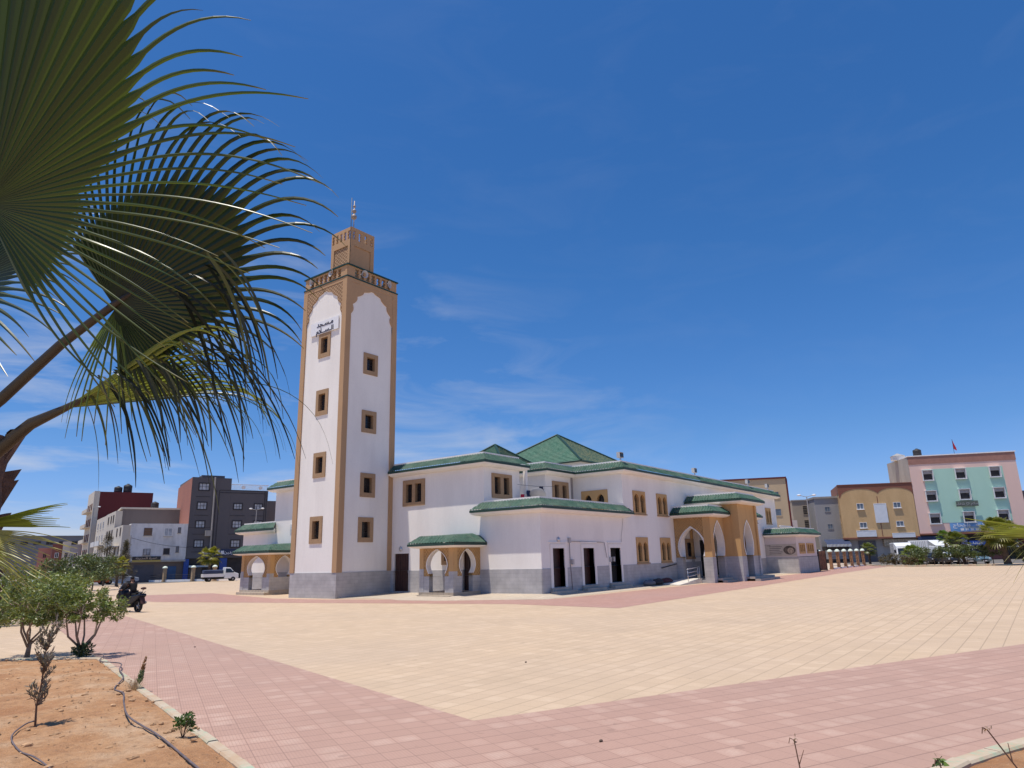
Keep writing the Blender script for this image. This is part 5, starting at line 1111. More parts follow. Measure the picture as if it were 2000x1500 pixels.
def kerb(pts, w_=0.16, h=0.10, name='kerb'):
    m_ = MB()
    for (a, b_) in zip(pts, pts[1:]):
        a = Vector((*a,0)); b_ = Vector((*b_,0)); L0 = (b_-a).length; d = (b_-a).normalized(); n = Vector((-d.y,d.x,0)); k = max(1,int(L0/0.5))
        for i in range(k):
            p = a+d*(L0*i/k); q_ = a+d*(L0*(i+1)/k-0.008); jz = h+0.012*noise.noise(p*3.1); jn = 0.006*noise.noise(p*5.3)
            A0,A1,B0,B1 = p+n*(jn),p+n*(w_+jn),q_+n*jn,q_+n*(w_+jn); c_ = n*0.018
            m_.add([(A0.x,A0.y,-0.02),(A1.x,A1.y,-0.02),(B1.x,B1.y,-0.02),(B0.x,B0.y,-0.02),
                    (A0.x,A0.y,jz-0.02),(A1.x,A1.y,jz-0.02),(B1.x,B1.y,jz-0.02),(B0.x,B0.y,jz-0.02),
                    *[tuple(v_) for v_ in (A0+c_+Vector((0,0,jz)),A1-c_+Vector((0,0,jz)),B1-c_+Vector((0,0,jz)),B0+c_+Vector((0,0,jz)))]],
                   [(0,1,5,4),(1,2,6,5),(2,3,7,6),(3,0,4,7),(4,5,9,8),(5,6,10,9),(6,7,11,10),(7,4,8,11),(8,9,10,11)])
    return m_.build(name, M['kerb'], kind='structure')
random.seed(91); m_ = MB()
for _ in range(620):
    u, w_ = random.uniform(0.004,0.85)**1.2, random.uniform(0.004,0.75)**1.3; p = Vector((KC[0],KC[1],0))+Vector((-4.3,-15.0,0))*u+Vector((-9.5,14.25,0))*w_*0.9
    h = 0.07+0.05*noise.fractal(Vector((p.x*0.9,p.y*0.9,0)),0.9,2.1,5)+0.018*noise.noise(Vector((p.x*5,p.y*5,3))); r_ = random.choice((0.008,0.010,0.014,0.02,0.03))*random.uniform(0.7,1.4); b0 = len(m_.v)
    m_.ball((p.x,p.y,h+r_*0.15), r_, 6, (random.uniform(0.8,1.7),random.uniform(0.7,1.3),random.uniform(0.4,0.8)))
    m_.v[b0:] = [(x+r_*0.35*noise.noise(Vector((x*60,y*60,z*60))),y+r_*0.35*noise.noise(Vector((y*70,x*60,z*50))),z) for x,y,z in m_.v[b0:]]
m_.build('soil_clods', simple('clod', (0.40,0.24,0.13), 0.95, 0.35, 5), None, kind='stuff')
m_ = MB(); random.seed(92)
for _ in range(260):
    u, w_ = random.uniform(0.0,0.7), random.uniform(0,0.5)**2; p = Vector((KC[0],KC[1],0))+Vector((-4.3,-15.0,0))*(u+0.02)+Vector((-9.5,14.25,0))*(0.03+w_*0.5); a = random.uniform(0,6.28); L_ = random.uniform(0.02,0.06); d = Vector((math.cos(a),math.sin(a),0.25))*L_; s_ = Vector((-math.sin(a),math.cos(a),0.1))*L_*0.22; p.z = 0.075+0.05*noise.fractal(Vector((p.x*0.9,p.y*0.9,0)),0.9,2.1,5)+0.018*noise.noise(Vector((p.x*5,p.y*5,3))); m_.add([p,p+d*0.5+s_,p+d,p+d*0.5-s_],[(0,1,2,3)])
m_.build('leaf_litter', simple('dry_litter', (0.17,0.10,0.05), 0.9, 0.4, 9), None, kind='stuff')
kerb([(-22.45,-27.6),(-21.92,-25.95),(-18.94,-15.55),(-26.0,-4.4)], 0.13, 0.075)
arc = [(-21.5,-32.0),(-20.2,-31.66),(-18.94,-31.63),(-18.30,-31.80),(-17.77,-32.01),(-17.08,-32.32),(-16.06,-32.67),(-14.0,-33.4),(-10,-34.9)]
kerb(list(reversed(arc)), 0.17, 0.09)
kerb([(75.2,-13.6),(67.6,-16.0),(62.6,-21.0),(64.2,-30.6),(66,-50)], 0.18, 0.16)
poly('planting_strip', [(68.0,-16.2),(63.0,-21.2),(64.5,-30.6),(66.3,-50),(72,-50),(70.5,-30),(69,-22),(74,-15)], 0.03, M['sand'])
# ------------------------------------------------------------------ foliage
random.seed(11)
def leaves(mb, c, rad, n, size, asp=0.4, tint=None, up=0.0, shell=0.35):
    c = Vector(c)
    for _ in range(n):
        while True:
            p = Vector((random.uniform(-1,1),random.uniform(-1,1),random.uniform(-1,1)))
            if shell < p.length < 1: break
        q_ = c+Vector((p.x*rad[0],p.y*rad[1],p.z*rad[2]))
        d = Vector((random.gauss(0,1),random.gauss(0,1),random.gauss(0,0.7)+up)).normalized(); s_ = d.cross(Vector((random.gauss(0,1),random.gauss(0,1),random.gauss(0,1)))).normalized()
        L_ = size*random.uniform(0.6,1.35); w_ = L_*asp
        mb.add([q_, q_+d*L_*0.5+s_*w_*0.5, q_+d*L_, q_+d*L_*0.5-s_*w_*0.5], [(0,1,2,3)])
        k = random.uniform(0.65,1.3); tt = tint or (1,1,1); yl = random.random()**3*0.6
        for _k in range(4): mb.c.append((tt[0]*k*(1+yl),tt[1]*k*(1+yl*0.6),tt[2]*k))
M['leaf'] = leafmat('shrub_leaf', (0.135,0.175,0.060), None, 0.30, 0.45)
M['leaf_dark'] = leafmat('hedge_leaf', (0.075,0.105,0.040), None, 0.22, 0.45)
M['leaf_grey'] = leafmat('olive_leaf', (0.23,0.20,0.15), None, 0.2, 0.6, tcol=(1,1,0.8))
M['leaf_conifer'] = leafmat('casuarina_leaf', (0.085,0.075,0.040), None, 0.2, 0.6)
M['bark'] = simple('pale_bark', (0.26,0.19,0.145), 0.9, 0.25, 12, bmp=0.4)
M['bark_d'] = simple('dark_bark', (0.10,0.07,0.05), 0.9, 0.3, 12, bmp=0.4)
def shrub(name, base, h0, h1, r, nst, nleaf, lb, cat='shrub', gp=None, lm='leaf', size=0.10, th=0.035, clus=60, trunk_h=0.4, flat=0.5, seed=1):
    random.seed(seed); t_ = thing(name, lb, cat, base, gp); B = Vector(base); st = MB(); tips = []
    st.tube([B, B+Vector((0.02,0.01,trunk_h*0.6)), B+Vector((0.03,0,trunk_h))],[th*1.7,th*1.3,th*1.1],8)
    for i in range(nst):
        a = 2*math.pi*(i+random.uniform(-.3,.3))/nst; rr = r*random.uniform(0.22,0.5)
        s0 = B+Vector((0.02*math.cos(a),0.02*math.sin(a),trunk_h*random.uniform(0.55,1.0)))
        k1 = B+Vector((rr*0.75*math.cos(a),rr*0.75*math.sin(a),trunk_h+(h0-trunk_h)*0.35+0.05)); k2 = B+Vector((rr*math.cos(a+.2),rr*math.sin(a+.2),h0*0.9+0.1*h1)); k3 = B+Vector((rr*1.1*math.cos(a+.3),rr*1.1*math.sin(a+.3),h0+(h1-h0)*0.6))
        st.tube([s0,k1,k2,k3],[th*0.75,th*0.62,th*0.48,th*0.2],6)
        for j in range(3):
            e = k3+Vector((random.uniform(-1,1)*r*0.4,random.uniform(-1,1)*r*0.4,random.uniform(-0.1,0.3)*(h1-h0))); st.tube([k2.lerp(k3,0.4),e],[th*0.4,th*0.12],5)
    st.build('trunk', M['bark'], t_, True)
    cr = MB(); cr.c = []
    for i in range(clus):
        a = random.uniform(0,2*math.pi); q_ = math.sqrt(random.random()); zz_ = random.random()
        lim = math.sqrt(max(0.05,1-(2*zz_-1)**2*flat)); x_ = r*q_*lim*math.cos(a); y_ = r*q_*lim*math.sin(a)
        c = B+Vector((x_,y_,h0+(h1-h0)*zz_+0.12*random.uniform(-1,1))); cs = r*random.uniform(0.10,0.20)
        tb = random.uniform(0.75,1.3); leaves(cr, c, (cs,cs,cs*0.62), nleaf//clus, size, 0.36, (tb,tb*random.uniform(0.92,1.05),tb*0.9), 0.1, 0.2)
    cr.build('crown', M[lm], t_); return t_
shrub('shrub', (-19.72,-13.45,0.03), 0.82, 1.55, 1.15, 6, 7800, 'broad leafy shrub tree with curved pale stems at the left edge of the soil bed', size=0.085, clus=95, seed=3, trunk_h=0.38)
shrub('shrub', (-19.02,-14.58,0.03), 0.78, 1.38, 0.82, 6, 4700, 'leafy shrub tree with twisted stems at the corner of the soil bed beside the scooter', size=0.08, clus=70, seed=5, trunk_h=0.22)
wd_ = thing('shrub', 'small dark green clump sprouting at the foot of the corner shrub', 'shrub', (-19.05,-14.72,0.03)); cr = MB(); cr.c = []; leaves(cr,(-19.05,-14.72,0.17),(0.22,0.22,0.18),500,0.08,0.4,(0.7,0.8,0.8),0.4,0.0); cr.build('foliage', M['leaf_dark'], wd_)
def bush(name, base, rx, ry, h0, h1, n, lb, cat='bush', gp=None, lm='leaf_dark', size=0.22, clus=50, seed=1, trunks=1, th=0.08, ang=0.0):
    random.seed(seed); t_ = thing(name, lb, cat, base, gp); B = Vector(base); ca, sa_ = math.cos(ang), math.sin(ang)
    tr = MB()
    for i in range(trunks):
        u = (i+0.5)/trunks*2-1 if trunks > 1 else 0; x_ = rx*0.85*u; p = B+Vector((x_*ca,x_*sa_,0)); tr.tube([p,p+Vector((0.03,0.02,h0*0.6)),p+Vector((0.05,-0.03,h0+(h1-h0)*0.4))],[th,th*0.8,th*0.4],6)
    tr.build('trunk', M['bark_d'], t_)
    cr = MB(); cr.c = []
    for i in range(clus):
        x_ = rx*random.uniform(-1,1); y_ = ry*random.uniform(-1,1); z_ = random.random(); k = math.sqrt(max(0.0,1-(2*z_-1)**2*0.6)); c = B+Vector((x_*k*ca-y_*k*sa_,x_*k*sa_+y_*k*ca,h0+(h1-h0)*z_))
        cs = min(ry,(h1-h0))*random.uniform(0.30,0.5); tb = random.uniform(0.7,1.35); leaves(cr, c, (cs,cs,cs*0.75), n//clus, size, 0.45, (tb,tb,tb*0.9), 0.1, 0.1)
    cr.build('foliage', M[lm], t_); return t_
def ray_pt(px, dist):
    d = CX*((px-1000)/1336.6)+CF*1.0+CU*(-(1100-750)/1336.6); d.z = 0; d.normalize(); return (CAM.x+d.x*dist, CAM.y+d.y*dist, 0.0)
"""positions below are ground points measured once along the street"""
def P_(px, dist): 
    p = ray_pt(px, dist); return (round(p[0],2), round(p[1],2), 0.0)
bush('bush', P_(20,34), 2.6, 1.6, 0.5, 1.9, 6500, 'large rounded yellow green bush at the far left edge behind the palm fronds', lm='leaf', size=0.14, clus=60, seed=21)
bush('bush', P_(95,42), 2.0, 1.5, 0.5, 1.6, 4500, 'green bush left of the scooter, second from the left edge', lm='leaf', size=0.16, clus=55, seed=22)
bush('bush', P_(150,62), 2.6, 1.6, 1.3, 2.7, 4200, 'flat topped street tree behind the left shrubs', cat='tree', size=0.2, clus=50, seed=23)
bush('bush', P_(186,78), 2.4, 1.5, 1.3, 3.0, 3600, 'small dark street tree left of the conical grey green tree', cat='tree', size=0.2, clus=45, seed=24)
def conifer(p, h, r, lb, seed):
    random.seed(seed); t_ = thing('conifer', lb, 'tree', p); B = Vector(p); tr = MB(); tr.tube([B,B+Vector((0,0,h*0.95))],[0.11,0.02],7); tr.build('trunk', M['bark_d'], t_)
    cr = MB(); cr.c = []
    for i in range(70):
        z_ = random.uniform(0.14,1.0); k = (1-z_)**0.7; a = random.uniform(0,6.28); rr = r*k*math.sqrt(random.random()); tb = random.uniform(0.7,1.3)
        leaves(cr, B+Vector((rr*math.cos(a),rr*math.sin(a),h*z_)), (0.45*k+0.12,0.45*k+0.12,0.35), 75, 0.22, 0.16, (tb,tb,tb), 0.5, 0.0)
    cr.build('crown', M['leaf_conifer'], t_)
conifer(P_(206,96), 6.0, 1.7, 'conical grey green tree in front of the cream street buildings', 31)
conifer(P_(243,99), 5.2, 1.3, 'thin conical tree beside the weathered white house corner', 32)
dirk = (64.4-62.8, -30.6+21.5)
hedge_a = math.atan2(-9.2,1.6)
bush('hedge', (64.9,-24.5,0), 4.6, 0.9, 0.95, 2.0, 9000, 'clipped dark green hedge on thin stems in front of the parked trucks', cat='hedge', size=0.16, clus=110, seed=41, trunks=10, th=0.05, ang=hedge_a)
bush('hedge', (66.0,-33.6,0), 3.8, 1.0, 0.35, 2.0, 8000, 'dense leafy hedge at the right edge under the drooping frond', cat='hedge', size=0.16, clus=90, seed=42, trunks=8, th=0.05, ang=hedge_a)
bush('bush', (71.6,-17.6,0), 1.9, 0.8, 0.25, 1.25, 3000, 'low brownish bush at the left end of the planting strip', lm='leaf_conifer', size=0.14, clus=40, seed=43, ang=-0.9)
bush('bush', (67.6,-19.6,0), 1.0, 0.6, 0.2, 1.0, 1400, 'small dry brown bush beside the squat palm', lm='leaf_conifer', size=0.14, clus=24, seed=44, ang=-0.9)
M['palm_leaf'] = leafmat('palm_leaf', (0.10,0.125,0.03), None, 0.35, 0.4)
def small_palm(p, h, r, th, lb, seed, n=22, tint=(1,1,1), lean=(0,0)):
    random.seed(seed); t_ = thing('palm_tree', lb, 'palm tree', p, 'small fan palms along the streets'); B = Vector(p); top = B+Vector((lean[0],lean[1],h)); tr = MB()
    K = 14; pts = [B.lerp(top,i/K) for i in range(K+1)]; tr.tube(pts,[th*(1.25-0.35*i/K)*(1+0.12*(i%2)) for i in range(K+1)],9); tr.build('trunk', M['bark_d'], t_)
    for i in range(n):
        a = 2.4*i; el = 1.25-2.0*(i/n); d = Vector((math.cos(a)*math.cos(el),math.sin(a)*math.cos(el),math.sin(el)))
        m_ = MB(); m_.c = []; pe = top+d*r*0.45-Vector((0,0,0.05)); side = d.cross(Vector((0,0,1))).normalized(); nn = side.cross(d).normalized()
        m_.tube([top,top+d*r*0.25+Vector((0,0,0.03)),pe],[0.03,0.022,0.015],5)
        m_.c += [(0.9,0.9,0.8)]*len(m_.v)
        for k in range(13):
            th_ = (k-6)/6*1.25; dd = (d*math.cos(th_)+side*math.sin(th_)).normalized(); L_ = r*0.62*(1-0.25*abs(th_)/1.25); wv = nn.cross(dd).normalized()*r*0.045
            p1 = pe+dd*L_*0.55; p2 = pe+dd*L_*0.95+Vector((0,0,-L_*0.30)); 
            m_.add([pe,p1+wv,p1-wv,p2],[(0,1,2),(1,3,2)]); q_ = random.uniform(0.7,1.3); m_.c += [tuple(x*q_ for x in tint)]*3+[(tint[0]*1.6*q_,tint[1]*1.2*q_,tint[2]*q_)]
        m_.build('frond', M['palm_leaf'], t_)
    return t_
small_palm((77.3,-13.73,0), 2.0, 1.25, 0.13, 'thin trunk palm in front of the garage of the orange building', 51)
small_palm((70.7,-19.8,0), 1.15, 1.75, 0.42, 'squat bright green palm with a thick trunk in front of the white truck', 52, 28, (1.1,1.25,0.8))
small_palm(P_(1853,101), 3.3, 1.1, 0.13, 'small green palm rising behind the white canopies', 53, 20, (0.9,1.3,0.8))
small_palm((67.35,-25.3,0), 2.55, 1.7, 0.15, 'leaning thin palm with drooping fronds between the hedge sections', 54, 24, (1.0,1.0,0.8), (0.1,0.6))
small_palm((64.97,-29.25,0), 3.3, 2.4, 0.28, 'tall shaggy palm at the right edge in front of the shops', 55, 34, (1.2,1.1,0.7), (0,0.3))
small_palm((26.6,60.6,0), 3.3, 1.9, 0.15, 'small yellow green palm by the pickup in front of the dark grey block', 56, 22, (1.8,1.5,0.9))
small_palm(P_(232,92), 2.3, 1.5, 0.12, 'yellowish young palm between the conical trees on the left street', 57, 18, (1.7,1.4,0.9))
# ------------------------------------------------------------------ vehicles
M['paintw'] = simple('white_paint', (0.72,0.72,0.72), 0.3, 0.03); M['paintd'] = simple('dark_paint', (0.02,0.022,0.03), 0.25, 0.1); M['paints'] = simple('silver_paint', (0.35,0.36,0.38), 0.3, 0.05); M['paintb'] = simple('blue_grey_paint', (0.10,0.17,0.22), 0.3, 0.05)
M['tyre'] = simple('tyre_rubber', (0.015,0.015,0.016), 0.85, 0.2); M['rim'] = simple('wheel_rim', (0.40,0.40,0.42), 0.35, 0.1, metal=0.6); M['cglass'] = simple('car_glass', (0.02,0.025,0.03), 0.08, 0.2); M['lampc'] = simple('headlamp_glass', (0.55,0.56,0.58), 0.15, 0.1); M['orangep'] = simple('orange_paint', (0.50,0.10,0.02), 0.35, 0.1)
def wheel(par, x, y, r=0.32, w_=0.2):
    m_ = MB(); m_.lathe([(r*0.6,-w_/2),(r*0.93,-w_/2),(r,-w_*0.35),(r,w_*0.35),(r*0.93,w_/2),(r*0.6,w_/2)],(x,y,r),20,(0,1,0)); wh = m_.build('wheel', M['tyre'], par, True)
    m_ = MB(); m_.lathe([(r*0.15,-w_*0.52),(r*0.6,-w_*0.46),(r*0.62,w_*0.46),(r*0.15,w_*0.52)],(x,y,r),14,(0,1,0)); m_.build('rim', M['rim'], wh, True)
def extr(prof, y0, y1, tuck=0.0, z_mid=0.9):
    """side profile (x,z) extruded across y, upper part tucked in"""
    m_ = MB(); n = len(prof)
    def yy(y, z): return y*(1-tuck*max(0,z-z_mid))
    secs = [(y0,0.0),(y0*0.93,0.03) ,(y1*0.93,0.03),(y1,0.0)]
    vs = [(x,yy(y0,z),z) for x,z in prof]+[(x,yy(y1,z),z) for x,z in prof]
    m_.add(vs,[(i,(i+1)%n,n+(i+1)%n,n+i) for i in range(n)]+[tuple(range(n-1,-1,-1)),tuple(range(n,2*n))]); return m_
def bevel(o_, w_=0.04, seg=2):
    md = o_.modifiers.new('bevel','BEVEL'); md.width = w_; md.segments = seg; md.limit_method = 'ANGLE'; md.angle_limit = R_(30); return o_
def pickup(lb, loc, rz, cargo, paint='paintw', tarp=None):
    t_ = thing('pickup', lb, 'pickup truck', (0,0,0))
    bevel(extr([(0.35,0.35),(2.05,0.35),(2.12,0.55),(2.10,0.95),(1.62,1.10),(1.08,1.72),(0.42,1.76),(0.36,1.0)],-0.8,0.8,0.12).build('cab', M[paint], t_),0.05)
    m_ = MB(); m_.add([(1.64,-0.70,1.12),(1.64,0.70,1.12),(1.12,0.66,1.66),(1.12,-0.66,1.66)],[(0,1,2,3)]); m_.v=[(x+0.03,y,z+0.02) for x,y,z in m_.v]; m_.build('windscreen', M['cglass'], t_)
    for sy in (-1,1):
        m_ = MB(); m_.add([(0.50,sy*0.80,1.08),(1.50,sy*0.80,1.08),(1.08,sy*0.735,1.60),(0.52,sy*0.73,1.62)],[(0,1,2,3)]); m_.build('side_window', M['cglass'], t_)
        m_ = MB(); m_.box(2.08,2.14,sy*0.62-0.13,sy*0.62+0.13,0.70,0.86); m_.build('headlight', M['lampc'], t_)
        m_ = MB(); m_.box(1.40,1.50,min(sy*0.80,sy*0.98),max(sy*0.80,sy*0.98),1.12,1.28); m_.build('mirror', M['paintd'], t_)
    m_ = MB(); m_.box(-2.2,0.33,-0.78,0.78,0.48,0.58); m_.box(-2.1,1.9,-0.4,0.4,0.30,0.48); m_.build('chassis', M['tyre'], t_)
    m_ = MB()
    for a in ((-2.2,0.32,-0.80,-0.76),(-2.2,0.32,0.76,0.80),(-2.2,-2.16,-0.76,0.76),(0.28,0.32,-0.76,0.76)): m_.box(*a,0.58,0.98)
    m_.build('load_bed', M[paint], t_)
    m_ = MB(); m_.box(-2.14,0.24,-0.74,0.74,0.985,1.50); m_.v = [(x,y,z+(0.06*math.sin(x*5+y*3) if z>1.2 else 0)) for x,y,z in m_.v]; bevel(m_.build('tarpaulin', cargo, t_),0.12,3)
    m_ = MB(); m_.box(2.10,2.17,-0.75,0.75,0.38,0.55); m_.build('bumper', M['paints'], t_)
    for x in (-1.45,1.45):
        for sy in (-1,1): wheel(t_, x, sy*0.72, 0.29, 0.18)
    t_.location = loc; t_.rotation_euler = (0,0,rz); return t_
aL = math.atan2(-0.3348,0.9423)
pickup('small white pickup with a blue tarpaulin over its load by the dark grey block', P_(432,100.5), aL, W['navy'])
def car(lb, loc, rz, paint, cover=None):
    t_ = thing('parked_car', lb, 'car', (0,0,0), 'cars parked along the kerb')
    bevel(extr([(-2.05,0.30),(2.0,0.28),(2.1,0.5),(2.02,0.74),(1.15,0.92),(-1.75,0.98),(-2.1,0.85),(-2.12,0.45)],-0.83,0.83,0.05,0.6).build('body', M[paint], t_),0.06,3)
    bevel(extr([(-1.6,0.96),(1.12,0.90),(0.45,1.40),(-1.0,1.44),(-1.45,1.30)],-0.72,0.72,0.35,0.95).build('roof', M[paint], t_),0.05,2)
    m_ = MB(); m_.add([(1.06,-0.66,0.95),(1.06,0.66,0.95),(0.47,0.56,1.37),(0.47,-0.56,1.37)],[(0,1,2,3)]); m_.v=[(x+0.03,y,z+0.03) for x,y,z in m_.v]; m_.build('windscreen', M['cglass'], t_)
    for sy in (-1,1):
        m_ = MB(); m_.add([(-1.35,sy*0.725,0.99),(0.85,sy*0.725,0.99),(0.38,sy*0.62,1.35),(-0.98,sy*0.61,1.37)],[(0,1,2,3)]); m_.build('side_window', M['cglass'], t_)
        m_ = MB(); m_.ball((2.0,sy*0.62,0.62),0.13,10,(0.6,1.4,0.7)); m_.build('headlight', M['lampc'], t_)
    m_ = MB(); m_.box(2.03,2.11,-0.4,0.4,0.42,0.56); m_.build('grille', M['tyre'], t_); m_ = MB(); m_.box(2.10,2.125,-0.22,0.22,0.32,0.41); m_.build('number_plate', W['board'], t_)
    if cover: m_ = MB(); m_.add([(1.2,-0.7,0.98),(1.2,0.7,0.98),(0.45,0.6,1.44),(0.45,-0.6,1.44)],[(0,1,2,3)]); m_.build('sunshade', W['board'], t_)
    for x in (-1.3,1.32):
        for sy in (-1,1): wheel(t_, x, sy*0.74, 0.31, 0.2)
    t_.location = loc; t_.rotation_euler = (0,0,rz); return t_
rin = math.atan2(-0.58,-0.80)
car('black car with a white windscreen shade behind the hedge', P_(1846,101), rin, 'paintd', True)
car('dark car parked between the squat palm and the hedge', P_(1815,103), rin, 'paintd')
car('silver car parked behind the middle of the hedge', P_(1877,101), rin, 'paints')
car('blue grey car parked near the right end of the hedge', P_(1903,101), rin, 'paintb')
car('silver car behind the left street trees', P_(238,106), aL+0.1, 'paints')
car('grey silver car at the far left behind the bushes', P_(110,88), aL+0.3, 'paints')
car('orange red car behind the left street trees', P_(180,105), aL+0.1, 'orangep')
def truck(lb, loc, rz, boxh=2.75, wd=2.0, ln=5.6, tent=False):
    t_ = thing('truck', lb, 'truck', (0,0,0)); h = wd/2
    m_ = MB(); m_.box(-ln/2,ln/2-1.75,-h,h,0.75,boxh)
    b0 = m_.build('cargo_box', M['paintw'], t_); bevel(b0,0.05)
    m_ = MB()
    for k in range(10): 
        x = -ln/2+0.15+k*(ln-2.0)/10
        for sy in (-1,1): m_.box(x,x+0.05,min(sy*h,sy*(h+0.03)),max(sy*h,sy*(h+0.03)),0.85,boxh-0.1)
    m_.build('box_rib', W['lgrey'], b0)
    e = ln/2
    bevel(extr([(e-1.7,0.45),(e,0.45),(e+0.02,1.15),(e-0.32,2.15),(e-1.7,2.25)],-h*0.95,h*0.95,0.04,1.2).build('cab', M['paintw'], t_),0.07,3)
    m_ = MB(); m_.add([(e+0.02,-h*0.82,1.22),(e+0.02,h*0.82,1.22),(e-0.27,h*0.78,2.02),(e-0.27,-h*0.78,2.02)],[(0,1,2,3)]); m_.v=[(x+0.03,y,z+0.01) for x,y,z in m_.v]; m_.build('windscreen', M['cglass'], t_)
    m_ = MB(); m_.add([(e-1.6,-h,boxh-0.02),(e-1.6,h,boxh-0.02),(e-0.35,h*0.9,2.24),(e-0.35,-h*0.9,2.24)],[(0,1,2,3)]); m_.build('wind_deflector', M['paintw'], t_)
    for sy in (-1,1):
        m_ = MB(); m_.box(e+0.0,e+0.06,sy*h*0.72-0.16,sy*h*0.72+0.16,0.72,0.92); m_.build('headlight', M['lampc'], t_)
        m_ = MB(); m_.box(e-0.25,e-0.12,min(sy*h,sy*(h+0.22)),max(sy*h,sy*(h+0.22)),1.45,1.85); m_.build('mirror', M['paintd'], t_)
    m_ = MB(); m_.box(e+0.0,e+0.08,-h*0.95,h*0.95,0.38,0.62); m_.build('bumper', M['paints'], t_); m_ = MB(); m_.box(e+0.081,e+0.1,-0.25,0.25,0.42,0.53); m_.build('number_plate', W['board'], t_)
    for x in (-ln/2+1.0,e-0.9):
        for sy in (-1,1): wheel(t_, x, sy*(h-0.14), 0.38, 0.24)
    m_ = MB(); m_.box(-ln/2,e-0.2,-0.4,0.4,0.45,0.75); m_.build('chassis', M['tyre'], t_)
    t_.location = loc; t_.rotation_euler = (0,0,rz); return t_
truck('white box truck with a ribbed side nearest the orange building', P_(1765,108), rin-0.35, 2.75)
truck('tall white van behind the squat palm', P_(1822,106), rin+0.1, 2.95, 2.1)
truck('lower white van behind the hedge, right of the tall white van', P_(1868,107), rin+0.15, 2.35, 1.9, 4.6)
# ------------------------------------------------------------------ scooter and rider (built facing +x)
M['scoot'] = simple('navy_black_paint', (0.012,0.014,0.024), 0.22, 0.2); M['seat'] = simple('black_vinyl', (0.012,0.012,0.012), 0.6, 0.2); M['smoke'] = simple('smoked_screen', (0.10,0.11,0.13), 0.1, 0.2)
M['skin'] = simple('skin', (0.22,0.12,0.08), 0.6, 0.1); M['jacket'] = simple('black_jacket', (0.012,0.012,0.014), 0.7, 0.3); M['trouser'] = simple('dark_trousers', (0.018,0.018,0.024), 0.8, 0.3); M['hair'] = simple('black_hair', (0.01,0.008,0.008), 0.6, 0.2); M['brownpad'] = simple('dark_brown_pad', (0.06,0.022,0.018), 0.6, 0.2)
sct = thing('scooter', 'dark navy touring scooter with a windscreen, ridden across the plaza', 'scooter', (0,0,0))
def swheel(x, r=0.29, w_=0.13):
    m_ = MB(); m_.lathe([(r*0.72,-w_/2),(r*0.92,-w_/2),(r,-w_*0.2),(r,w_*0.2),(r*0.92,w_/2),(r*0.72,w_/2),(r*0.72,-w_/2)],(x,0,r),24,(0,1,0)); wh = m_.build('wheel', M['tyre'], sct, True)
    m_ = MB(); m_.lathe([(0.03,-0.06),(0.06,-0.05),(0.06,0.05),(0.03,0.06)],(x,0,r),12,(0,1,0))
    for k in range(5): a = 2*math.pi*k/5+0.3; m_.tube([(x,0,r),(x+r*0.73*math.cos(a),0,r+r*0.73*math.sin(a))],[0.025,0.018],6)
    m_.build('spokes', M['rim'], wh)
swheel(0.70); swheel(-0.70)
body = extr([(0.95,0.62),(1.0,0.80),(0.80,1.0),(0.52,1.08),(0.42,0.85),(0.30,0.62),(-0.02,0.60),(-0.12,0.78),(-0.55,0.84),(-0.98,0.90),(-1.02,0.78),(-0.80,0.62),(-0.42,0.42),(-0.25,0.22),(0.32,0.20),(0.45,0.36),(0.62,0.60)],-0.20,0.20,0.0); bevel(body.build('body', M['scoot'], sct),0.07,3)
m_ = MB(); m_.tube([(0.62,0.09,0.75),(0.70,0.09,0.29)],0.03,7); m_.tube([(0.62,-0.09,0.75),(0.70,-0.09,0.29)],0.03,7); m_.build('fork', M['rim'], sct)
m_ = MB(); m_.tube([(0.98,0,0.58),(0.85,0,0.64),(0.68,0,0.63),(0.48,0,0.52)],[0.04,0.08,0.08,0.05],8); m_.build('front_fender', M['scoot'], sct, True)
m_ = MB()
for k in range(6):
    pass
m_.add([(0.86,-0.18,0.98),(0.86,0.18,0.98),(0.66,0.21,1.22),(0.66,-0.21,1.22),(0.50,0.15,1.42),(0.50,-0.15,1.42),(0.60,-0.27,1.08),(0.60,0.27,1.08)],[(0,1,2,3),(3,2,4,5),(0,3,6),(1,7,2),(3,5,6),(2,7,4)]); sd = m_.build('windscreen', M['smoke'], sct); so = sd.modifiers.new('t','SOLIDIFY'); so.thickness = 0.012
m_ = MB(); m_.tube([(0.46,-0.36,1.10),(0.52,-0.15,1.08),(0.54,0,1.06),(0.52,0.15,1.08),(0.46,0.36,1.10)],0.02,7); m_.build('handlebar', M['rim'], sct)
for sy in (-1,1):
    m_ = MB(); m_.tube([(0.62,sy*0.2,1.08),(0.62,sy*0.36,1.24)],0.012,5); m_.ball((0.61,sy*0.40,1.27),0.075,10,(0.35,1,0.7)); m_.build('mirror', M['scoot'], sct)
m_ = MB(); m_.ball((0.93,0,0.86),0.1,10,(0.5,1.3,0.7)); m_.build('headlight', M['lampc'], sct, True)
m_ = MB(); m_.ball((-0.22,0,0.84),0.2,14,(1.6,0.85,0.35)); m_.ball((-0.66,0,0.93),0.18,12,(1.3,0.8,0.32)); m_.build('seat', M['seat'], sct, True)
m_ = MB(); m_.tube([(-0.80,0.1,0.88),(-1.02,0.1,0.98)],0.016,6); m_.tube([(-0.80,-0.1,0.88),(-1.02,-0.1,0.98)],0.016,6); m_.tube([(-0.92,0,0.95),(-0.99,0,1.10)],0.016,6); m_.build('rack', M['rim'], sct)
m_ = MB(); m_.ball((-0.99,0,1.14),0.115,14,(0.75,1.25,0.55)); m_.build('back_pad', M['brownpad'], sct, True)
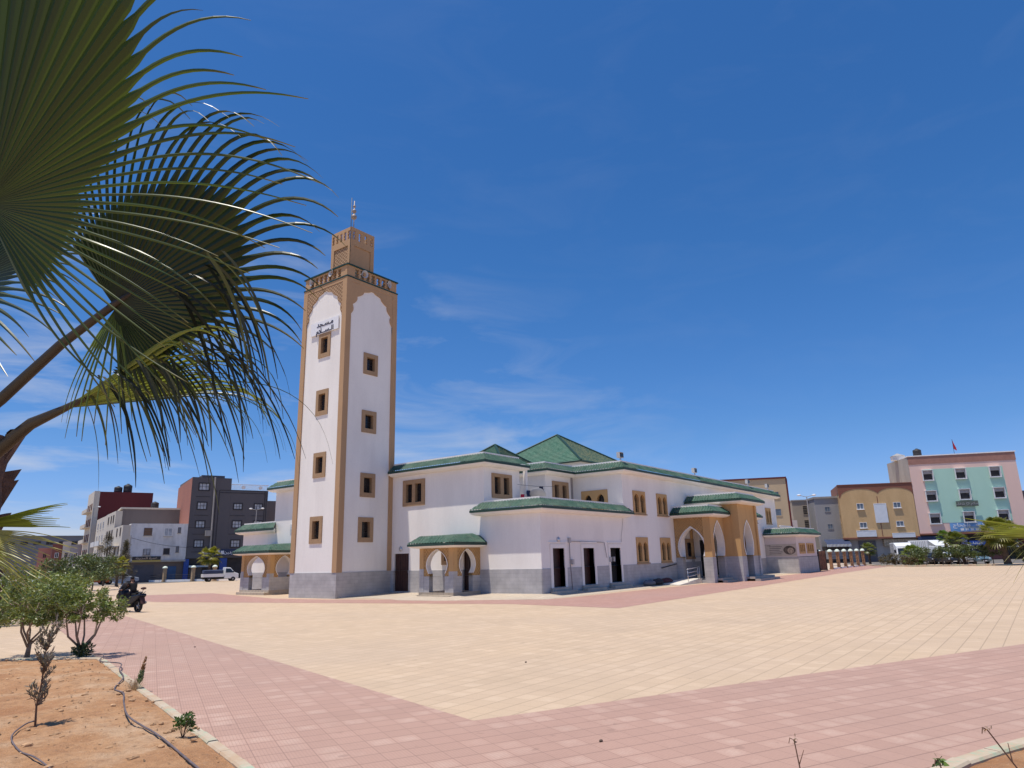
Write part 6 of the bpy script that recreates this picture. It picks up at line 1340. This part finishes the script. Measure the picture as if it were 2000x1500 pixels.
m_ = MB(); m_.add([(-0.95,-0.12,0.72),(-0.95,0.12,0.72),(-1.10,0.12,0.42),(-1.10,-0.12,0.42)],[(0,1,2,3)]); q_ = m_.build('mudguard', M['brownpad'], sct); q_.modifiers.new('t','SOLIDIFY').thickness = 0.02
m_ = MB(); m_.tube([(-0.1,-0.17,0.30),(-0.6,-0.19,0.36),(-0.95,-0.20,0.46)],[0.035,0.06,0.065],9); m_.build('exhaust', M['rim'], sct, True)
sct.location = (-10.56,1.70,0.004); sct.rotation_euler = (0,0,R_(96))
rid = thing('person', 'person in black clothes riding the scooter, leaning slightly forward', 'person', (0,0,0))
def skin(name, verts, edges, rad, mat, parent, lv=2, root=0):
    me = bpy.data.meshes.new(name); me.from_pydata(verts, edges, []); o_ = bpy.data.objects.new(name, me); COL.objects.link(o_); o_.parent = parent; o_['_base'] = [0,0,0]
    o_.modifiers.new('skin','SKIN'); sv = me.skin_vertices[0].data
    for i,r_ in enumerate(rad): sv[i].radius = (r_,r_) if not hasattr(r_,'__len__') else r_
    sv[root].use_root = True; ss = o_.modifiers.new('sub','SUBSURF'); ss.levels = lv; ss.render_levels = lv
    me.materials.append(mat); return o_
# one continuous body: pelvis, spine, neck, head, arms to the handlebar, legs on the footboard
V_ = [(-0.20,0,0.98),(-0.15,0,1.15),(-0.08,0,1.32),(-0.02,0,1.45),(0.02,0,1.53),(0.05,0,1.62),(0.06,0,1.74)]
E_ = [(0,1),(1,2),(2,3),(3,4),(4,5),(5,6)]; Rr = [(0.12,0.10),(0.11,0.09),(0.12,0.08),(0.09,0.07),0.055,0.095,0.085]
for sy in (-1,1):
    b0 = len(V_); V_ += [(-0.03,sy*0.19,1.43),(0.10,sy*0.27,1.20),(0.34,sy*0.30,1.13),(0.45,sy*0.31,1.12)]; E_ += [(3,b0),(b0,b0+1),(b0+1,b0+2),(b0+2,b0+3)]; Rr += [0.05,0.04,0.032,0.034]
    b0 = len(V_); V_ += [(-0.12,sy*0.12,0.95),(0.26,sy*0.22,0.92),(0.20,sy*0.23,0.52),(0.22,sy*0.23,0.36),(0.38,sy*0.24,0.33)]; E_ += [(0,b0),(b0,b0+1),(b0+1,b0+2),(b0+2,b0+3),(b0+3,b0+4)]; Rr += [0.075,0.06,0.042,0.040,0.035]
skin('body', V_, E_, Rr, M['skin'], rid)
JV = V_[:4]+[(-0.03,-0.19,1.43),(0.10,-0.27,1.20),(0.32,-0.30,1.135),(-0.03,0.19,1.43),(0.10,0.27,1.20),(0.32,0.30,1.135)]
skin('jacket', JV, [(0,1),(1,2),(2,3),(3,4),(4,5),(5,6),(3,7),(7,8),(8,9)], [(0.175,0.145),(0.175,0.145),(0.19,0.14),(0.145,0.115),0.08,0.065,0.05,0.08,0.065,0.05], M['jacket'], rid)
TV = [(-0.20,0,0.96),(-0.12,-0.12,0.95),(0.26,-0.22,0.92),(0.20,-0.23,0.52),(0.21,-0.23,0.40),(-0.12,0.12,0.95),(0.26,0.22,0.92),(0.20,0.23,0.52),(0.21,0.23,0.40)]
skin('trousers', TV, [(0,1),(1,2),(2,3),(3,4),(0,5),(5,6),(6,7),(7,8)], [(0.17,0.14),0.11,0.088,0.065,0.058,0.11,0.088,0.065,0.058], M['trouser'], rid)
for sy in (-1,1):
    m_ = MB(); m_.ball((0.33,sy*0.235,0.335),0.06,10,(2.2,0.9,0.75)); m_.build('shoe', M['seat'], rid, True)
    for k in range(4): m_ = MB(); m_.tube([(0.44,sy*(0.28+0.02*k),1.135),(0.49,sy*(0.28+0.02*k),1.135),(0.505,sy*(0.28+0.02*k),1.10),(0.48,sy*(0.28+0.02*k),1.078-0.002*k)],[0.009,0.009,0.008,0.007],6); m_.build('finger', M['skin'], rid, True)
    m_ = MB(); m_.tube([(0.42,sy*0.285,1.11),(0.45,sy*0.265,1.08),(0.48,sy*0.26,1.07)],[0.011,0.010,0.008],6); m_.build('thumb', M['skin'], rid, True)
m_ = MB(); m_.ball((0.05,0,1.735),0.105,16,(1.08,0.92,0.85)); m_.v = [(x-0.018,y,max(z,1.685)) for x,y,z in m_.v]; m_.build('hair', M['hair'], rid, True)
m_ = MB(); m_.ball((0.155,0,1.655),0.018,8,(1.2,0.8,1.3)); m_.build('nose', M['skin'], rid, True)
for sy in (-1,1):
    m_ = MB(); m_.ball((0.138,sy*0.034,1.685),0.011,8); m_.build('eye', M['hair'], rid, True)
    m_ = MB(); m_.ball((0.05,sy*0.093,1.665),0.024,8,(0.8,0.4,1.2)); m_.build('ear', M['skin'], rid, True)
m_ = MB(); m_.box(0.143,0.148,-0.025,0.025,1.607,1.614); m_.build('mouth', M['brownpad'], rid)
rid.location = sct.location; rid.rotation_euler = sct.rotation_euler
rid.scale = (0.9,0.9,0.87); sct.scale = (0.95,0.95,0.93); rid.location.z += 0.02
M['scoot'].node_tree.nodes['Principled BSDF'].inputs['Specular IOR Level'].default_value = 0.3
for k_ in ('jacket','trouser','skin','hair','seat'):
    M[k_].node_tree.nodes['Principled BSDF'].inputs['Specular IOR Level'].default_value = 0.15
# ------------------------------------------------------------------ foreground plants and hoses
random.seed(77)
M['twig'] = simple('dry_twig', (0.14,0.075,0.045), 0.85, 0.3, 20); M['hose'] = simple('dusty_hose', (0.13,0.10,0.10), 0.6, 0.3, 6)
sp_ = thing('sapling', 'slender young sapling with greyish narrow leaves standing in the sand', 'sapling', (-22.5,-22.12,0.06)); B = Vector((-22.5,-22.12,0.05))
st = MB(); stem = [B,B+Vector((-0.01,0.02,0.25)),B+Vector((0.01,0.0,0.55)),B+Vector((-0.01,-0.02,0.85)),B+Vector((0.03,-0.03,1.14))]; st.tube(stem,[0.014,0.011,0.009,0.007,0.003],6)
brs = []
for i in range(30):
    f = random.uniform(0.22,0.98); k = f*4; a_ = stem[min(3,int(k))].lerp(stem[min(4,int(k)+1)],k-int(k)) if k < 4 else stem[4]; an = random.uniform(0,6.28); e = a_+Vector((math.cos(an)*0.11,math.sin(an)*0.11,random.uniform(0.12,0.24))); st.tube([a_,a_.lerp(e,0.5)+Vector((math.cos(an)*0.02,math.sin(an)*0.02,-0.01)),e],[0.005,0.004,0.002],5); brs.append((a_,e))
e = B+Vector((0.06,-0.10,0.30)); st.tube([B+Vector((0,0.01,0.18)),B+Vector((0.0,0.07,0.24)),B+Vector((-0.02,0.12,0.36))],[0.006,0.005,0.003],5); st.build('stem', M['twig'], sp_)
cr = MB(); cr.c = []
for a_,e in brs+[(stem[2],stem[3]),(stem[3],stem[4])]:
    for k in range(26):
        f = random.random(); q_ = a_.lerp(e,f); d = ((e-a_).normalized()*0.7+Vector((random.gauss(0,.45),random.gauss(0,.45),random.gauss(0.3,.3)))).normalized(); s_ = d.cross(Vector((random.gauss(0,1),random.gauss(0,1),0.3))).normalized(); L_ = random.uniform(0.05,0.085)
        cr.add([q_,q_+d*L_*0.5+s_*0.009,q_+d*L_,q_+d*L_*0.5-s_*0.009],[(0,1,2,3)]); w_ = random.uniform(0.7,1.4); cr.c += [(w_,w_*random.uniform(0.9,1.1),w_)]*4
cr.build('foliage', M['leaf_grey'], sp_)
tf = thing('desert_plant', 'tuft of dry yellow stalks with a pale green leafy spike beside the kerb', 'plant', (-20.46,-20.43,0.06)); B = Vector((-20.5,-20.45,0.05)); m_ = MB(); m_.c = []
for i in range(150):
    a = random.uniform(0,6.28); r_ = random.uniform(0,0.2); p = B+Vector((r_*math.cos(a)*0.6,r_*math.sin(a)*0.6,0)); e = p+Vector((math.cos(a)*r_*0.9,math.sin(a)*r_*0.9,random.uniform(0.08,0.26))); s_ = Vector((math.sin(a),-math.cos(a),0))*0.004; m_.add([p-s_,p+s_,e],[(0,1,2)]); k = random.uniform(0.7,1.3); m_.c += [(2.0*k,1.7*k,1.5*k)]*3
m_.build('stalks', M['leaf_grey'], tf)
m_ = MB(); m_.c = []
for i in range(190):
    f = random.random(); q_ = B+Vector((0.03+0.05*f,-0.08-0.05*f,0.08+0.42*f)); a = random.uniform(0,6.28); d = Vector((math.cos(a)*0.7,math.sin(a)*0.7,0.8)).normalized(); L_ = 0.10*(1-0.65*f); s_ = d.cross(Vector((0,0,1))).normalized()*L_*0.22; m_.add([q_,q_+d*L_*0.55+s_,q_+d*L_,q_+d*L_*0.55-s_],[(0,1,2,3)]); k = random.uniform(0.7,1.2); g_ = f > 0.45; m_.c += [((1.6,1.1,0.8) if g_ else (1.0,1.45,1.05)) if k > 0 else 0]*4
m_.build('leafy_spike', M['leaf_grey'], tf)
gp_ = thing('desert_plant', 'small fresh green seedling bush in the sand near the bottom of the kerb', 'plant', (-21.8,-24.54,0.06)); B = Vector((-21.82,-24.5,0.06)); m_ = MB(); 
tips = []
for i in range(11):
    a = random.uniform(0,6.28); e = B+Vector((math.cos(a)*random.uniform(0.03,0.11),math.sin(a)*random.uniform(0.03,0.11),random.uniform(0.12,0.28))); m_.tube([B,B.lerp(e,0.5)+Vector((0,0,0.02)),e],[0.005,0.004,0.002],5); tips.append(e)
m_.build('stem', M['twig'], gp_); m_ = MB(); m_.c = []
for e in tips: leaves(m_, e-Vector((0,0,0.02)), (0.045,0.045,0.05), 26, 0.045, 0.5, (0.9,1.2,0.8), 0.3, 0.0)
m_.build('foliage', M['leaf_dark'], gp_)
def hose(pts, lb, r_=0.0115):
    out_ = []
    P4 = [Vector(p) for p in pts]
    for i in range(len(P4)-1):
        p0,p1,p2,p3 = P4[max(i-1,0)],P4[i],P4[i+1],P4[min(i+2,len(P4)-1)]
        for k in range(10):
            t_ = k/10; out_.append(0.5*((2*p1)+(p2-p0)*t_+(2*p0-5*p1+4*p2-p3)*t_*t_+(3*p1-p0-3*p2+p3)*t_**3))
    out_.append(P4[-1]); m_ = MB(); m_.tube(out_, r_, 8); o_ = m_.build('hose', M['hose'], None, True, loc=pts[0]); tag(o_, lb, 'hose')
hose([(-19.15,-15.35,0.16),(-19.02,-15.75,0.14),(-19.35,-16.4,0.09),(-19.25,-17.1,0.08),(-19.75,-18.2,0.10),(-20.17,-19.3,0.10),(-20.75,-20.3,0.09),(-20.9,-20.95,0.10),(-21.25,-21.75,0.10),(-21.7,-22.9,0.11),(-21.94,-24.09,0.10),(-22.1,-24.7,0.11),(-22.29,-25.44,0.10),(-22.6,-26.6,0.10)], 'long dusty irrigation hose winding down the sand beside the kerb')
hose([(-22.50,-22.10,0.12),(-22.62,-22.12,0.10),(-22.94,-22.68,0.09),(-23.12,-23.5,0.08),(-23.15,-24.07,0.09),(-23.3,-25.2,0.08)], 'short irrigation hose curving away from the foot of the sapling', 0.009)
for i,(p,e,lb) in enumerate([((-22.42,-31.75,0.05),(-22.30,-31.60,1.02),'thin brown twig with a curled tip at the bottom edge'),((-22.1,-33.1,0.1),(-22.44,-32.50,1.20),'dark budding twig leaning in from the bottom right corner'),((-22.45,-32.35,0.05),(-22.36,-32.28,1.02),'small twig with fresh leaves at the bottom edge right of centre')]):
    t_ = thing('twig_plant', lb, 'plant', p); m_ = MB(); P0, P1 = Vector(p), Vector(e); md = P0.lerp(P1,0.6)+Vector((0.02,0.01,0)); m_.tube([P0,md,P1,P1+Vector((-0.02,0.015,0.012)),P1+Vector((-0.03,0.02,-0.012))],[0.006,0.0045,0.003,0.003,0.002],6); m_.tube([P1.lerp(md,0.3),P1.lerp(md,0.15)+Vector((0.03,-0.03,0.01))],[0.003,0.0015],5); m_.build('stem', M['twig'], t_)
    m_ = MB(); m_.c = []; leaves(m_, P1, (0.02,0.02,0.02), 8 if i != 2 else 22, 0.022 if i != 2 else 0.035, 0.45, (1.1,0.9,0.7) if i != 2 else (1.0,1.3,0.8), 0.3, 0.0); m_.build('buds', M['leaf_grey'] if i != 2 else M['leaf_dark'], t_)
# ------------------------------------------------------------------ big fan palm in the left foreground
M['frond'] = leafmat('fan_palm_leaf', (0.062,0.085,0.018), None, 0.24, 0.38, tcol=(1.7,1.6,0.35))
M['petiole'] = simple('petiole_green', (0.035,0.025,0.012), 0.5, 0.25, 8)
M['trunk'] = simple('palm_trunk_fibre', (0.10,0.062,0.042), 0.95, 0.4, 14, bmp=0.8, bs=24)
RT, UP, VW = Vector((0.606,-0.795,0)), Vector((0,0,1)), Vector((0.795,0.606,0))
palm = thing('fan_palm', 'large fan palm leaning in from the left with drooping shaggy green fronds', 'palm tree', (-25.65,-29.0,0))
def hexp(px, py, dep):  # world point of a hub measured in the photograph at a chosen depth
    return CAM+(CF+CX*((px-1000)/1336.6)-CU*((py-750)/1336.6))*dep
def fan(hub, ang, spread, n, L_, ru, droop, wind, tilt=0.0, tint=(1,1,1), tip=(1.9,1.1,0.9), seed=0, cup=0.15, wmul=1.0, petiole=None, Lvar=0.1, sag=1.0, dryv=0.3, fold=1.0, yaw=0.0, nar=0.55):
    """hub point; ang = direction of the blade axis in the frond plane (deg, 0 = towards image right, 90 = up)"""
    random.seed(seed); ry = R_(yaw); ex = (RT*math.cos(ry)+VW*math.sin(ry)).normalized(); up = (UP*math.cos(tilt)+VW*math.sin(tilt)).normalized(); nrm = ex.cross(up).normalized()
    if nrm.dot(VW) > 0: nrm = -nrm
    m_ = MB(); m_.c = []; dth = R_(spread)/n; hub = Vector(hub); K = 26
    for i in range(n):
        th0 = R_(ang)-R_(spread)/2+(i+0.5)*dth; f = abs((i+0.5)/n*2-1)
        d0 = (ex*math.cos(th0)+up*math.sin(th0)+nrm*cup*(1-f)).normalized()
        Li = (L_(math.degrees(th0)) if callable(L_) else L_)*random.uniform(1-Lvar,1+Lvar); ri = (ru(math.degrees(th0)) if callable(ru) else ru)*random.uniform(0.95,1.05); ri = min(ri,Li*0.8)
        g = (-UP*droop*random.uniform(0.7,1.3)+RT*wind*random.uniform(0.6,1.3)+nrm*random.uniform(-0.15,0.15)); dry = random.random() < dryv; dry_s = random.uniform(0.55,0.85)
        p = hub.copy(); ds = Li/K; sd = nrm.cross(d0).normalized(); base = len(m_.v); br = random.uniform(0.75,1.25); twist = random.uniform(-0.9,0.9)
        for k in range(K+1):
            r_ = k*ds; t_ = max(0,(r_-ri)/(Li-ri)); 
            fu = r_*math.tan(dth/2)*1.03; fq = ri*math.tan(dth/2)*1.03*(1-(1-nar)*min(1,t_/0.14))*max(0.0,1-t_)**0.75
            hw = (fu if r_ <= ri else fq)*wmul+0.0010
            w_ = min(1,(t_**1.35)*1.15)*sag; dd = (d0*(1-0.62*w_)+g*w_).normalized()
            s1 = (sd*math.cos(twist*t_)+nrm*math.sin(twist*t_)); s1 = (s1-dd*s1.dot(dd)).normalized()
            nn = dd.cross(s1).normalized(); fo = hw*0.55*fold
            m_.add([p-s1*hw, p+nn*(-fo if nn.dot(nrm) > 0 else fo)*-1.0, p+s1*hw],[])
            a_ = max(0,(t_-dry_s)/(1-dry_s)) if dry else max(0,(t_-0.85)/0.15); edge = 1.0
            c_ = [tint[q]*br*(1-a_)+tip[q]*a_*1.2 for q in range(3)]
            yel = 1+0.5*max(0,min(1,(r_/ri)))*0.6
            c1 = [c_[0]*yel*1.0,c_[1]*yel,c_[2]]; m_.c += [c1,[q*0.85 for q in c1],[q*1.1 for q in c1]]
            if k < K: p = p+dd*ds
        for k in range(K): a = base+3*k; m_.f += [(a,a+3,a+4,a+1),(a+1,a+4,a+5,a+2)]
    fr_ = m_.build('frond', M['frond'], palm, False)
    if petiole:
        q_ = MB(); q_.tube(petiole[0], petiole[1], 8); q_.build('petiole', M['petiole'], fr_, True)
    return fr_
H = hexp
def LB(a): return 0.93 if -60 < a < 120 else 0.86
# B: the big fan in the middle of the fronds
hubB = H(222,596,2.6)
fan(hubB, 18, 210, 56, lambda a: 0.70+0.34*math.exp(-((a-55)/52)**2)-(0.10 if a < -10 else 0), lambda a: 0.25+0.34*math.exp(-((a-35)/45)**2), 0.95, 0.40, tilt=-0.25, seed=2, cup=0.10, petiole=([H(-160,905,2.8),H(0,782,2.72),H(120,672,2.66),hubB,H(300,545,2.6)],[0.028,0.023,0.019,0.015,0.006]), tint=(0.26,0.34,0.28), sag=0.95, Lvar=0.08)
fan(hubB+VW*0.02, -95, 46, 9, 0.50, 0.14, 0.9, 0.15, seed=4, cup=0.2, tint=(1.5,1.5,0.9), sag=0.8)
# A: nearest fan filling the upper left corner
hubA = H(-30,400,1.9)
def ruA(a): return 0.25+0.48*max(0,min(1,(a-8)/50.0))
fan(hubA, 40, 210, 54, lambda a: 0.92 if a > -5 else 0.70, ruA, 0.62, 0.85, tilt=-0.2, seed=8, cup=0.05, tint=(0.62,0.74,0.42), sag=1.0, Lvar=0.12, nar=0.42, petiole=([H(-420,520,2.2),H(-200,450,2.05),hubA],[0.03,0.025,0.02]))
# D: fan behind at the left edge
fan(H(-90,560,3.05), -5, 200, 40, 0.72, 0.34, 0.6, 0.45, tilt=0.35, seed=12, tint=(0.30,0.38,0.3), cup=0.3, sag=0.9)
# C: folded frond seen edge on, tips hanging
hubC = H(128,797,2.7)
fan(hubC, 19, 26, 26, lambda a: 0.78+0.12*math.sin(a*3), 0.50, 0.95, 0.10, tilt=0.1, seed=15, tint=(3.4,2.9,1.8), tip=(1.0,0.9,1.0), cup=0.5, wmul=1.9, sag=1.0, Lvar=0.2, fold=0.6,
    petiole=([H(-80,960,2.85),H(-10,885,2.8),H(60,828,2.75),hubC,H(230,745,2.65)],[0.026,0.030,0.024,0.014,0.004]))
fan(hubC, 22, 34, 24, lambda a: 0.86+0.2*math.sin(a*7), 0.40, 1.1, -0.02, tilt=0.3, seed=16, tint=(0.8,0.8,0.9), tip=(0.8,0.7,0.9), cup=-0.3, wmul=0.9, sag=1.15, Lvar=0.25)
# long threads and torn segments hanging from the two lower fronds
def hang(p0, p1, n, l0, l1, drift, seed, tint=(0.45,0.42,0.7), wd=0.006):
    random.seed(seed); m_ = MB(); m_.c = []
    for i in range(n):
        u = random.random(); p = Vector(p0).lerp(Vector(p1),u)+VW*random.uniform(-0.08,0.08)+UP*random.uniform(-0.03,0.05); L_ = random.uniform(l0,l1); K = 10; d = (RT*random.uniform(0.3,1.2)*drift-UP*random.uniform(0.15,0.6)).normalized(); s1 = (RT+VW*random.uniform(-1,1)).normalized(); b0 = len(m_.v)
        for k in range(K+1):
            t_ = k/K; hw = wd*random.uniform(0.9,1.1)*(1-t_)**0.7+0.0008; m_.add([p-s1*hw,p+s1*hw],[]); q_ = random.uniform(0.8,1.2); br_ = 1 if i%4 else 3.2; m_.c += [(tint[0]*br_,tint[1]*br_*0.9,tint[2]*br_*0.9)]*2
            d = (d-UP*0.16+RT*0.02*math.sin(i)).normalized(); p = p+d*L_/K
        m_.f += [(b0+2*k,b0+2*k+1,b0+2*k+3,b0+2*k+2) for k in range(K)]
    return m_.build('frond', M['frond'], palm)
hang(H(230,735,2.6), H(440,670,2.5), 30, 0.30, 0.62, 0.9, 71)
hang(H(150,790,2.65), H(330,700,2.6), 16, 0.20, 0.50, 0.4, 72)
hang(H(320,570,2.6), H(440,500,2.5), 20, 0.40, 0.72, 0.9, 73, (0.5,0.4,0.5), 0.007)
fan(H(0,868,2.8), -132, 60, 18, 0.42, 0.24, 0.5, -0.2, seed=17, tint=(1.3,1.25,0.8), cup=0.3, wmul=1.4)
# dead and yellow skirt fronds low at the left
fan(H(-60,1028,2.9), 6, 16, 14, 0.42, 0.27, 0.15, 0.6, seed=19, tint=(3.2,2.9,2.0), tip=(5.0,3.4,6.0), cup=0.3, wmul=1.2, sag=0.5)
fan(H(-60,1035,2.75), -24, 44, 26, 0.38, 0.16, 0.5, 0.9, seed=23, tint=(4.2,2.9,4.5), tip=(5.5,3.6,8.0), cup=0.2, wmul=0.9, sag=0.8, dryv=0.9, Lvar=0.25)
fan(H(-90,1060,2.6), -40, 60, 22, 0.30, 0.14, 0.6, 0.6, seed=24, tint=(2.6,2.1,2.4), tip=(5.5,3.6,7.0), cup=0.2, wmul=1.0, sag=0.8, dryv=0.8, Lvar=0.25)
# fronds of the same crown outside the picture
for k,(an,ti) in enumerate(((150,0.2),(200,-0.3),(100,0.6))):
    fan(H(-520,420+90*k,2.9+0.3*k), an, 200, 36, 0.8, 0.4, 0.5, 0.2, tilt=ti, seed=60+k, cup=0.2, petiole=([H(-220,800,2.9),H(-380,600,2.9),H(-520,420+90*k,2.9+0.3*k)],[0.03,0.025,0.02]))
TB = H(-95,850,3.0); tb = Vector((TB.x,TB.y,0)); m_ = MB(); K = 26
m_.tube([tb+Vector((0,0,TB.z*i/K)) for i in range(K+1)],[0.215*(1.1-0.15*i/K)*(1+0.06*(i%2)) for i in range(K+1)],20); random.seed(5)
for i in range(90):
    a = random.uniform(0,6.28); z_ = random.uniform(0.3,TB.z); r0 = 0.20; p = tb+Vector((math.cos(a)*r0,math.sin(a)*r0,z_)); e = p+Vector((math.cos(a)*0.07,math.sin(a)*0.07,0.16)); s_ = Vector((-math.sin(a),math.cos(a),0))*0.05
    m_.add([p-s_,p+s_,e+s_*0.5,e-s_*0.5,p-s_+Vector((0,0,0.14)),p+s_+Vector((0,0,0.14))],[(0,1,2,3),(4,3,2,5),(0,3,4),(1,5,2)])
m_.build('trunk', M['trunk'], palm)
# frond of another palm reaching in from the right edge
pr_ = thing('palm_tree', 'yellow green palm frond cluster reaching in from the right edge', 'palm tree', (-17.6,-33.6,0)); palm_left = palm; palm = pr_
hubR = H(2140,1052,5.6)
fan(hubR, 173, 7, 20, 1.04, 0.76, 0.08, -0.55, tilt=0.1, seed=30, tint=(3.8,3.2,2.2), tip=(3.0,1.9,2.0), cup=0.3, wmul=1.7, sag=0.22, Lvar=0.10, petiole=([H(2260,1060,5.7),H(2190,1055,5.65),hubR],[0.03,0.026,0.02]))
fan(hubR, 175, 7, 9, 1.0, 0.66, 0.25, -0.55, tilt=0.1, seed=31, tint=(3.0,2.4,2.2), tip=(4.4,3.0,5.0), cup=0.1, wmul=1.1, sag=0.4, Lvar=0.12, dryv=0.9)
fan(H(2045,1044,5.6), 205, 40, 5, 0.46, 0.10, 0.9, -0.3, seed=32, tint=(3.6,2.6,4.0), tip=(6.0,4.2,8.0), wmul=0.5, sag=0.5, Lvar=0.3, dryv=1.0)
m_ = MB(); TR = H(2290,1062,5.7); m_.tube([(TR.x,TR.y,0),(TR.x,TR.y,TR.z*0.5),(TR.x,TR.y,TR.z+0.1)],[0.26,0.22,0.18],14); m_.build('trunk', M['trunk'], pr_)
for i,(x,y,r_,lb) in enumerate(((-19.2,-28.55,0.022,'small dark brown chip lying alone on the near pink paving'),(-14.8,-24.3,0.02,'small dark pebble on the cream paving'),(-16.6,-15.2,0.02,'tiny dark pebble on the pink paving left'))):
    m_ = MB(); m_.ball((0,0,0),r_,7,(1.5,0.9,0.6)); m_.v = [(a+0.3*r_*noise.noise(Vector((a*90,b_*90,c*90+i))),b_,c) for a,b_,c in m_.v]; o_ = m_.build('pebble', M['bark_d'], None, True); o_.location = (x,y,r_*0.5+0.004); tag(o_, lb, 'pebble')
for o_ in list(bpy.data.objects):
    if '_base' in o_: del o_['_base']
